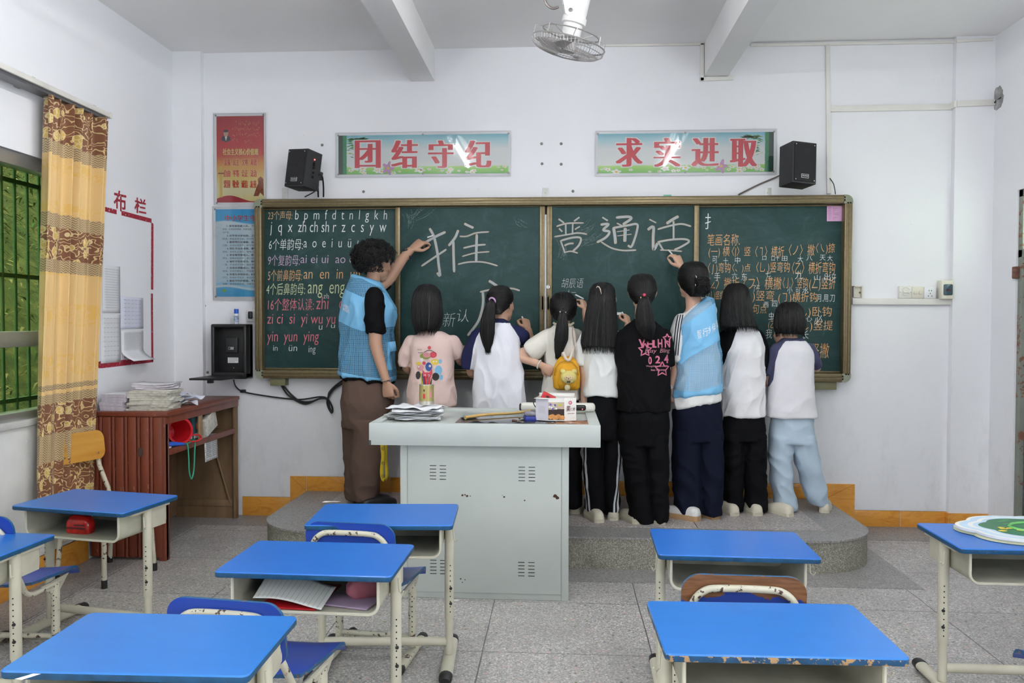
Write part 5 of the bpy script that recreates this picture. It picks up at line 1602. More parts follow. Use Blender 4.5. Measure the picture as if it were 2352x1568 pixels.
for s in (-1, 1):
    b = MB(); b.tube([(s * .125, -.262, .76), (s * .135, -.235, .60), (s * .155, -.185, .46), (s * .165, -.17, .34), (s * .175, -.20, .03)], .0135, 10); b.build('leg', M_CREAMW, th, True)
    b = MB(); b.tube([(s * .155, .15, .405), (s * .17, .165, .03)], .0135, 10); b.build('leg', M_CREAMW, th, True)
    for x, y in ((s * .1755, -.203), (s * .1705, .166)):
        b = MB(); b.tube([(x, y, 0), (x, y, .045)], .0165, 10); b.build('foot_cap', M_CAP, th, True)
    b = MB(); b.tube([(s * .165, -.17, .30), (s * .16, .155, .30)], .009, 8); b.tube([(s * .15, -.16, .395), (s * .15, .15, .395)], .009, 8); b.build('side_rail', M_CREAMW, th, True)
b = MB(); b.tube([(-.165, -.185, .22), (.165, -.185, .22)], .009, 8); b.tube([(-.16, .155, .39), (.16, .155, .39)], .009, 8); b.build('cross_rail', M_CREAMW, th, True)

# ================================================================== the lectern
t = NT('lectern_grey'); co = t.co(); n = t.noise(co, 4, 4)
c = t.mix(t.step(n, .3, .7), (.50, .54, .515), (.47, .51, .485))
rs = t.noise(co, 26, 4); zc_ = t.sep(co)[2]
t.base(c); t.rough(.42); M_LG = t.m
lx0, lx1, ly0, ly1, lzt = -.848, .042, -1.692, -1.22, .832
tx0, tx1, ty0, ty1, tzt = -.995, .202, -1.777, -1.0, .942
th = thing('lectern', 'pale grey steel lectern desk with vent slots before the platform', 'lectern', ((lx0 + lx1) / 2, (ly0 + ly1) / 2, 0))
b = MB(); b.box(lx0, lx1, ly0 + .004, ly1, .0, lzt, .004); b.build('body', M_LG, th)
b = MB(); b.box(lx0 - .001, lx0 + .036, ly0, ly0 + .02, 0, lzt, .003); b.build('corner_post', M_LG, th); b = MB(); b.box(lx1 - .036, lx1 + .001, ly0, ly0 + .02, 0, lzt, .003); b.build('corner_post', M_LG, th)
b = MB(); b.box(lx0 + .039, lx1 - .039, ly0 - .002, ly0 + .01, .035, lzt - .012, .003); fp = b.build('front_panel', M_LG, th)
b = MB()
def slots(u, v):
    p = at(u, v, y=ly0 - .003)
    for i in range(2):
        for k in range(5): b.box(p[0] + i * .053, p[0] + .034 + i * .053, ly0 - .0032, ly0, p[2] - k * .0178 - .0017, p[2] - k * .0178 + .0017)
slots(987, 1069); slots(1191, 1072.5); slots(988, 1286); slots(1190, 1291)
b.build('vent_slot', M_HOLE, fp, smooth=0)
b = MB(); r = random.Random(21)
for u, v, s in ((1062, 1137, .006), (1068, 1136, .004), (1073, 1139, .006), (1080, 1139, .003), (1158, 1141, .005), (1154, 1137, .002), (1205, 1149, .004), (1275, 1139, .010), (1280, 1143, .009), (1058, 1329, .004), (1062, 1337, .003), (1068, 1331, .003)):
    p = at(u, v, y=ly0 - .003); b.prism(patch_poly(9, s * 1.2, s, int(u)), (p[0], ly0 - .0018, p[2]), X, Z, (0, -.0008, 0))
b.build('rust_chip', M('rust_dark', (.09, .035, .02), .8, var=.2), fp, smooth=0)
b = MB()
b.box(tx0, tx1, ty0, ty1, lzt - .005, tzt - .024, .0); b.box(tx0 - .0008, tx1 + .0008, ty0 - .001, ty0 + .03, lzt - .006, tzt, .005); b.box(tx0, tx0 + .05, ty0 + .02, ty1 - .02, tzt - .028, tzt - .0004, .003); b.box(tx1 - .06, tx1, ty0 + .02, ty1 - .02, tzt - .028, tzt - .0004, .003); b.box(tx0, tx1, ty1 - .07, ty1, tzt - .028, tzt, .004)
b.build('top_box', M_LG, th)
b = MB(); b.box(tx0 + .05, tx1 - .06, ty0 + .03, ty1 - .07, tzt - .022, tzt - .012); b.build('work_surface', M_LG, th)
b = MB(); b.box(-.56, -.02, ty0 + .05, ty1 - .2, tzt - .013, tzt - .008, .002); b.build('glass_panel', M('black_glass', (.035, .04, .04), .06, var=0), th)
MB().box(tx0 - .002, tx0 + .012, ty0 - .002, ty0 + .008, lzt - .006, lzt + .02, .003).build('corner_dent', M('bent_corner', (.05, .05, .045), .6), th)

# items on the lectern ------------------------------------------------------
TZ = tzt - .012
r = random.Random(31)
for i in range(9):
    w, d = r.uniform(.24, .29), r.uniform(.2, .26)
    z = TZ + .002 + i * .0072
    labs = ('lowest', 'second', 'third', 'fourth', 'fifth', 'sixth', 'seventh', 'eighth', 'topmost')
    f = crumple((-.795 + r.uniform(-.02, .02), -1.50 + r.uniform(-.03, .03), z), w, d, r.uniform(-.35, .35), .006 if i < 8 else .02, 40 + i)
    o = MB().grid(f, 14, 12).build('paper_sheet', (M('copy_paper', (.80, .82, .86), .8, var=.02), M('grey_print_paper', (.62, .63, .62), .8, var=.15, vs=50))[0 if i % 3 else 1], solid=.0025, smooth=60)
    tag(o, f'{labs[i]} sheet of the untidy paper pile on the lectern', 'paper', 'untidy papers on the lectern')
p = Vector((-.735, -1.53, TZ + .085))
th = thing('pencil_tin', 'gold tin full of pencils standing on the lectern papers', 'pencil tin', p)
M_TIN = M('gold_tin', (.44, .38, .15), .3, .4, var=.05)
b = MB().lathe([(.0405, .02), (.0405, .108), (.038, .108), (.038, .006), (0, .006)], p, 32, 0); b.lathe([(.0407, 0), (.0407, .02)], p, 32, 1); b.lathe([(.0411, .106), (.0411, .110), (.038, .1105)], p, 32, 1)
b.build('tin', [M_TIN, M('tin_silver', (.62, .60, .52), .25, .6)], th)
b = MB()
for (a, z0, z1, w, m) in ((-1.75, .035, .06, .012, 0), (-1.75, .03, .065, .003, 0), (-1.75, .072, .085, .009, 1), (-.85, .04, .07, .014, 2), (-.85, .075, .084, .012, 2)):
    vs = [(p[0] + .0409 * math.cos(a + s * w / .041 / 2), p[1] + .0409 * math.sin(a + s * w / .041 / 2), p[2] + z) for z in (z0, z1) for s in (-1, -.3, .3, 1)]
    b.add(vs, [[0, 1, 5, 4], [1, 2, 6, 5], [2, 3, 7, 6]], m)
b.build('tin_mark', [M('tin_red', (.50, .03, .02), .4), M('tin_brown', (.12, .06, .02), .4), M('tin_pink', (.66, .25, .25), .4)], th, smooth=0)
pens = [((.60, .50, .02), .175, 'yellow'), ((.02, .03, .14), .172, 'navy'), ((.02, .02, .02), .15, 'black'), ((.60, .02, .03), .16, 'red'), ((.60, .02, .03), .155, 'red'), ((.62, .03, .04), .16, 'red'), ((.3, .3, .32), .15, 'grey'), ((.60, .03, .03), .152, 'red'), ((.05, .05, .05), .148, 'black'), ((.55, .25, .22), .165, 'salmon')]
seen = {}
for i, (c, L, nm) in enumerate(pens):
    a = PI + i * 2.1; q = p + Vector((.018 * math.cos(a), .018 * math.sin(a), .008)); tp = p + Vector(((-.03 + .0068 * i), .02 * math.sin(a), L))
    o = MB().tube([q, q + (tp - q) * .9, tp], [.0042, .0042, .0018 if i % 2 else .0042], 8).build('pencil', M(f'pencil_{nm}', c, .35))
    tag(o, f'{nm} pencil in the gold tin' if nm in ('yellow', 'navy', 'grey', 'salmon') else f'{nm} pencil standing among others in the gold tin', 'pencil', f'{nm} pencils in the gold tin' if nm in ('red', 'black') else 'pencils in the gold tin')
t = NT('bamboo_cane'); co = t.co(); n = t.noise(co, 30, 4); t.base(t.mix(n, (.50, .30, .08), (.62, .42, .16))); t.rough(.4)
A0, A1 = Vector((-.52, -1.55, TZ + .016)), Vector((-.18, -1.22, TZ + .02))
pp, rr = [], []
for k in range(41):
    s = k / 40; q = A0.lerp(A1, s); q.z += .004 * math.sin(6 * s); pp.append(q); rr.append(.0085 * (1 - .2 * s) * (1.25 if k % 8 == 0 else 1))
o = MB().tube(pp, rr, 10).build('bamboo_stick', t.m); tag(o, 'knobbly bamboo pointer lying across the lectern glass', 'stick')
a, c = at(1156, 957, z=TZ + .02), at(1238, 950, z=TZ + .03)
th = thing('document_camera', 'white and black document camera lying along the rear of the lectern', 'device', (-.05, -1.17, TZ + .012))
b = MB(); b.box(-.24, .20, -1.20, -1.13, TZ + .012, TZ + .062, .018, seg=4); b.build('camera_body', M('device_white', (.76, .75, .68), .35), th)
b = MB(); b.box(-.02, .145, -1.205, -1.196, TZ + .022, TZ + .054, .010, seg=3); b.build('black_face', M('gloss_black', (.01, .01, .011), .1), th)
MB().ball((.125, -1.205, TZ + .03), .003).build('red_lamp', MATS['red_led'] if 'red_led' in MATS else emit('lamp_red', (1, .1, .1), 2), th)
MB().box(-.245, -.225, -1.195, -1.135, TZ + .018, TZ + .056, .006).build('end_cap', MK, th)
cable('device_cable', 'thin black lead arching beside the document camera', [(-.06, -1.23, TZ + .012), (-.10, -1.26, TZ + .01), (-.15, -1.25, TZ + .05), (-.165, -1.22, TZ + .10), (-.145, -1.19, TZ + .115), (-.11, -1.17, TZ + .10), (-.085, -1.16, TZ + .07)], .0028)
th = thing('board_eraser', 'dusty blue board eraser on the lectern', 'eraser', (-.13, -1.53, TZ))
rot = Matrix.Rotation(.25, 3, 'Z')
MB().box(-.20, -.06, -1.565, -1.495, TZ + .003, TZ + .028, .005, rot=rot).build('eraser_block', M('eraser_blue', (.03, .05, .35), .5, var=.15), th)
MB().box(-.198, -.062, -1.562, -1.498, TZ + .028, TZ + .052, .010, rot=rot, seg=3).build('felt_pad', M('dusty_felt', (.33, .32, .38), .95, var=.2, vs=40, bump=.4), th)
b = MB().tube([(-.26, -1.60, TZ + .01), (-.235, -1.61, TZ + .008)], .006, 8); tag(b.build('cable_end', M('brown_plug', (.10, .04, .03), .5)), 'tiny brown plug end on the lectern glass', 'plug')
o = MB().grid(crumple((.07, -1.62, TZ), .2, .16, .1, .006, 77), 10, 8).build('brown_leaflet', M('leaflet_print', (.48, .22, .12), .5, var=.35, vs=25), solid=.0012, smooth=60); tag(o, 'brown printed leaflet under the biscuit box', 'leaflet')
o = MB().grid(crumple((-.005, -1.66, TZ - .001), .2, .10, -.03, .003, 78), 10, 8).build('white_leaflet', MATS['copy_paper'], solid=.0012, smooth=60); tag(o, 'white leaflet at the front rim of the lectern', 'leaflet')
# biscuit box
th = thing('biscuit_box', 'open white printed biscuit carton on the lectern', 'box', (-.02, -1.55, TZ + .008), .0)
zb0 = TZ + .009; hb = .122
fp_ = [at(1236, 968, z=zb0), at(1266, 971, z=zb0), at(1304, 971, z=zb0), at(1332, 966, z=zb0)]
P_ = [np.array((q[0], max(q[1], -1.66), 0)) for q in fp_]
P_ = [np.array(q) for q in ((-.135, -1.565, 0), (-.067, -1.60, 0), (.018, -1.60, 0), (.082, -1.575, 0), (.075, -1.47, 0), (-.12, -1.46, 0))]
b = MB()
n = len(P_); cen = sum(P_) / n
out = [q + (0, 0, zb0) for q in P_]; top = [q + (0, 0, zb0 + hb) for q in P_]; inn = [cen + (q - cen) * .975 + (0, 0, zb0 + .004) for q in P_]; int_ = [cen + (q - cen) * .975 + (0, 0, zb0 + hb) for q in P_]
b.add(out + top + inn + int_, [[i, (i + 1) % n, n + (i + 1) % n, n + i] for i in range(n)] + [[2 * n + i, 3 * n + i, 3 * n + (i + 1) % n, 2 * n + (i + 1) % n] for i in range(n)] + [[n + i, n + (i + 1) % n, 3 * n + (i + 1) % n, 3 * n + i] for i in range(n)] + [list(range(n))[::-1], [2 * n + i for i in range(n)]])
b.build('carton', M('carton_white', (.78, .77, .73), .4, var=.02), th, smooth=20)
def face(i):
    a, c = P_[i], P_[i + 1]; w = np.linalg.norm(c - a); ax = (c - a) / w; nn = np.array([ax[1], -ax[0], 0])
    return a + (0, 0, zb0) + nn * .0006, ax, w, nn
b = MB()
o_, ax, w, nn = face(1)
def quad(o_, ax, nn, x0, x1, z0, z1, m, l=0): b.add([o_ + ax * x + np.array((0, 0, z)) + nn * l * .0003 for x, z in ((x0, z0), (x1, z0), (x1, z1), (x0, z1))], [[0, 1, 2, 3]], m)
quad(o_, ax, nn, 0, w, .05, .10, 0); quad(o_, ax, nn, 0, w, .006, .06, 1, 1)
b.add([o_ + ax * x + np.array((0, 0, z)) + nn * .0006 for x, z in ((0, .045), (w * .5, .058), (w, .06), (w, .064), (w * .5, .063), (0, .05))], [[0, 1, 2, 3, 4, 5]], 1)
for k in range(7): disc(b, o_ + ax * (.012 + .0105 * k) + np.array((0, 0, .021 + .004 * math.sin(k * 2))) + nn * (.0009 + k * .0002), ax, Z, .013, .012, 2, 18)
disc(b, o_ + ax * w * .72 + np.array((0, 0, .082)) + nn * .0009, ax, Z, .017, .012, 3); disc(b, o_ + ax * w * .72 + np.array((0, 0, .085)) + nn * .0011, ax, Z, .012, .006, 4)
for k in range(7): disc(b, o_ + ax * (.006 + .006 * k) + np.array((0, 0, .075 + .012 * math.sin(k * 1.7))) + nn * .0008, ax, Z, .006, .006, 5 if k % 2 else 6, 10)
o_, ax, w, nn = face(2)
text_in(b, '果', o_ + ax * .008 + np.array((0, 0, .05)) + nn * .0003, ax, Z, .026, .03, .01, .1, 7); text_in(b, '仁', o_ + ax * .034 + np.array((0, 0, .054)) + nn * .0003, ax, Z, .014, .016, 0, .1, 7); text_in(b, '脆', o_ + ax * .048 + np.array((0, 0, .054)) + nn * .0003, ax, Z, .014, .017, 0, .1, 7)
disc(b, o_ + ax * .034 + np.array((0, 0, .097)) + nn * .0003, ax, Z, .010, .010, 8, 20); text_in(b, '臻', o_ + ax * .0285 + np.array((0, 0, .0915)) + nn * .0006, ax, Z, .011, .011, .01, 0, 9)
for k in range(5): quad(o_, ax, nn, .02 + k * .008, .025 + k * .008, .037, .041, 7)
o_, ax, w, nn = face(0)
quad(o_, ax, nn, 0, w, .004, hb - .008, 10)
for k in range(8): quad(o_, ax, nn, .018, .055, .04 + k * .005, .0408 + k * .005, 11, 1)
for x in (.018, .03, .042, .055): quad(o_, ax, nn, x, x + .0008, .04, .076, 11, 1)
b.build('carton_print', [M('tan_print', (.60, .50, .36), .4, var=.2, vs=30), M('brown_black_print', (.03, .015, .012), .4), M('biscuit_print', (.72, .33, .10), .4, var=.15, vs=50), M('cup_print', (.62, .42, .38), .4), M('tea_print', (.45, .55, .06), .4), M('violet_print', (.14, .10, .45), .4), M_CHIP, M('maroon_print', (.10, .015, .02), .4), M('rose_print', (.62, .05, .12), .4), M_CHIP, M('lilac_side', (.66, .64, .72), .4), M('grey_ink', (.4, .4, .42), .6)], th, smooth=0)
b = MB(); b.add([top[0], top[1], top[1] + (0.0, -.012, -.005), top[0] + (-.012, -.01, -.005)], [[0, 1, 2, 3]]); b.add([top[4], top[5], top[5] + (0, .02, .015), top[4] + (0, .02, .015)], [[0, 1, 2, 3]]); b.build('flap', MATS['carton_white'], th, solid=.001)
o = MB().box(-.115, -.04, -1.55, -1.50, zb0 + .06, zb0 + hb + .018, .003, rot=Matrix.Rotation(.45, 3, 'Y')).build('red_packet', M_RED); tag(o, 'red packet sticking up out of the biscuit carton', 'packet')
b = MB(); b.box(-.08, -.065, -1.5515, -1.5495, zb0 + .11, zb0 + .13); b.build('print', MATS['brown_black_print'], o, smooth=0)
# lanyard and marker at the window-side end of the lectern
M_YEL = M('lanyard_yellow', (.62, .46, .02), .5, var=.06)
th = thing('lanyard', 'yellow lanyard hanging down behind the lectern top beside brown trousers', 'lanyard', (-.985, -1.03, .9))
b = MB()
def Y_(u, v): return at(u, v, y=-.985)
L1 = [Y_(882, 1015), Y_(881, 1050), Y_(877, 1080), Y_(880, 1101), Y_(886, 1101), Y_(887, 1085), Y_(884, 1050), Y_(886, 1015)]
top_ = [np.array((tx0 + .06, -1.03, TZ + .016)), np.array((tx0 + .03, ty1 - .002, TZ + .016)), np.array((tx0 + .02, -.985, TZ))]
ribbon(b, [np.array((-.955, -1.05, tzt + .002)), np.array((-.958, -1.01, tzt + .003)), np.array((-.96, -.990, tzt - .004)), Y_(882, 1000), Y_(880, 1050), Y_(877, 1080), Y_(879, 1098), Y_(883, 1102)], .024, (0, -1, 0)); ribbon(b, [q + np.array((0, .012, 0)) for q in (Y_(888, 950), Y_(887, 1000), Y_(885, 1050), Y_(888, 1085), Y_(886, 1099), Y_(883, 1102))], .02, (.4, -1, 0))
b.build('strap', M_YEL, th, solid=.0016)
b = MB()
for v in (1030, 1063, 1093): 
    q = Y_(880, v) + np.array((0, -.002, 0)); b.tube([q + np.array((.009 * math.cos(a), 0, .009 * math.sin(a))) for a in np.linspace(0, 2 * PI, 18, False)], .0012, 4, closed=True, up=Y); text_in(b, 'H', q + np.array((-.004, -.0006, -.004)), X, Z, .008, .008, .02)
b.build('strap_mark', M('olive_print', (.10, .09, .02), .6), th, smooth=0)
o = MB().tube([(-.975, -1.16, TZ + .022), (-.935, -1.10, TZ + .026), (-.93, -1.09, TZ + .027)], [.009, .009, .005], 10).build('marker_pen', M_YEL); tag(o, 'yellow marker lying on the window-side rim of the lectern', 'marker')
# scraps of paper on the floor
for i, (u, v, s, lab) in enumerate(((1047, 1378, .018, 'white paper scrap on the floor under the door-side leg of the lectern desk'), (1226, 1376, .014, 'tiny white scrap on the floor before the lectern'), (2113, 1278, .016, 'pale scrap on the floor beside the rounded platform end'))):
    p = at(u, v, z=.003); b = MB(); b.prism(patch_poly(7, s, s * .5, i), (p[0], p[1], .001), X, Y, (0, 0, .003)); tag(b.build('paper_scrap', M_CHIP), lab, 'paper')

# ================================================================== the planted bank outside the window
t = NT('earth_bank'); co = t.co(); n = t.noise(co, 6, 7, .7); t.base(t.ramp(n, [(.3, (.05, .055, .02)), (.5, (.10, .12, .035)), (.7, (.30, .24, .10))])); t.rough(.95); t.bump(n, 1., .1)
b = MB()
b.grid(lambda s, v: (XL - .7 - 3.2 * v, -8 + 16 * s, -.1 + 3.6 * v ** .8 + .15 * math.sin(9 * s + 5 * v)), 40, 20)
struct('hill_outside', b, t.m, smooth=180)
b = MB(); r = random.Random(77)
for i in range(9000):
    v = r.random(); y = r.uniform(-3.0, 5.5); x = XL - .7 - 3.2 * v; z = -.05 + 3.6 * v ** .8
    L = r.uniform(.05, .2); a = r.uniform(0, 2 * PI); e = r.uniform(-.3, .7); w = L * .075
    d = np.array((math.cos(a) * math.cos(e), math.sin(a) * math.cos(e), math.sin(e))); sd = np.cross(d, (0, 0, 1)); sd /= np.linalg.norm(sd)
    p = np.array((x + .1, y, z + r.uniform(0, .12)))
    b.add([p, p + d * L * .5 + sd * w, p + d * L + np.array((0, 0, -.3 * L)), p + d * L * .5 - sd * w], [[0, 1, 2, 3]], 0 if r.random() < .38 else (1 if r.random() < .55 else 2))
o = b.build('bank_leaves', [M('fresh_leaf', (.07, .13, .025), .7), M('straw_leaf', (.34, .27, .11), .8), M('dark_leaf', (.025, .05, .012), .8)], smooth=0)
tag(o, 'green and straw coloured undergrowth on the bank outside the window', 'undergrowth', kind='stuff')
# ================================================================== people
M_SKIN = M('skin', (.60, .37, .265), .5, var=.02, sub=.08); M_SKIN2 = M('skin_tanned', (.50, .295, .20), .5, var=.02, sub=.08)
t = NT('black_hair'); co = t.co(scale=(1, 1, .18)); n = t.noise(co, 70, 4)
t.base(t.mix(n, (.003, .003, .0035), (.0075, .007, .0068))); t.rough(.45); t.b.inputs['Specular IOR Level'].default_value = .42; t.bump(n, .5, .004); M_HAIR = t.m
M_EYE = M('eye_dark', (.02, .015, .012), .15)


def cloth(name, a, b_=None, rough=.85, attr=True):
    """woven fabric; a second colour where the mask attribute m is positive"""
    if name in MATS: return MATS[name]
    t = NT(name); co = t.co()
    n = t.noise(co, 9, 4)
    def shade(c): return t.mix(t.step(n, .3, .75), c, tuple(x * .9 for x in c))
    c = shade(a)
    if b_ is not None:
        m = t.n('Attribute', attribute_name='m').outputs['Fac']
        c = t.mix(t.step(m, -.0006, .0006), c, shade(b_))
    t.base(c); t.rough(rough); t.b.inputs['Specular IOR Level'].default_value = .1
    t.bump(t.noise(co, 900, 2), .18, .001)
    MATS[name] = t.m
    return t.m


def mesh_vest(name, col):
    t = NT(name)
    a = t.n('Attribute', attribute_name='uvw').outputs['Vector']
    m = t.n('Attribute', attribute_name='m').outputs['Fac']
    x, y, z = t.sep(a)
    k = 2 * PI / .0135
    s = t.math('MULTIPLY', t.math('SINE', t.math('MULTIPLY', t.math('ADD', x, z), k)), t.math('SINE', t.math('MULTIPLY', t.math('SUBTRACT', z, x), k)))
    hole = t.math('MULTIPLY', t.math('GREATER_THAN', s, .02), t.math('LESS_THAN', m, 0.))
    n = t.noise(t.co(), 8, 3)
    t.base(t.mix(n, col, tuple(x * .85 for x in col))); t.rough(.6)
    tr = t.n('BsdfTransparent'); mx = t.n('MixShader')
    t.l(hole, mx.inputs[0]); t.l(t.b.outputs[0], mx.inputs[1]); t.l(tr.outputs[0], mx.inputs[2]); t.l(mx.outputs[0], t.out.inputs[0])
    return t.m


def fuse(mb, vox, it=5, fac=.5):
    """one closed surface from overlapping closed pieces"""
    me = bpy.data.meshes.new('fuse'); me.from_pydata(mb.v, [], mb.f); fix_islands(me)
    o = bpy.data.objects.new('fuse', me); COL.objects.link(o)
    r_ = o.modifiers.new('r', 'REMESH'); r_.mode = 'VOXEL'; r_.voxel_size = vox
    if it:
        s_ = o.modifiers.new('s', 'SMOOTH'); s_.iterations = it; s_.factor = fac
    dg = bpy.context.evaluated_depsgraph_get()
    ev = o.evaluated_get(dg)
    m2 = bpy.data.meshes.new_from_object(ev)
    bpy.data.objects.remove(o); bpy.data.meshes.remove(me)
    return m2


def fix_islands(me):
    bm = bmesh.new(); bm.from_mesh(me); bmesh.ops.recalc_face_normals(bm, faces=bm.faces[:]); bm.to_mesh(me); bm.free()


def coords(me):
    v = np.zeros(len(me.vertices) * 3); me.vertices.foreach_get('co', v); return v.reshape(-1, 3)


def normals(me):
    v = np.zeros(len(me.vertices) * 3); me.vertices.foreach_get('normal', v); return v.reshape(-1, 3)


def setco(me, v): me.vertices.foreach_set('co', v.ravel()); me.update()


def attr(me, name, val):
    if val.ndim == 1: a = me.attributes.new(name, 'FLOAT', 'POINT'); a.data.foreach_set('value', val.astype(np.float32))
    else: a = me.attributes.new(name, 'FLOAT_VECTOR', 'POINT'); a.data.foreach_set('vector', val.astype(np.float32).ravel())


def folds(V, seed, amp, k, vert=1., n=5):
    """smooth fold pattern: waves whose crests run mostly vertical (vert>1) or level (vert<1)"""
    r = np.random.RandomState(seed); d = np.zeros(len(V))
    for i in range(n):
        a = r.uniform(0, 2 * PI); f = k * r.uniform(.6, 1.5)
        kv = np.array([math.cos(a), math.sin(a), r.uniform(-.6, .6) / vert]) * f
        q = np.array([r.uniform(-1, 1), r.uniform(-1, 1), r.uniform(-1, 1)]) * f * .45
        d += np.sin(V @ kv + r.uniform(0, 6) + 1.6 * np.sin(V @ q + r.uniform(0, 6)))
    d = d / n
    return amp * (1 - 2.2 * np.abs(d) ** .8)


def add_mesh(me, name, mats, root, smooth=True):
    for m in (mats if isinstance(mats, (list, tuple)) else [mats]): me.materials.append(m)
    mi = full(root).inverted(); v = coords(me); R = np.array(mi)
    setco(me, v @ R[:3, :3].T + R[:3, 3])
    me.name = name
    o = bpy.data.objects.new(name, me); COL.objects.link(o); o.parent = root
    me.shade_smooth()
    return o


def ell(c, rx, ry, n=36, e=2.3, tilt=0., yaw=0.):
    p = []
    ca, sa = math.cos(yaw), math.sin(yaw)
    for j in range(n):
        a = 2 * PI * j / n
        x = rx * math.copysign(abs(math.cos(a)) ** (2 / e), math.cos(a)); y = ry * math.copysign(abs(math.sin(a)) ** (2 / e), math.sin(a))
        p.append((c[0] + ca * x - sa * y, c[1] + sa * x + ca * y, c[2] + tilt * x))
    return p


def ring_px(r, y0):
    """(v, uL, uR, ry, dy, tilt px) -> centre, rx"""
    v, ul, ur, ry = r[:4]
    dy = r[4] if len(r) > 4 else 0.
    tl = r[5] if len(r) > 5 else 0.
    a, c = at(ul, v, y=y0 + dy), at(ur, v, y=y0 + dy)
    rx = np.linalg.norm(c - a) / 2
    cc = (a + c) / 2
    return cc, rx, ry, -tl * mpp(y0) / max(rx, .01) / 1.0


def torso_mb(mb, rings, y0, shrink=0., n=40):
    R = []
    for r in rings:
        c, rx, ry, tl = ring_px(r, y0)
        R.append(ell(c, max(.01, rx - shrink), max(.01, ry - shrink), n, 2.35, tl))
    c, rx, ry, tl = ring_px(rings[0], y0)
    mb.loft(R)
    return mb


def chain(lst, y0): return [at(u, v, y=y0 + dy) for u, v, dy, r in lst], [r * mpp(y0 + dy) for u, v, dy, r in lst]


def cr(P, R, k=5):
    P = [np.array(p, float) for p in P]; Q, S = [], []
    for i in range(len(P) - 1):
        p0, p1, p2, p3 = P[max(i - 1, 0)], P[i], P[i + 1], P[min(i + 2, len(P) - 1)]
        for j in range(k):
            t = j / k; Q.append(.5 * (2 * p1 + (p2 - p0) * t + (2 * p0 - 5 * p1 + 4 * p2 - p3) * t * t + (3 * p1 - p0 - 3 * p2 + p3) * t ** 3)); S.append(R[i] * (1 - t) + R[i + 1] * t)
    return Q + [P[-1]], S + [R[-1]]


def nrm(v): v = np.array(v, float); return v / (np.linalg.norm(v) + 1e-12)


def rotv(v, ax, a): return np.array(Matrix.Rotation(a, 3, Vector(ax)) @ Vector(v))


def hand(mb, w, d, n, side, k, curl=(.5, .7, .5), thumb=.5, spread=.10, fing=None):
    """palm, four fingers, thumb. w wrist, d direction to the knuckles, n back of the hand, side = direction of the thumb"""
    d = nrm(d); n = nrm(np.array(n) - d * (np.array(n) @ d)); s = np.cross(d, n)
    if s @ np.array(side) < 0: s = -s
    w = np.array(w, float)
    rings = []
    for t, hw, th in ((-.02, .024, .019), (.0, .025, .018), (.025, .033, .0165), (.055, .039, .0155), (.08, .041, .014), (.095, .039, .0115)):
        c = w + d * t * k
        rings.append([c + s * hw * k * math.copysign(abs(math.cos(a)) ** .8, math.cos(a)) + n * th * k * math.copysign(abs(math.sin(a)) ** .8, math.sin(a)) for a in np.linspace(0, 2 * PI, 18, False)])
    mb.loft(rings)
    ends = []
    for i, (o, L, r) in enumerate(((.029, .072, .0088), (.010, .080, .009), (-.010, .075, .0088), (-.028, .060, .0078))):
        c = fing[i] if fing else curl
        dd = nrm(d + s * spread * (1.2 - i * .8)); p = w + d * (.082 - .004 * abs(i - 1)) * k + s * o * k
        ax = np.cross(dd, -n)                     # bends towards the palm
        P, R = [p - dd * .02 * k, p], [r * k, r * k]
        ang = 0
        for q, f in enumerate((.46, .30, .24)):
            ang += c[q]; v = rotv(dd, nrm(ax), ang); p = p + v * L * f * k; P.append(p); R.append(r * k * (.95, .87, .70)[q])
        Q, S = cr(P, R, 3); mb.tube(Q, S, 10); mb.ball(P[-1], R[-1] * .98, n=10, k=7); ends.append(P[-1])
    p = w + d * .022 * k + s * .024 * k - n * .004 * k
    v1 = nrm(d * .75 + s * (.85 - .5 * thumb) - n * (.25 + .45 * thumb)); p1 = p + v1 * .042 * k
    v2 = nrm(d * 1. + s * (.25 - .45 * thumb) - n * (.15 + .35 * thumb)); p2 = p1 + v2 * .032 * k; p3 = p2 + nrm(v2 + d * .2 - s * .1) * .026 * k
    Q, S = cr([p - v1 * .02 * k, p, p1, p2, p3], [.014 * k, .0135 * k, .0108 * k, .0098 * k, .0075 * k], 3); mb.tube(Q, S, 10); mb.ball(p3, .0073 * k, n=10, k=7)
    return ends, p3


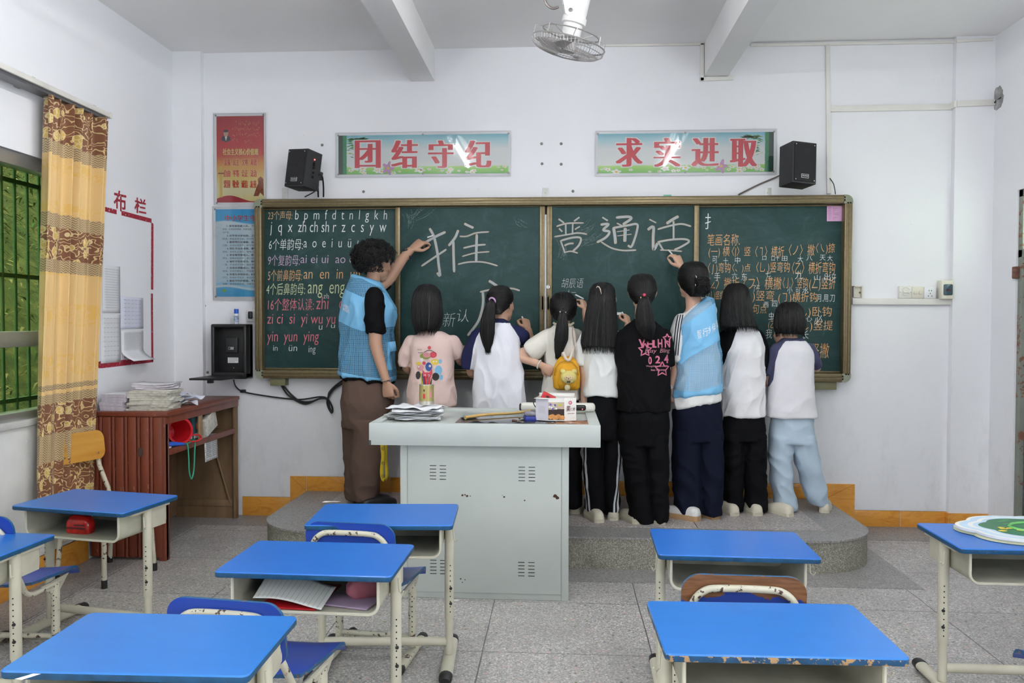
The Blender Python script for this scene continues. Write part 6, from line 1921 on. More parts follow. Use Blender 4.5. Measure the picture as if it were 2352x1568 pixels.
def head(mb, c, hh, yaw, pitch=0., lean=0.):
    """skull, jaw, nose, lips, brows, ears; hh = half the height chin to crown. Returns the rotation"""
    R = Matrix.Rotation(-yaw, 3, 'Z') @ Matrix.Rotation(pitch, 3, 'X') @ Matrix.Rotation(lean, 3, 'Y')
    def q(x, y, z): return np.array(c) + np.array(R @ Vector((x * hh, y * hh, z * hh)))
    def E(x, y, z, a, b_, d): mb.ball(q(x, y, z), (a * hh, b_ * hh, d * hh), n=20, k=12, rot=R)
    E(0, -.10, .28, .66, .80, .72); E(0, .18, -.10, .58, .62, .62); E(0, .22, -.48, .46, .50, .44); E(0, .40, -.78, .26, .30, .22)
    E(-.30, .42, -.22, .22, .22, .22); E(.30, .42, -.22, .22, .22, .22)      # cheeks
    E(0, .66, .22, .40, .14, .10)                                            # brow
    mb.tube([q(0, .70, .16), q(0, .82, -.06), q(0, .92, -.24), q(0, .80, -.32)], [.07 * hh, .085 * hh, .11 * hh, .08 * hh], 10)
    E(.08, .78, -.27, .07, .08, .06); E(-.08, .78, -.27, .07, .08, .06)
    E(0, .72, -.50, .20, .09, .05); E(0, .70, -.60, .17, .09, .055)          # lips
    for s in (-1, 1):
        mb.tube([q(s * .64, -.02, .10), q(s * .73, -.10, .14), q(s * .74, -.12, -.05), q(s * .67, -.02, -.24), q(s * .62, .02, -.1)], [.07 * hh, .06 * hh, .06 * hh, .075 * hh, .06 * hh], 8)
        E(s * .66, -.06, -.02, .06, .13, .2)
    return R, q


def person(label, y0, y, torso, sleeves, arms, hd, pants, shoes, shirt, pantm, hips=None, skin=None, prebody=None, group=None, fold=.010, seed=1, mask=None, shirt_name='t_shirt', foot=None, attrs=None):
    u0 = sum(s[0] for s in shoes) / len(shoes)
    fx = at(u0, 1180, y=y0)[0]
    root = thing('person', label, 'person', (fx, y0, PZ), group=group)
    sk = skin or M_SKIN
    # --- body
    mb = MB()
    R, q = head(mb, hd['c'], hd['hh'], hd.get('yaw', 0), hd.get('pitch', 0), hd.get('lean', 0))
    hh = hd['hh']
    nk = at(*hd['neck'], y=y0 + hd.get('ndy', -.0))
    Q, S = cr([q(0, -.12, .0), q(0, -.14, -.75), nk, nk + np.array((0, 0, -.06))], [hh * .42, hh * .40, hh * .43, hh * .6], 4); mb.tube(Q, S, 18)
    torso_mb(mb, torso[:-2], y0, .03)
    for a in arms:
        P, Rr = chain(a['p'], y0); P, Rr = cr(P, Rr, 5); mb.tube(P, Rr, 16)
        mb.ball(P[0], Rr[0] * .98)
    hands_ = []
    for a in arms:
        if 'hand' in a:
            h = a['hand']; hands_.append(hand(mb, at(*h['w'][:2], y=y0 + h['w'][2]), h['d'], h['n'], h['side'], h.get('k', .92), h.get('curl', (.5, .7, .5)), h.get('thumb', .5), h.get('spread', .1), h.get('fing')))
    for lg in pants:
        torso_mb(mb, [(r[0] - (14 if r is lg[-1] else 0), r[1] + 5, r[2] - 5, r[3] - .03) + tuple(r[4:]) for r in lg], y0, .006, 20)
    me = fuse(mb, .0040, 4, .5)
    add_mesh(me, 'body', sk, root)
    for s in (-1, 1):
        b = MB(); b.ball(q(s * .27, .66, .02), (.085 * hh, .06 * hh, .06 * hh), rot=R); b.build('eye', M_EYE, root, smooth=180)
    # --- trousers
    mb = MB()
    if hips: torso_mb(mb, [h if h[0] > torso[0][0] + 12 else (h[0], h[1] + 5, h[2] - 5, h[3] - .022) + tuple(h[4:]) for h in hips], y0)
    for lg in pants: torso_mb(mb, lg[:-1] + [(lg[-1][0] - 4, lg[-1][1], lg[-1][2], lg[-1][3], lg[-1][4] + .012)], y0, 0, 28)
    me = fuse(mb, .0075, 5)
    V = coords(me); N = normals(me)
    z = V[:, 2]
    wz = .35 + .65 * np.clip((.75 - (z - PZ)) / .4, 0, 1)
    V2 = V + N * (folds(V, seed + 50, .010, 24, .45) * wz + folds(V, seed + 70, .004, 30, 2.5))[:, None]
    setco(me, V2)
    if attrs: attrs('pants', me, V)
    tr = add_mesh(me, 'trousers', pantm, root)
    # --- shirt
    mb = MB(); torso_mb(mb, torso, y0)
    for s in sleeves:
        P, Rr = chain(s, y0); mb.ball(P[0], Rr[0] * .97)
        P, Rr = cr(P, Rr, 5); mb.tube(P, Rr, 20)
    me = fuse(mb, .0065, 9, .5)
    V = coords(me); N = normals(me)
    zb = at(torso[0][1], torso[0][0], y=y0)[2]; zt = at(torso[-1][1], torso[-1][0], y=y0)[2]
    w = np.clip((zt - .03 - V[:, 2]) / .18, .15, 1)
    V2 = V + N * (folds(V, seed, fold, 24, 2.6) * w + folds(V, seed + 9, fold * .6, 40, 1.) * w)[:, None]
    setco(me, V2)
    if mask is not None: attr(me, 'm', mask(V))
    if attrs: attrs('shirt', me, V)
    sh = add_mesh(me, shirt_name, shirt, root)
    # --- shoes
    for s in shoes: shoe(root, s, y0)
    return dict(root=root, shirt=sh, trousers=tr, q=q, R=R, hh=hh, hands=hands_, y0=y0, torso=torso, cloth=(seed, fold, zt))


def shoe(root, s, y0):
    """(u, v of the heel bottom, toe direction angle from the board normal (+ = door side), length, upper material, sole material, lift)"""
    u, v, ang, L, mu, ms = s[:6]
    h = at(u, v + 1.5, z=PZ); d = np.array((math.sin(ang), math.cos(ang), 0)); sd = np.array((math.cos(ang), -math.sin(ang), 0))
    th = s[6] if len(s) > 6 else .022
    W_ = (.46, .74, .82, .80, .86, 1.0, 1.02, .92, .68, .36); T = (.0, .05, .15, .3, .45, .6, .75, .87, .95, 1.0)
    Ht = (.030, .046, .054, .056, .056, .050, .042, .035, .027, .016)
    hw = .046 * L / .24
    up = MB(); so = MB()
    def cs(i, z0, z1, g, top):
        c = h + d * (T[i] * L); w = W_[i] * hw * g
        if top: return [c + sd * w * math.copysign(abs(math.cos(a)) ** .7, math.cos(a)) + np.array((0, 0, z0 + (z1 - z0) * max(0, math.sin(a)) ** .75)) for a in np.linspace(0, PI, 13)]
        return [c + sd * w + np.array((0, 0, z1)), c - sd * w + np.array((0, 0, z1)), c - sd * w * .96 + np.array((0, 0, z0)), c + sd * w * .96 + np.array((0, 0, z0))]
    up.loft([cs(i, th - .004, th + Ht[i], 1, True) for i in range(10)], close=True)
    so.loft([cs(i, .001 + (.006 if i > 7 else 0), th, 1.07, False) for i in range(10)])
    o = up.build('shoe', mu, root, smooth=70)
    so.build('sole', ms, o, smooth=30)
    return o


# ------------------------------------------------------------------ hair
def hair_rings(rings, y0, yaw, n=40):
    """px rings with an opening for the face: (v, uL, uR, ry, dy, open half angle deg)"""
    out = []
    for r in rings:
        c, rx, ry, _ = ring_px(r[:5], y0)
        out.append((c, rx, ry, math.radians(r[5])))
    return out


def hair_point(rg, yaw, th, t, k=1.):
    """th angle from the facing direction; t 0 crown .. 1 hem"""
    f = t * (len(rg) - 1); i = min(int(f), len(rg) - 2); f -= i
    c = rg[i][0] * (1 - f) + rg[i + 1][0] * f; rx = rg[i][1] * (1 - f) + rg[i + 1][1] * f; ry = rg[i][2] * (1 - f) + rg[i + 1][2] * f
    a = th + yaw
    return np.array((c[0] + rx * k * math.sin(a), c[1] + ry * k * math.cos(a), c[2]))


def hair_open(rg, t):
    f = t * (len(rg) - 1); i = min(int(f), len(rg) - 2); f -= i
    return rg[i][3] * (1 - f) + rg[i + 1][3] * f


def falling_hair(root, rings, y0, yaw, strands=800, seed=1, rag=.12, part=None):
    rg = hair_rings(rings, y0, yaw)
    rr = random.Random(seed)
    b = MB()
    NA, NT_ = 56, 26
    vs = []
    hem = [1 - rag * .5 * abs(math.sin(3.1 * j + seed)) * .5 for j in range(NA + 1)]
    for k in (1., .86):
        for i in range(NT_ + 1):
            for j in range(NA + 1):
                t = i / NT_ * hem[j]
                o = hair_open(rg, t)
                th = o + (2 * PI - 2 * o) * j / NA
                vs.append(hair_point(rg, yaw, th, t, k * (1 + .012 * math.sin(17 * th + seed) + .008 * math.sin(41 * th))))
    S = (NT_ + 1) * (NA + 1); fs = []
    for i in range(NT_):
        for j in range(NA):
            a = i * (NA + 1) + j
            fs.append([a, a + 1, a + NA + 2, a + NA + 1]); fs.append([S + a, S + a + NA + 1, S + a + NA + 2, S + a + 1])
    for j in range(NA): a = NT_ * (NA + 1) + j; fs.append([a, a + 1, S + a + 1, S + a])
    for i in range(NT_):
        for j in (0, NA): a = i * (NA + 1) + j; fs.append([a, a + NA + 1, S + a + NA + 1, S + a])
    b.add(vs, fs)
    for s in range(strands):
        t1 = 1 - rr.random() ** 2 * rag * 1.6 + .012
        th0 = rr.random()
        k = 1 + rr.uniform(-.02, .022)
        j1, j2 = rr.uniform(-.03, .03), rr.uniform(0, 6)
        P = []
        for i in range(13):
            t = .02 + (min(t1, .9999) - .02) * i / 12
            o = hair_open(rg, t)
            th = o + (2 * PI - 2 * o) * min(1, max(0, th0 + j1 * i / 12 + .004 * math.sin(i * .8 + j2)))
            P.append(hair_point(rg, yaw, th, t, k))
        if t1 > 1: P[-1] = P[-1] + np.array((0, 0, -.02 * rr.random()))
        r0 = rr.uniform(.0006, .0014)
        b.tube(P, [r0 * (.5 + .5 * min(1, (12 - i) / 4)) for i in range(13)], 4)
    return b.build('hair', M_HAIR, root, smooth=180)


def gathered_hair(root, rings, y0, yaw, tie, strands=900, seed=1):
    """hair swept back to the point tie (th, t)"""
    rg = hair_rings(rings, y0, yaw); rr = random.Random(seed)
    b = MB(); NA, NT_ = 48, 20; vs = []
    for k in (1., .85):
        for i in range(NT_ + 1):
            for j in range(NA + 1):
                t = i / NT_; o = hair_open(rg, t); th = o + (2 * PI - 2 * o) * j / NA
                vs.append(hair_point(rg, yaw, th, t, k))
    S = (NT_ + 1) * (NA + 1); fs = []
    for i in range(NT_):
        for j in range(NA):
            a = i * (NA + 1) + j; fs.append([a, a + 1, a + NA + 2, a + NA + 1]); fs.append([S + a, S + a + NA + 1, S + a + NA + 2, S + a + 1])
    for j in range(NA): a = NT_ * (NA + 1) + j; fs.append([a, a + 1, S + a + 1, S + a])
    for i in range(NT_):
        for j in (0, NA): a = i * (NA + 1) + j; fs.append([a, a + NA + 1, S + a + NA + 1, S + a])
    b.add(vs, fs)
    th_t, t_t = tie
    for s in range(strands):
        u = rr.random()
        if u < .3:                                     # from the face edge
            t0 = rr.uniform(.02, .95); o = hair_open(rg, t0); th0 = (o if rr.random() < .5 else 2 * PI - o)
        elif u < .75:                                   # from the crown
            t0 = rr.uniform(.04, .6); o = hair_open(rg, t0); th0 = o + (2 * PI - 2 * o) * rr.random()
        else:                                           # from the nape
            t0 = 1.; o = hair_open(rg, 1.); th0 = o + (2 * PI - 2 * o) * rr.random()
        P = []; k = 1 + rr.uniform(.0, .03)
        for i in range(11):
            f = i / 10; th = th0 + (th_t - th0) * f; t = t0 + (t_t - t0) * (f ** 1.15)
            P.append(hair_point(rg, yaw, th, min(.999, max(.01, t)), k + .03 * f))
        r0 = rr.uniform(.0006, .0013); b.tube(P, r0, 4)
    return b.build('hair', M_HAIR, root, smooth=180), hair_point(rg, yaw, th_t, t_t, 1.08)


def ponytail(root, path, y0, strands=260, seed=2, flat=.7):
    P, R = chain(path, y0); P, R = cr(P, R, 5)
    b = MB(); b.tube(P, [r * .9 for r in R], 16, flat=flat, up=Y)
    rr = random.Random(seed)
    for s in range(strands):
        a = rr.uniform(0, 2 * PI); k = rr.uniform(.75, 1.06); tw = rr.uniform(-.5, .5); t1 = rr.uniform(.8, 1.)
        m = max(4, int(len(P) * t1)); Q = []
        for i in range(m):
            f = i / len(P); aa = a + tw * f
            Q.append(P[i] + np.array((math.cos(aa) * R[i] * k, math.sin(aa) * R[i] * flat * k, 0)))
        if t1 > .93: Q[-1] = Q[-1] + np.array((rr.uniform(-.01, .01), 0, -.02 * rr.random()))
        r0 = rr.uniform(.0007, .0016); b.tube(Q, [r0 * (.45 + .55 * min(1, (m - 1 - i) / 6)) for i in range(m)], 5)
    return b.build('ponytail', M_HAIR, root, smooth=180)


def decal(mb, garment, name, mats, direction=(0, 1, 0), off=.0025, smooth=0):
    """lays flat printed shapes onto a garment along a direction"""
    me = garment.data
    W_ = np.array(full(garment)); v = coords(me) @ W_[:3, :3].T + W_[:3, 3]
    bv = BVHTree.FromPolygons([tuple(p) for p in v], [tuple(p.vertices) for p in me.polygons])
    d = Vector(direction).normalized()
    # cut the shapes finer so that they follow the cloth
    bm = bmesh.new()
    vv = [bm.verts.new(p) for p in mb.v]
    for f, m in zip(mb.f, mb.mi):
        try: fc = bm.faces.new([vv[i] for i in f]); fc.material_index = m
        except ValueError: pass
    bmesh.ops.triangulate(bm, faces=bm.faces[:])
    for it in range(3):
        es = [e for e in bm.edges if e.calc_length() > .014]
        if es: bmesh.ops.subdivide_edges(bm, edges=es, cuts=1); bmesh.ops.triangulate(bm, faces=[f for f in bm.faces if len(f.verts) > 3])
    kill = []
    for q in bm.verts:
        o = q.co - d * .6
        hit = bv.ray_cast(o, d)
        lay = q.co.y * 0
        if hit[0] is None or hit[1].dot(d) > -.12: kill.append(q)
        else: q.co = hit[0] - d * off - d * LAY.get(round(q.co.y, 4), 0)
    bmesh.ops.delete(bm, geom=kill, context='VERTS')
    out = MB(); bm.verts.index_update()
    out.v = [tuple(q.co) for q in bm.verts]; out.f = [[q.index for q in f.verts] for f in bm.faces]; out.mi = [f.material_index for f in bm.faces]
    bm.free()
    return out.build(name, mats, garment, smooth=smooth)


LAY = {}
def layer(i): LAY[round(-3. - i * .01, 4)] = i * .0008; return -3. - i * .01


def raglan(bounds, y0, collar_z=None):
    """positive (sleeve colour) outside the white body given by (v, uL, uR)"""
    zs, xl, xr = [], [], []
    for v, a, c in bounds: p, q = at(a, v, y=y0), at(c, v, y=y0); zs.append(p[2]); xl.append(p[0]); xr.append(q[0])
    o = np.argsort(zs); zs, xl, xr = np.array(zs)[o], np.array(xl)[o], np.array(xr)[o]
    def f(V):
        l = np.interp(V[:, 2], zs, xl); r_ = np.interp(V[:, 2], zs, xr)
        m = np.maximum(l - V[:, 0], V[:, 0] - r_)
        m = np.where(V[:, 2] > zs[-1], np.maximum(m, (V[:, 2] - zs[-1])), m)
        return m
    return f


def straight_trousers(l, r, dyl=0., dyr=0.): return [[(v, a, c, ry, dy) for v, a, c, ry, dy in l], [(v, a, c, ry, dy) for v, a, c, ry, dy in r]]


def ring_band(name, c, ax, R_, r_, mat, root, flat=1., beads=0):
    ax = Vector(nrm(ax)); q = Vector((0, 0, 1)).rotation_difference(ax); b = MB()
    pts = [Vector(c) + q @ Vector((R_ * math.cos(a), R_ * math.sin(a) * flat, 0)) for a in np.linspace(0, 2 * PI, 20, False)]
    if beads:
        for p in pts: b.ball(p, r_, n=8, k=6)
    else: b.tube(pts, r_, 6, closed=True, up=tuple(ax))
    return b.build(name, mat, root, smooth=180)


def chalk_in(label, a, c, y0, y1, mat=None):
    o = MB().tube([at(*a, y=y0), at(*c, y=y1)], .0052, 10).build('chalk_stick', mat or M('white_chalk_stick', (.86, .85, .86), .9))
    return tag(o, label, 'chalk', 'chalk sticks in the writing hands')


M_CREAMSH, M_SOLE, M_GUM = M('cream_shoe', (.66, .62, .50), .6), M('cream_sole', (.62, .58, .45), .6), M('gum_sole', (.45, .28, .14), .5)
M_WSHOE, M_BSHOE = M('white_shoe', (.72, .72, .70), .45), M('black_shoe', (.012, .012, .013), .4)
BLACK, NAVY = (.0055, .0055, .0065), (.018, .022, .050)
c_black = cloth('black_cotton', BLACK); c_blackp = cloth('black_trouser', (.0050, .0052, .0062)); c_navyp = cloth('navy_trouser', (.007, .0095, .022))

# ---- girl in the pink tee
y0 = -.58
T_ = [(930, 937, 1046, .115), (900, 937, 1044, .115), (860, 942, 1039, .108), (820, 945, 1040, .105), (795, 940, 1045, .10), (778, 945, 1043, .085), (768, 957, 1030, .068), (760, 966, 1014, .052)]
p = person('person in a pale pink tee with a cartoon print, bobbed black hair, facing the board', y0, 0, T_,
           [[(945, 785, 0, 17), (934, 812, .01, 16.5), (931, 841, .02, 13.5)], [(1040, 785, 0, 17), (1051, 806, .02, 16), (1056, 818, .05, 14)]],
           [dict(p=[(944, 790, 0, 13), (934, 838, .02, 11.5), (945, 850, .12, 9.5), (965, 835, .28, 8)], hand=dict(w=(965, 835, .28), d=(.3, 1, .2), n=(-.3, 0, 1), side=(1, 0, 0))),
            dict(p=[(1040, 790, 0, 13), (1054, 822, .06, 11.5), (1062, 830, .16, 9.5), (1066, 808, .34, 8)], hand=dict(w=(1066, 808, .34), d=(.0, 1, .4), n=(.3, -.2, 1), side=(-1, 0, 0)))],
           dict(c=at(981, 697, y=y0 + .01), hh=.113, neck=(986, 765), yaw=.05),
           straight_trousers([(975, 940, 992, .1, 0), (1060, 943, 990, .085, 0), (1172, 945, 990, .085, 0)], [(975, 990, 1044, .1, 0), (1060, 993, 1041, .085, 0), (1172, 994, 1040, .085, 0)]),
           [(968, 1183, -.2, .235, M_CREAMSH, M_SOLE), (1016, 1183, .2, .235, M_CREAMSH, M_SOLE)],
           cloth('pink_cotton', (.70, .53, .485)), c_blackp, hips=[(990, 939, 1045, .115), (900, 942, 1041, .11)], seed=3, skin=M_SKIN2)
pk = p
falling_hair(p['root'], [(652, 974, 988, .02, 0, 0), (656, 962, 1000, .055, 0, 0), (668, 952, 1010, .095, 0, 20), (690, 947, 1014, .115, -.005, 55), (720, 945, 1017, .118, -.01, 62), (745, 948, 1013, .11, -.015, 66), (764, 956, 1004, .085, -.025, 72)], y0, .05, 800, 5, .25)
b = MB()
def D2(u, v, r, m, i, ry=None, n=16, wob=0): q = at(u, v, y=y0); disc(b, (q[0], layer(i), q[2]), X, Z, r * mpp(y0), (ry or r) * mpp(y0), m, n, wob)
def Q2(pts, m, i): b.add([(lambda q: (q[0], layer(i), q[2]))(at(u, v, y=y0)) for u, v in pts], [list(range(len(pts)))], m)
D2(992, 797, 4, 0, 0); D2(983, 816, 13, 2, 0, 7); D2(986, 814, 9, 1, 1, 6); D2(1001, 813, 8, 0, 0, 7); D2(975, 824, 4, 6, 1); D2(968, 833, 6, 3, 0, 4); D2(1005, 829, 9, 3, 0, 7); D2(1016, 828, 4, 5, 0, 5); D2(972, 842, 8, 7, 0, 7); D2(980, 832, 4, 0, 1); D2(991, 840, 8, 4, 0, 10); D2(1013, 848, 8, 5, 0, 11); D2(967, 859, 6, 8, 0, 9); D2(1007, 862, 8, 8, 1, 9); D2(1019, 864, 4, 5, 0, 6)
D2(988, 861, 12.5, 0, 2, 9); Q2([(977, 858), (977, 846), (983, 853), (992, 853), (999, 845), (1000, 858)], 0, 2)
for du in (-5, 4): D2(988 + du, 859, 2.2, 6, 3); D2(988 + du, 859, 1.1, 8, 4)
D2(988, 863, 1.5, 8, 3); D2(1002, 828, 1.8, 6, 3); D2(1008, 828, 1.8, 6, 3); D2(968, 840, 2, 6, 3); D2(994, 838, 3, 6, 3)
for i, (u, v, s) in enumerate(((969, 801, "it's a"), (970, 808, 'happy'))):
    q = at(u - 4, v + 2, y=y0); text_in(b, s, (q[0], layer(0), q[2]), X, Z, (9 + i * 3) * mpp(y0), 3.2 * mpp(y0), 0, .2, 8)
for k in range(8): Q2([(980 + k * 3.4, 807 - 5 * math.sin(k / 7 * PI)), (984 + k * 3.4, 807 - 5 * math.sin((k + 1) / 7 * PI)), (984 + k * 3.4, 808.4 - 5 * math.sin((k + 1) / 7 * PI)), (980 + k * 3.4, 808.4 - 5 * math.sin(k / 7 * PI))], 8, 0)
decal(b, p['shirt'], 'cartoon_print', [M('tee_red', (.62, .07, .10), .8), M('tee_pink', (.66, .28, .30), .8), M('tee_olive', (.22, .30, .06), .8), M('tee_yellow', (.70, .52, .07), .8), M('tee_blue', (.05, .10, .33), .8), M('tee_sky', (.20, .45, .66), .8), M('tee_white', (.76, .74, .72), .8), M('tee_rose', (.66, .30, .33), .8), M('tee_black', (.03, .025, .025), .8)])

# ---- girl in the navy raglan
y0 = -.60
T_ = [(938, 1087, 1209, .12), (900, 1089, 1206, .12), (850, 1090, 1199, .115), (800, 1090, 1195, .11), (768, 1094, 1190, .10), (750, 1106, 1180, .087), (740, 1120, 1168, .068), (731, 1131, 1161, .054)]
p = person('person in a white raglan with navy sleeves, low ponytail in a lilac band, writing', y0, 0, T_,
           [[(1102, 772, 0, 20), (1084, 808, .01, 20), (1077, 847, .02, 15)], [(1184, 766, .02, 20), (1196, 772, .08, 19), (1203, 772, .14, 15)]],
           [dict(p=[(1100, 775, 0, 14), (1083, 842, .03, 12), (1088, 858, .12, 10), (1105, 840, .30, 8.5)], hand=dict(w=(1105, 840, .30), d=(.2, 1, .2), n=(-.3, 0, 1), side=(1, 0, 0))),
            dict(p=[(1186, 768, .02, 15), (1206, 784, .16, 12.5), (1216, 782, .22, 11.5), (1213, 757, .36, 9)], hand=dict(w=(1213, 758, .36), d=(-.25, .45, .9), n=(.75, -.65, .1), side=(-1, -.2, .1), k=.95, curl=(.9, .9, .6), thumb=.9, spread=.05))],
           dict(c=at(1152, 700, y=y0 + .01), hh=.114, neck=(1149, 737), yaw=.6, pitch=.1),
           straight_trousers([(985, 1090, 1148, .11, 0), (1060, 1093, 1146, .09, 0), (1172, 1095, 1146, .09, 0)], [(985, 1146, 1206, .11, 0), (1060, 1149, 1203, .09, 0), (1172, 1151, 1202, .09, 0)]),
           [(1121, 1183, -.2, .235, M_CREAMSH, M_SOLE), (1176, 1183, .2, .235, M_CREAMSH, M_SOLE)],
           cloth('navy_raglan', (.78, .79, .85), (.022, .025, .075)), c_blackp, hips=[(1000, 1088, 1207, .12), (900, 1091, 1203, .115)], seed=7, skin=M_SKIN2,
           mask=raglan([(960, 1060, 1240), (800, 1089, 1196), (775, 1096, 1193), (757, 1106, 1182), (742, 1124, 1171)], y0))
nv = p
_, tp = gathered_hair(p['root'], [(655, 1142, 1156, .02, 0, 0), (659, 1130, 1168, .06, 0, 0), (672, 1120, 1178, .098, 0, 25), (690, 1117, 1180, .112, 0, 62), (708, 1120, 1174, .105, 0, 82), (722, 1132, 1160, .06, -.04, 110)], y0, .75, (PI + .42, .52), 900, 6)
ponytail(p['root'], [(1131, 690, -.11, 6), (1126, 704, -.125, 11), (1121, 735, -.125, 16), (1119, 765, -.12, 16.5), (1120, 790, -.115, 11), (1121, 810, -.115, 3)], y0, 300, 3)
ring_band('hair_tie', at(1131, 690, y=y0 - .112), (-.4, -.8, -.5), .020, .006, M('lilac_band', (.55, .36, .60), .6), p['root'])
chalk_in('white chalk in the hand beside the navy raglan sleeve', (1199, 727), (1205, 741), -.13, -.17)

# ---- girl in cream with the hand on her hip
y0 = -.58
T_ = [(916, 1243, 1334, .105), (890, 1246, 1334, .105), (850, 1252, 1334, .103), (800, 1254, 1332, .10), (775, 1250, 1332, .095), (758, 1258, 1324, .085), (748, 1270, 1314, .066), (740, 1279, 1308, .05)]
p = person('person in a loose cream tee, hand on hip, wearing a small yellow backpack', y0, 0, T_,
           [[(1264, 772, 0, 20), (1243, 787, -.01, 23), (1224, 803, -.02, 24), (1215, 810, -.02, 21)], [(1322, 770, .02, 17), (1336, 790, .08, 16), (1342, 800, .14, 14)]],
           [dict(p=[(1250, 785, -.01, 14), (1215, 805, -.02, 12.5), (1193, 812, -.02, 10.5), (1200, 822, -.035, 10.5), (1225, 831, -.06, 9.5), (1245, 839, -.085, 7.5)], hand=dict(w=(1245, 839, -.085), d=(1, -.05, -.7), n=(-.35, -1, .0), side=(0, -.2, -1), k=.86, curl=(.25, .3, .2), thumb=.2, spread=.08)),
            dict(p=[(1326, 775, .02, 14), (1346, 798, .14, 12), (1351, 770, .24, 10), (1344, 712, .37, 7.5)], hand=dict(w=(1344, 713, .37), d=(-.2, .5, .9), n=(.75, -.6, .0), side=(-1, 0, .2), k=.88, curl=(.75, .8, .6), thumb=.9, spread=.05))],
           dict(c=at(1294, 708, y=y0 + .01), hh=.108, neck=(1294, 745), yaw=0., pitch=-.12),
           straight_trousers([(970, 1248, 1292, .1, 0), (1060, 1252, 1292, .085, 0), (1165, 1254, 1293, .085, 0)], [(970, 1290, 1334, .1, 0), (1060, 1295, 1334, .085, 0), (1166, 1298, 1334, .085, 0)]),
           [(1275, 1180, -.2, .225, M_CREAMSH, M_SOLE), (1320, 1180, .05, .225, M_CREAMSH, M_SOLE)],
           cloth('cream_cotton', (.74, .715, .64)), c_blackp, hips=[(985, 1246, 1335, .11), (895, 1250, 1332, .1)], seed=12, fold=.006)
cr_ = p
gathered_hair(p['root'], [(670, 1287, 1301, .02, 0, 0), (674, 1275, 1313, .06, 0, 0), (688, 1264, 1323, .098, 0, 25), (706, 1262, 1325, .11, 0, 60), (722, 1266, 1322, .105, -.01, 82), (736, 1276, 1312, .08, -.025, 95)], y0, 0., (PI, .66), 900, 8)
ponytail(p['root'], [(1293, 717, -.115, 6), (1292, 730, -.125, 10), (1291, 755, -.13, 14), (1289, 780, -.125, 15), (1284, 805, -.125, 10), (1281, 824, -.125, 3)], y0, 280, 4)
ring_band('hair_tie', at(1293, 716, y=y0 - .112), (0, -.8, .5), .017, .006, M('pale_lilac_band', (.68, .60, .72), .6), p['root'])
ring_band('bracelet', at(1238, 836.5, y=y0 - .075), (1, -.2, -.4), .026, .0062, M('pearl', (.74, .72, .68), .25), p['root'], 1, 1)
b = MB(); b.tube([at(1318, 741, y=y0 - .04), at(1308, 748, y=y0 - .058), at(1294, 751, y=y0 - .066), at(1280, 748, y=y0 - .058), at(1271, 741, y=y0 - .04)], .008, 8); b.build('collar', M('khaki_collar', (.50, .46, .33), .8), p['root'], smooth=180)
chalk_in('white chalk in the raised hand beside the long loose hair', (1322, 677), (1340, 686), -.10, -.15)
# the small backpack
yk = y0 - .135
cbp = at(1301, 856, y=yk)
th = thing('backpack', 'small yellow backpack with a plush charm on the cream tee', 'backpack', (cbp[0], yk, cbp[2]))
M_YB = M('yellow_canvas', (.72, .36, .012), .7, var=.05)
b = MB()
R_ = []
for v, ul, ur, ry in ((895, 1278, 1326, .03), (889, 1271, 1332, .045), (865, 1269, 1333, .052), (840, 1273, 1330, .05), (826, 1280, 1322, .042), (818, 1288, 1315, .025)):
    a, c = at(ul, v, y=yk), at(ur, v, y=yk); R_.append(ell((a + c) / 2, (c[0] - a[0]) / 2, ry, 32, 3.))
b.loft(R_); b.build('bag_body', M_YB, th, smooth=180)
b = MB(); R_ = []
for v, ul, ur, dy in ((892, 1284, 1322, .02), (880, 1280, 1326, .032), (850, 1283, 1322, .034), (838, 1290, 1315, .02)):
    a, c = at(ul, v, y=yk - .03), at(ur, v, y=yk - .03); R_.append(ell((a + c) / 2, (c[0] - a[0]) / 2, dy, 28, 3.))
b.loft(R_); b.build('front_pocket', M_YB, th, smooth=180)
M_BST = M('beige_strap', (.66, .56, .48), .8)
b = MB(); ribbon(b, [at(1292, 818, y=yk - .035), at(1294, 810, y=yk - .05), at(1300, 824, y=yk - .058), at(1309, 824, y=yk - .055), at(1318, 795, y=yk + .0)], .018, (0, -1, 0)); b.build('carry_strap', M_BST, th, solid=.003)
b = MB(); ribbon(b, [at(1278, 835, y=yk + .045), at(1274, 800, y=yk + .05), at(1272, 765, y=yk + .058), at(1276, 748, y=yk + .11)], .016, (0, -1, 0)); ribbon(b, [at(1326, 835, y=yk + .045), at(1322, 795, y=yk + .045), at(1318, 765, y=yk + .05), at(1314, 748, y=yk + .11)], .016, (0, -1, 0)); b.build('shoulder_strap', M_BST, th, solid=.003)
b = MB(); b.tube([at(u, v, y=yk - .052) for u, v in ((1274, 862), (1276, 845), (1286, 832), (1301, 828), (1316, 832), (1326, 845), (1328, 862))], .0025, 6); b.build('zip', M('amber_zip', (.42, .20, .01), .5), th, smooth=180)
pc0 = at(1306, 866, y=yk - .085)
ch = thing('plush_charm', 'pale yellow round-eared plush charm hanging on the backpack', 'plush charm', pc0)
M_PL = M('plush_yellow', (.72, .62, .22), .95, bump=.5, bs=500); M_TN = M('plush_tan', (.72, .54, .32), .9)
b = MB(); b.ball(pc0, (.05, .028, .043), n=20, k=12)
for s in (-1, 1): b.ball(pc0 + np.array((s * .036, .004, .036)), (.017, .014, .017))
b.build('plush_head', M_PL, ch, smooth=180)
MB().ball(pc0 + np.array((0, -.020, -.003)), (.029, .012, .020), n=16).build('muzzle', M_TN, ch, smooth=180)
b = MB()
for s in (-1, 1): b.ball(pc0 + np.array((s * .012, -.0315, .0)), .0025, n=8, k=6)
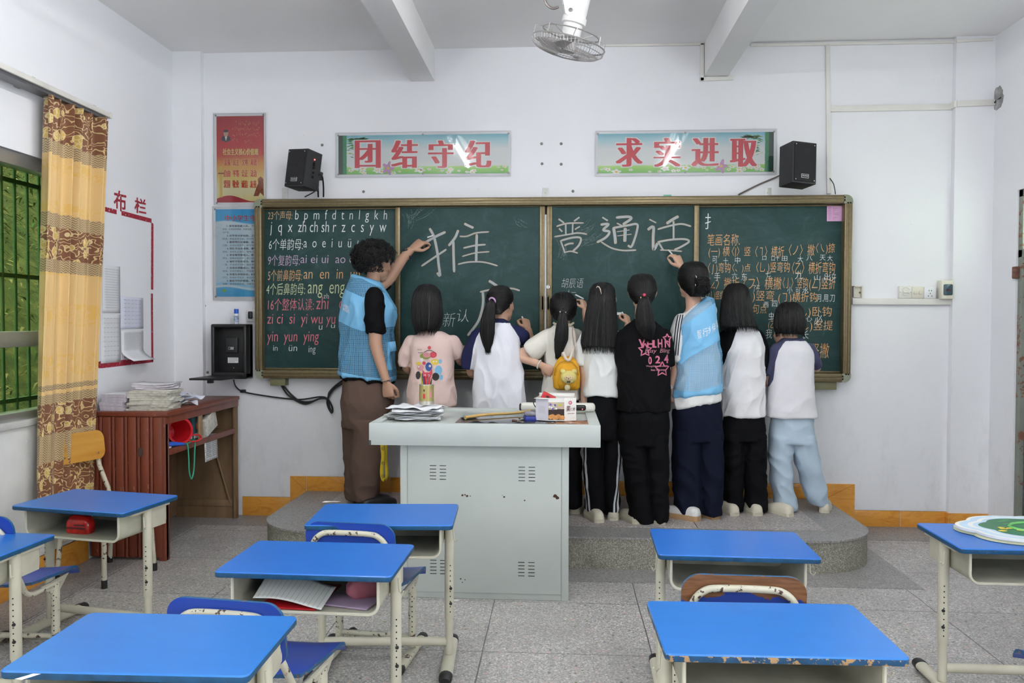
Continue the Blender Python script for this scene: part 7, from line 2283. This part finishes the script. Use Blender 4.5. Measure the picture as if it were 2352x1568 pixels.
b.ball(pc0 + np.array((0, -.033, -.006)), (.004, .002, .003), n=8, k=6); b.box(pc0[0] - .011, pc0[0] + .011, pc0[1] - .031, pc0[1] - .026, pc0[2] - .031, pc0[2] - .024); b.build('stitched_face', MK, ch, smooth=180)
b = MB(); a = at(1303, 890, y=yk - .08); b.ball(a, (.018, .014, .022)); b.build('plush_tail', M('plush_cream', (.70, .63, .38), .95, bump=.5, bs=500), ch, smooth=180)

# ---- girl with long loose hair
y0 = -.67
T_ = [(908, 1342, 1426, .11), (870, 1343, 1424, .11), (830, 1341, 1422, .105), (795, 1337, 1424, .102), (770, 1336, 1424, .098), (752, 1346, 1413, .085), (741, 1357, 1402, .068), (733, 1366, 1395, .054)]
def stripe_attr(kind, me, V):
    if kind != 'pants': return
    m = np.full(len(V), -1.)
    for pts in (((905, 1343), (980, 1343), (1031, 1341.5), (1080, 1344), (1120, 1347), (1160, 1350), (1185, 1352)), ((905, 1427), (960, 1424.5), (1000, 1423), (1060, 1421), (1110, 1418), (1150, 1412.5), (1185, 1411))):
        q = np.array([at(u, v, y=y0 - .02) for v, u in pts]); o = np.argsort(q[:, 2]); xs = np.interp(V[:, 2], q[o, 2], q[o, 0])
        dx = np.abs(V[:, 0] - xs)
        s = .0052 - np.abs(dx - .0095)
        m = np.maximum(m, np.where((V[:, 1] < y0 + .055), s, -1))
    attr(me, 'm', m)
p = person('person in a white tee with long loose hair and side-striped black track trousers', y0, 0, T_,
           [[(1348, 773, 0, 16), (1338, 802, 0, 17), (1337, 837, 0, 14)], [(1413, 773, .02, 16), (1421, 785, .08, 14), (1423, 790, .13, 12)]],
           [dict(p=[(1349, 778, 0, 13), (1339, 830, 0, 11.5), (1342, 860, -.005, 11), (1342, 895, -.005, 9), (1341, 927, -.005, 7.5)], hand=dict(w=(1341, 928, -.005), d=(.08, .1, -1), n=(-.6, -1, 0), side=(.5, .6, 0), k=.9, curl=(.3, .4, .3))),
            dict(p=[(1412, 778, .02, 12), (1426, 795, .16, 11.5), (1434, 790, .26, 10), (1443, 746, .43, 8)], hand=dict(w=(1443, 746, .43), d=(-.1, .55, .8), n=(.75, -.65, .1), side=(-1, 0, .2), k=.86, curl=(.8, .9, .6), thumb=.9, spread=.05))],
           dict(c=at(1385, 690, y=y0 + .015), hh=.115, neck=(1382, 735), yaw=.22, pitch=-.05),
           straight_trousers([(990, 1341, 1388, .1, 0), (1050, 1340, 1384, .088, 0), (1110, 1342, 1386, .086, 0), (1174, 1344, 1390, .088, 0)], [(990, 1384, 1428, .1, 0), (1050, 1386, 1425, .088, 0), (1110, 1388, 1423, .086, 0), (1180, 1389, 1422, .088, 0)]),
           [(1378, 1200, -.30, .23, M_CREAMSH, M_SOLE), (1408, 1195, .1, .23, M_CREAMSH, M_SOLE)],
           cloth('white_cotton', (.79, .81, .80)), cloth('striped_track', (.0050, .0052, .0062), (.62, .63, .66)), hips=[(1005, 1341, 1428, .112), (960, 1341, 1427, .118), (890, 1345, 1422, .1)], seed=17, attrs=stripe_attr)
lg = p
falling_hair(p['root'], [(648, 1377, 1392, .02, 0, 0), (652, 1364, 1404, .055, 0, 0), (664, 1355, 1412, .095, 0, 25), (690, 1351, 1414, .118, -.01, 70), (720, 1345, 1416, .115, -.025, 88), (755, 1338, 1419, .105, -.04, 100), (785, 1333, 1420, .085, -.055, 105), (806, 1337, 1419, .075, -.065, 108)], y0, .1, 1000, 9, .28)
b = MB(); q = [at(u, v, y=y0 - .125) for u, v in ((1375, 657), (1379, 664), (1381, 675))]; b.tube(q, [.002, .0035, .002], 6); q = [at(u, v, y=y0 - .12) for u, v in ((1370, 661), (1372, 657), (1376, 660))]; b.tube(q, .0025, 6); b.build('hair_clip', M('pale_clip', (.75, .65, .55), .3), p['root'], smooth=180)
ring_band('bangle', at(1341, 924, y=y0 - .005), (.3, -.3, 1), .026, .0038, M('silver', (.7, .7, .7), .2, 1.), p['root'])
chalk_in('white chalk in the hand in front of the black tee shoulder', (1429, 717), (1437, 731), -.13, -.18)

# ---- girl in the black printed tee
y0 = -.755
T_ = [(942, 1416, 1536, .125), (900, 1418, 1537, .125), (850, 1420, 1536, .12), (800, 1422, 1535, .115), (768, 1425, 1532, .105), (750, 1434, 1522, .09), (740, 1448, 1508, .072), (731, 1459, 1498, .056)]
p = person('person in a black tee with pink star lettering, ponytail in a yellow tie', y0, 0, T_,
           [[(1434, 772, 0, 18), (1430, 800, 0, 17.5), (1431, 838, .01, 15)], [(1524, 770, 0, 18), (1533, 800, .01, 16), (1534, 838, .03, 14)]],
           [dict(p=[(1436, 775, 0, 14), (1430, 835, .01, 11.5), (1427, 850, .05, 10), (1438, 840, .22, 8.5)], hand=dict(w=(1438, 840, .22), d=(.2, 1, .2), n=(-.3, 0, 1), side=(1, 0, 0))),
            dict(p=[(1520, 775, 0, 14), (1530, 835, .03, 11.5), (1528, 848, .08, 10), (1518, 830, .25, 8.5)], hand=dict(w=(1518, 830, .25), d=(-.2, 1, .3), n=(.3, 0, 1), side=(-1, 0, 0)))],
           dict(c=at(1475, 671, y=y0 + .01), hh=.118, neck=(1476, 735), yaw=-.08, pitch=-.05),
           straight_trousers([(1000, 1422, 1482, .115, 0), (1060, 1430, 1486, .10, 0), (1120, 1438, 1490, .095, 0), (1180, 1446, 1496, .098, 0), (1203, 1462, 1499, .10, -.01)], [(1000, 1478, 1534, .115, 0), (1080, 1484, 1534, .10, 0), (1150, 1491, 1533, .095, 0), (1196, 1496, 1531, .098, 0)]),
           [(1466, 1203, -.35, .24, M_CREAMSH, M_SOLE), (1516, 1204, .05, .24, M_CREAMSH, M_SOLE)],
           c_black, c_blackp, hips=[(1020, 1421, 1535, .12), (960, 1419, 1535, .13), (900, 1422, 1532, .115)], seed=23)
bk = p
gathered_hair(p['root'], [(628, 1467, 1483, .02, 0, 0), (632, 1454, 1496, .06, 0, 0), (646, 1444, 1505, .10, 0, 25), (664, 1441, 1508, .115, 0, 58), (682, 1446, 1504, .11, -.01, 80), (698, 1458, 1494, .085, -.03, 100)], y0, -.08, (PI, .80), 900, 10)
ponytail(p['root'], [(1480, 684, -.115, 8), (1479, 698, -.13, 14), (1480, 725, -.135, 20), (1483, 750, -.135, 21), (1487, 768, -.135, 14), (1491, 782, -.135, 4)], y0, 340, 5)
ring_band('hair_tie', at(1480, 683, y=y0 - .115), (.1, -.8, .5), .021, .0055, M('pale_yellow_tie', (.66, .58, .22), .5), p['root'])
MB().ball(at(1480, 677, y=y0 - .14), .011).build('hair_bobble', M('red_bobble', (.5, .05, .10), .3), p['root'], smooth=180)
b = MB()
PKP, PKD = M('tee_print_pink', (.62, .17, .26), .8), M('tee_print_pale', (.55, .24, .30), .8)
def T2(s, u0, u1, v0, v1, m=0, bold=.03, shear=0.):
    q = at(u0, v1, y=y0); text_in(b, s, (q[0], layer(0), q[2]), X, Z, (u1 - u0) * mpp(y0), (v1 - v0) * mpp(y0), bold, shear, m)
T2('V', 1463, 1478, 778, 796); T2('H', 1481, 1497, 780, 797); T2('L', 1497, 1503, 780, 797); T2('H', 1506, 1517, 778, 797); T2('N', 1523, 1537, 779, 797)
T2('Busy  Bling', 1476, 1534, 799, 811, 1, 0, .25); T2('0', 1484, 1492, 817, 834); T2('2', 1500, 1511, 815, 832); T2('4', 1520, 1532, 813, 832)
T2('Wangzhibuyi dode pile', 1479, 1530, 836, 841, 1, .01); T2('keu of jump', 1490, 1522, 844, 850, 1, .02)
def star(u, v, r, i=0):
    P = []
    for k in range(11):
        a = PI / 2 + k * PI / 5; rr_ = r if k % 2 == 0 else r * .5; q = at(u + rr_ * math.cos(a), v - rr_ * math.sin(a), y=y0); P.append((q[0], layer(1), q[2]))
    ribbon(b, P, .010, (0, -1, 0), 0, 0)
star(1477, 802, 15); star(1516, 845, 17); star(1530, 777, 11)
decal(b, p['shirt'], 'pink_print', [PKP, PKD])

# ---- woman in the blue mesh vest
y0 = -.62
T_ = [(926, 1544, 1657, .125, 0, -10), (905, 1546, 1656, .125, 0, -7), (870, 1549, 1654, .122), (830, 1554, 1651, .118), (790, 1558, 1646, .115), (755, 1556, 1643, .11, 0, -6), (728, 1558, 1638, .10, 0, -14), (708, 1567, 1634, .085, 0, -16), (697, 1580, 1618, .06, 0, -10)]
def w_attr(kind, me, V):
    pass
p = person('person in a light blue mesh vest over white, hair in a bun, one arm raised', y0, 0, T_,
           [[(1566, 735, -.01, 17), (1558, 775, -.02, 19.5), (1557, 828, -.03, 17.5)], [(1630, 715, .05, 17), (1622, 700, .14, 16), (1612, 690, .22, 14)]],
           [dict(p=[(1566, 740, -.01, 14), (1556, 826, -.03, 11.5), (1550, 860, -.03, 10.5), (1543, 888, -.03, 7.5)], hand=dict(w=(1542, 890, -.03), d=(-.05, .12, -1), n=(-.9, -.5, 0), side=(.4, .8, 0), k=.93, curl=(.3, .45, .3), thumb=.5)),
            dict(p=[(1630, 718, .04, 14), (1612, 690, .22, 12.5), (1588, 648, .34, 11), (1566, 614, .42, 8.5)], hand=dict(w=(1566, 615, .42), d=(-.38, .22, .9), n=(.62, -.75, .2), side=(-.8, -.3, -.3), k=1., curl=(.5, .8, .6), thumb=.95, spread=.08))],
           dict(c=at(1589, 642, y=y0 + .015), hh=.120, neck=(1594, 706), yaw=-.55, pitch=.02, lean=.05, ndy=-.01),
           straight_trousers([(990, 1546, 1606, .118, 0), (1080, 1547, 1609, .10, 0), (1150, 1548, 1613, .098, 0), (1178, 1549, 1615, .10, 0)], [(990, 1602, 1658, .118, 0), (1080, 1608, 1658, .10, 0), (1150, 1613, 1657, .098, 0), (1182, 1615, 1656, .10, 0)]),
           [(1606, 1196, -.9, .25, M_WSHOE, M_GUM, .036), (1648, 1192, -.6, .25, M_WSHOE, M_GUM, .038)],
           cloth('white_knit', (.79, .79, .78)), c_navyp, hips=[(1010, 1545, 1658, .122), (950, 1545, 1658, .132), (890, 1550, 1653, .118)], seed=29)
wm = p
gathered_hair(p['root'], [(600, 1584, 1602, .02, 0, 0), (604, 1571, 1615, .06, 0, 0), (618, 1560, 1624, .105, 0, 25), (640, 1556, 1627, .122, -.005, 52), (662, 1562, 1626, .115, -.015, 74), (682, 1578, 1618, .085, -.035, 98)], y0, -.55, (PI - .15, .70), 900, 11)
# bun of looped strands
c0 = at(1612, 655, y=y0 - .125); b = MB(); b.ball(c0, (.048, .036, .050), n=18, k=12); rr = random.Random(3)
for s in range(230):
    a0 = rr.uniform(0, 2 * PI); L = rr.uniform(1.5, 4); tilt_ = Matrix.Rotation(rr.uniform(-.9, .9), 3, 'X') @ Matrix.Rotation(rr.uniform(-.9, .9), 3, 'Z')
    b.tube([c0 + np.array(tilt_ @ Vector((.048 * math.cos(a0 + L * i / 12), .037 * math.sin(a0 + L * i / 12) * 1.05, .046 * math.sin(a0 * 2 + L * i / 12)))) for i in range(13)], rr.uniform(.0008, .0015), 4)
for s in range(30):
    q = c0 + np.array((rr.uniform(.0, .03), rr.uniform(-.02, .02), rr.uniform(-.03, .02))); b.tube([q, q + np.array((.03, 0, .0)) * rr.uniform(.5, 1.3) + np.array((0, 0, rr.uniform(-.03, .02))), q + np.array((.045, 0, -.03)) * rr.uniform(.6, 1.2)], [.0014, .0011, .0006], 4)
b.build('hair_bun', M_HAIR, p['root'], smooth=180)
b = MB(); b.tube([at(1598, 632, y=y0 - .135), at(1601, 641, y=y0 - .138)], .0028, 6); b.tube([at(1597, 652, y=y0 - .16), at(1598, 658, y=y0 - .16)], .0022, 6); b.build('hair_grip', MATS['chrome'], p['root'], smooth=180)
VB = (.20, .52, .82)
M_VEST = mesh_vest('blue_mesh_vest', VB)
def vest(p, rings, solid, hem_v, bandlines, name='mesh_vest', holes=None, extra=None):
    y0 = p['y0']; mb = MB(); torso_mb(mb, rings, y0)
    me = fuse(mb, .006, 8); V = coords(me); N = normals(me)
    sd_, fo, zt = p['cloth']; w = np.clip((zt - .03 - V[:, 2]) / .18, .15, 1)
    V2 = V + N * (folds(V, sd_, fo, 24, 2.6) * w + folds(V, sd_ + 9, fo * .6, 40, 1.) * w + .004)[:, None]; setco(me, V2)
    c, rx, ry, _ = ring_px(rings[3], y0)
    a = np.arctan2(V[:, 0] - c[0], -(V[:, 1] - c[1]))
    attr(me, 'uvw', np.stack([a * .15, V[:, 1] * 0, V[:, 2]], 1))
    attr(me, 'm', solid(V))
    o = add_mesh(me, name, M_VEST, p['root'])
    return o
def wl_(pts):                                          # z of a px line as a function of x
    q = np.array([at(u, v, y=y0 - .1) for u, v in pts]); o = np.argsort(q[:, 0]); return lambda x: np.interp(x, q[o, 0], q[o, 2])
top_, bot_, hem_ = wl_([(1545, 748), (1570, 748), (1640, 697), (1660, 690)]), wl_([(1545, 840), (1570, 835), (1583, 820), (1625, 795), (1660, 775)]), wl_([(1543, 897), (1600, 898), (1658, 881)])
def ws(V):
    m = np.minimum(top_(V[:, 0]) - V[:, 2], V[:, 2] - bot_(V[:, 0]))
    return np.maximum(np.maximum(m, hem_(V[:, 0]) - V[:, 2]), np.where(V[:, 2] > zt_(V[:, 0]), .01, -1))
zt_ = wl_([(1545, 727), (1560, 715), (1600, 703), (1640, 686)])
R_ = [(903, 1544.5, 1657.5, .134, 0, -7), (870, 1546, 1656, .133), (830, 1552, 1653, .129), (790, 1558, 1650, .126), (755, 1558, 1647, .121, 0, -8), (730, 1556, 1643, .112, 0, -22), (712, 1560, 1638, .098, 0, -26), (702, 1574, 1622, .078, 0, -20)]
v_ = vest(p, R_, ws, 905, None)
b = MB()
q0, q1 = at(1593, 777, y=y0), at(1653, 743, y=y0)
ax = (q1 - q0) / np.linalg.norm(q1 - q0); az = np.cross(np.cross(ax, (0, 0, 1)), ax)
for s, u, v, w, h in (('智', 1594, 778, 9, 20), ('行', 1606, 774, 12, 19), ('乡', 1619, 766, 6, 17), ('伴', 1628, 763, 9, 19), ('成', 1638, 753, 7, 17), ('队', 1645, 751, 9, 20)):
    q = at(u, v, y=y0); text_in(b, s, (q[0], layer(0), q[2]), (1, 0, .35), (-.05, 0, 1), w * mpp(y0), h * mpp(y0), .012, .0)
decal(b, v_, 'vest_lettering', [M('vest_print', (.74, .80, .86), .7)])
# three stripes of the sleeve
b = MB()
for k in range(3):
    pts = [at(1545 + k * 5.2 + du, v, y=y0) for du, v in ((11, 722), (6, 740), (2, 765), (-1, 790), (-3, 815))]
    ribbon(b, [(q[0], layer(0), q[2]) for q in pts], .0068, (0, -1, 0))
decal(b, p['shirt'], 'sleeve_stripe', [M('dark_stripe', (.02, .02, .035), .8)])
ring_band('watch_strap', at(1542.5, 889, y=y0 - .03), (-.05, 0, 1), .0255, .0045, M('metal_strap', (.60, .58, .50), .3, .8), p['root'])
q = at(1540, 889, y=y0 - .055); b = MB(); b.lathe([(0, .004), (.013, .004), (.014, 0), (.014, -.004)], q, 16, axis=(-.35, -1, 0)); b.build('watch_face', M('watch_dial', (.72, .74, .74), .2), p['root'])
chalk_in('white chalk in the high raised hand finishing the last big character', (1535, 574), (1548, 588), -.08, -.14)

# ---- girl in the black raglan
y0 = -.45
T_ = [(954, 1658, 1757, .12), (920, 1657, 1756, .12), (880, 1657, 1754, .118), (830, 1656, 1751, .115), (795, 1655, 1750, .11), (770, 1658, 1746, .10), (752, 1668, 1736, .086), (741, 1681, 1720, .066), (733, 1689, 1712, .05)]
p = person('person in a white raglan with black sleeves and straight shoulder-length hair', y0, 0, T_,
           [[(1668, 772, 0, 16), (1661, 800, .01, 15), (1662, 838, .04, 14)], [(1738, 772, 0, 17), (1746, 805, .01, 15), (1749, 840, .03, 13.5), (1747, 866, .08, 12)]],
           [dict(p=[(1668, 775, 0, 13), (1664, 838, .04, 11), (1668, 845, .12, 9.5), (1680, 825, .24, 8)], hand=dict(w=(1680, 825, .24), d=(.2, 1, .2), n=(-.3, 0, 1), side=(1, 0, 0))),
            dict(p=[(1736, 778, 0, 13), (1746, 858, .07, 11), (1742, 862, .12, 9.5), (1730, 840, .24, 8)], hand=dict(w=(1730, 840, .24), d=(-.2, 1, .2), n=(.3, 0, 1), side=(-1, 0, 0)))],
           dict(c=at(1691, 694, y=y0 + .01), hh=.118, neck=(1698, 737), yaw=-.1),
           straight_trousers([(995, 1660, 1708, .105, 0), (1080, 1661, 1705, .09, 0), (1150, 1662, 1704, .088, 0), (1175, 1663, 1705, .09, 0)], [(995, 1705, 1758, .105, 0), (1080, 1710, 1758, .09, 0), (1150, 1713, 1759, .088, 0), (1173, 1713, 1758, .09, 0)]),
           [(1690, 1184, -.32, .235, M_CREAMSH, M_SOLE), (1743, 1184, -.22, .235, M_CREAMSH, M_SOLE)],
           cloth('black_raglan', (.79, .785, .80), (.0055, .0055, .0068)), c_blackp, hips=[(1010, 1659, 1758, .112), (960, 1658, 1758, .122), (900, 1660, 1753, .11)], seed=37,
           mask=raglan([(970, 1630, 1790), (838, 1658, 1751), (825, 1661, 1751), (795, 1673, 1752), (765, 1683, 1742), (746, 1692, 1731), (740, 1699, 1727)], y0))
rg = p
falling_hair(p['root'], [(650, 1684, 1699, .02, 0, 0), (654, 1672, 1711, .055, 0, 0), (666, 1663, 1719, .095, 0, 25), (690, 1658, 1724, .118, -.005, 62), (715, 1655, 1727, .118, -.015, 72), (738, 1653, 1733, .112, -.03, 82), (756, 1655, 1741, .10, -.045, 88)], y0, -.1, 1000, 12, .2)

# ---- child in the blue-grey raglan
y0 = -.42
T_ = [(957, 1759, 1877, .125), (930, 1762, 1872, .122), (890, 1766, 1867, .115), (840, 1769, 1867, .11), (808, 1771, 1867, .102), (793, 1779, 1860, .09), (784, 1789, 1850, .074), (776, 1797, 1846, .058)]
p = person('small person in a blue-grey raglan and light blue jeans, bowl-cut black hair', y0, 0, T_,
           [[(1784, 803, 0, 16), (1774, 828, .01, 16), (1769, 860, .02, 13.5)], [(1857, 802, 0, 16), (1870, 826, .03, 14.5), (1876, 841, .08, 12.5)]],
           [dict(p=[(1784, 806, 0, 13), (1772, 855, .02, 11), (1768, 881, .04, 10.5), (1774, 872, .1, 10), (1786, 820, .22, 8.5), (1790, 786, .28, 7.5)], hand=dict(w=(1790, 786, .28), d=(-.05, .5, .8), n=(-.6, -.8, .2), side=(1, 0, .1), k=.8, curl=(.7, .8, .6), thumb=.9)),
            dict(p=[(1857, 806, 0, 13), (1873, 840, .08, 10.5), (1874, 842, .13, 9.5), (1862, 825, .24, 8)], hand=dict(w=(1862, 825, .24), d=(-.2, 1, .2), n=(.3, 0, 1), side=(-1, 0, 0), k=.8))],
           dict(c=at(1814, 730, y=y0 + .01), hh=.108, neck=(1816, 782), yaw=.05, pitch=-.05),
           straight_trousers([(1000, 1767, 1822, .105, 0), (1060, 1769, 1815, .09, 0), (1120, 1774, 1821, .085, .01), (1172, 1784, 1828, .088, .01)], [(1000, 1813, 1868, .105, 0), (1060, 1828, 1880, .09, 0), (1120, 1847, 1896, .085, .03), (1160, 1858, 1903, .088, .05)]),
           [(1818, 1186, -.5, .215, M_CREAMSH, M_SOLE), (1893, 1177, .35, .215, M_CREAMSH, M_SOLE)],
           cloth('grey_raglan', (.74, .735, .77), (.075, .08, .145)), cloth('pale_denim', (.45, .56, .66)), hips=[(1015, 1767, 1868, .112), (960, 1766, 1872, .122), (910, 1770, 1864, .11)], seed=41, fold=.005,
           mask=raglan([(970, 1740, 1900), (870, 1772, 1872), (830, 1776, 1869), (805, 1782, 1862), (790, 1792, 1853), (783, 1799, 1849)], y0))
kd = p
falling_hair(p['root'], [(693, 1806, 1822, .02, 0, 0), (697, 1794, 1834, .055, 0, 0), (709, 1784, 1843, .095, 0, 15), (730, 1779, 1848, .115, 0, 50), (750, 1778, 1849, .115, 0, 62), (768, 1783, 1845, .10, -.005, 66)], y0, .05, 900, 13, .10)
chalk_in('white chalk in the hand beside the bowl-cut head', (1782, 766), (1793, 766), -.14, -.15)

# ---- teacher in the blue mesh vest
y0 = -.42
T_ = [(874, 783, 903, .15, 0, 6), (840, 786, 901, .148), (800, 789, 897, .143), (760, 790, 896, .14), (725, 792, 903, .14), (700, 795, 898, .135), (675, 799, 889, .13), (655, 806, 878, .105), (646, 816, 868, .075), (642, 826, 862, .055)]
p = person('tall person with curly black hair in a light blue mesh vest, writing a large character', y0, 0, T_,
           [[(859, 678, -.10, 21), (861, 712, -.145, 23), (863, 764, -.16, 21)], [(858, 665, .09, 18), (878, 655, .15, 17), (890, 648, .18, 15)]],
           [dict(p=[(860, 690, -.11, 17), (862, 758, -.16, 16), (864, 795, -.165, 14.5), (876, 840, -.165, 12), (888, 876, -.165, 9.2)], hand=dict(w=(888, 877, -.165), d=(.12, .12, -1), n=(-.35, -1, .1), side=(.55, .5, 0), k=1.08, curl=(.7, 1.0, .7), thumb=.5)),
            dict(p=[(860, 668, .09, 16), (893, 640, .17, 14.5), (912, 612, .20, 13.5), (930, 588, .24, 11), (944, 574, .275, 9)], hand=dict(w=(944, 574, .275), d=(.68, .30, .62), n=(-.45, -.80, .45), side=(.6, -.3, -.6), k=1.1, thumb=.75, spread=.03, fing=((.45, .55, .4), (.55, .75, .5), (.75, .95, .6), (.9, 1.1, .7))))],
           dict(c=at(866, 604, y=y0 + .02), hh=.122, neck=(852, 655), yaw=.70, pitch=-.1, lean=.0, ndy=.01),
           straight_trousers([(965, 788, 862, .115, .07), (1040, 792, 860, .105, .07), (1110, 795, 855, .10, .07), (1147, 797, 852, .105, .07)], [(965, 812, 890, .115, -.07), (1040, 808, 880, .105, -.06), (1110, 808, 870, .10, -.06), (1150, 812, 868, .105, -.06)]),
           [(812, 1160, 1.0, .27, M_BSHOE, M_BSHOE), (830, 1170, .8, .27, M_BSHOE, M_BSHOE)],
           c_black, cloth('brown_suiting', (.125, .082, .066)), hips=[(980, 788, 890, .16, 0), (920, 785, 904, .17, 0), (865, 787, 900, .15, 0)], seed=53, skin=M_SKIN2)
tc = p
# curly hair: a cap and several hundred small curls
cc = at(859, 594, y=y0 - .015); RX, RY, RZ = .150, .155, .130
b = MB(); b.ball(cc + np.array((-.022, .006, .030)), (RX * .80, RY * .80, RZ * .72), n=28, k=18); rr = random.Random(8)
yaw_ = .70; fd = np.array((math.sin(yaw_), math.cos(yaw_), -.35)); fd /= np.linalg.norm(fd)
for s in range(1500):
    while True:
        d_ = nrm((rr.gauss(0, 1), rr.gauss(0, 1), rr.gauss(0, 1)))
        if d_ @ fd < .50 and d_[2] > -.72 and not (d_[2] < -.22 and d_ @ nrm((.98, .05, 0)) > .50): break
    q = cc + d_ * np.array((RX, RY, RZ)) * rr.uniform(.90, 1.03)
    t1 = nrm(np.cross(d_, (.3, .5, .8))); t2 = np.cross(d_, t1); R0 = rr.uniform(.005, .011); ph = rr.uniform(0, 6); dr = rr.uniform(-.012, .012)
    b.tube([q + t1 * R0 * math.cos(ph + a) + t2 * R0 * math.sin(ph + a) + d_ * (.004 + dr * a / 7) for a in np.linspace(0, 7.2, 13)], rr.uniform(.0011, .002), 4)
b.build('hair', M_HAIR, p['root'], smooth=180)
def tl_(pts):
    q = np.array([at(u, v, y=y0 - .1) for u, v in pts]); o = np.argsort(q[:, 0]); return lambda x: np.interp(x, q[o, 0], q[o, 2])
t1_, b1_, h1_, c1_ = tl_([(780, 660), (798, 666), (838, 684), (870, 668), (890, 680), (915, 690)]), tl_([(780, 738), (800, 748), (838, 760), (880, 752), (915, 745)]), tl_([(780, 852), (830, 862), (880, 868), (910, 863)]), tl_([(800, 636), (830, 640), (870, 660), (890, 690)])
pk1, pk2, px_ = tl_([(880, 787), (912, 783)]), tl_([(880, 850), (912, 850)]), at(886, 800, y=y0 - .1)[0]
def ts(V):
    m = np.minimum(t1_(V[:, 0]) - V[:, 2], V[:, 2] - b1_(V[:, 0]))
    pk_ = np.minimum(np.minimum(pk1(V[:, 0]) - V[:, 2], V[:, 2] - pk2(V[:, 0])), V[:, 0] - px_)
    return np.maximum(np.maximum(np.maximum(m, h1_(V[:, 0]) - V[:, 2]), pk_), V[:, 2] - c1_(V[:, 0]))
R_ = [(866, 780, 905, .158, 0, 7), (840, 782, 904, .158), (800, 785, 902, .152), (760, 786, 900, .15), (725, 787, 909, .15), (708, 788, 908, .148), (690, 791, 898, .143), (668, 796, 884, .13), (650, 803, 874, .108), (638, 810, 868, .085, 0, 8)]
v_ = vest(p, R_, ts, 866, None)
b = MB()
for s, u, v, w, h in (('伴', 787, 706, 7, 15), ('实', 795, 713, 7, 16), ('践', 802, 716, 7, 17), ('队', 808, 719, 7, 17)):
    q = at(u, v, y=y0); text_in(b, s, (q[0], layer(0), q[2]), (1, 0, -.35), (0, 0, 1), w * mpp(y0), h * mpp(y0), .012, 0)
decal(b, v_, 'vest_lettering', [MATS['vest_print']])
b = MB(); q = [at(u, v, y=y0 - .06) for u, v in ((882, 786), (908, 783), (911, 805), (888, 810))]
b.add([x + np.array((.004, -.02, 0)) for x in q], [[0, 1, 2, 3]]); b.build('pocket_flap', M('vest_blue_plain', VB, .6), v_, solid=.004)
ring_band('bead_bracelet', at(887, 874, y=y0 - .165), (.12, .0, -1), .030, .0052, M('dark_beads', (.10, .05, .035), .3, wear=(.35, .33, .30), wt=.55, ws=60), p['root'], 1, 1)
ax_ = at(944, 574, y=0) - at(925, 592, y=0)
ring_band('watch_strap', at(936, 583, y=y0 + .262), ax_, .034, .0085, M('navy_strap', (.03, .032, .06), .5), p['root'])
q = at(931, 574, y=y0 + .235); b = MB(); b.box(q[0] - .014, q[0] + .014, q[1] - .01, q[1] + .004, q[2] - .016, q[2] + .016, .005, rot=Matrix.Rotation(.7, 3, 'Y')); b.build('watch_face', M_BP, p['root'])
ring_band('hair_elastic', at(928, 590, y=y0 + .25), ax_, .036, .004, MK, p['root']); ring_band('tan_band', at(931.5, 587, y=y0 + .253), ax_, .0355, .003, M('tan_elastic', (.45, .32, .17), .6), p['root'])
chalk_in('short white chalk in the fingertips of the curly-haired writer', (982, 545), (994, 541), -.12, -.085)
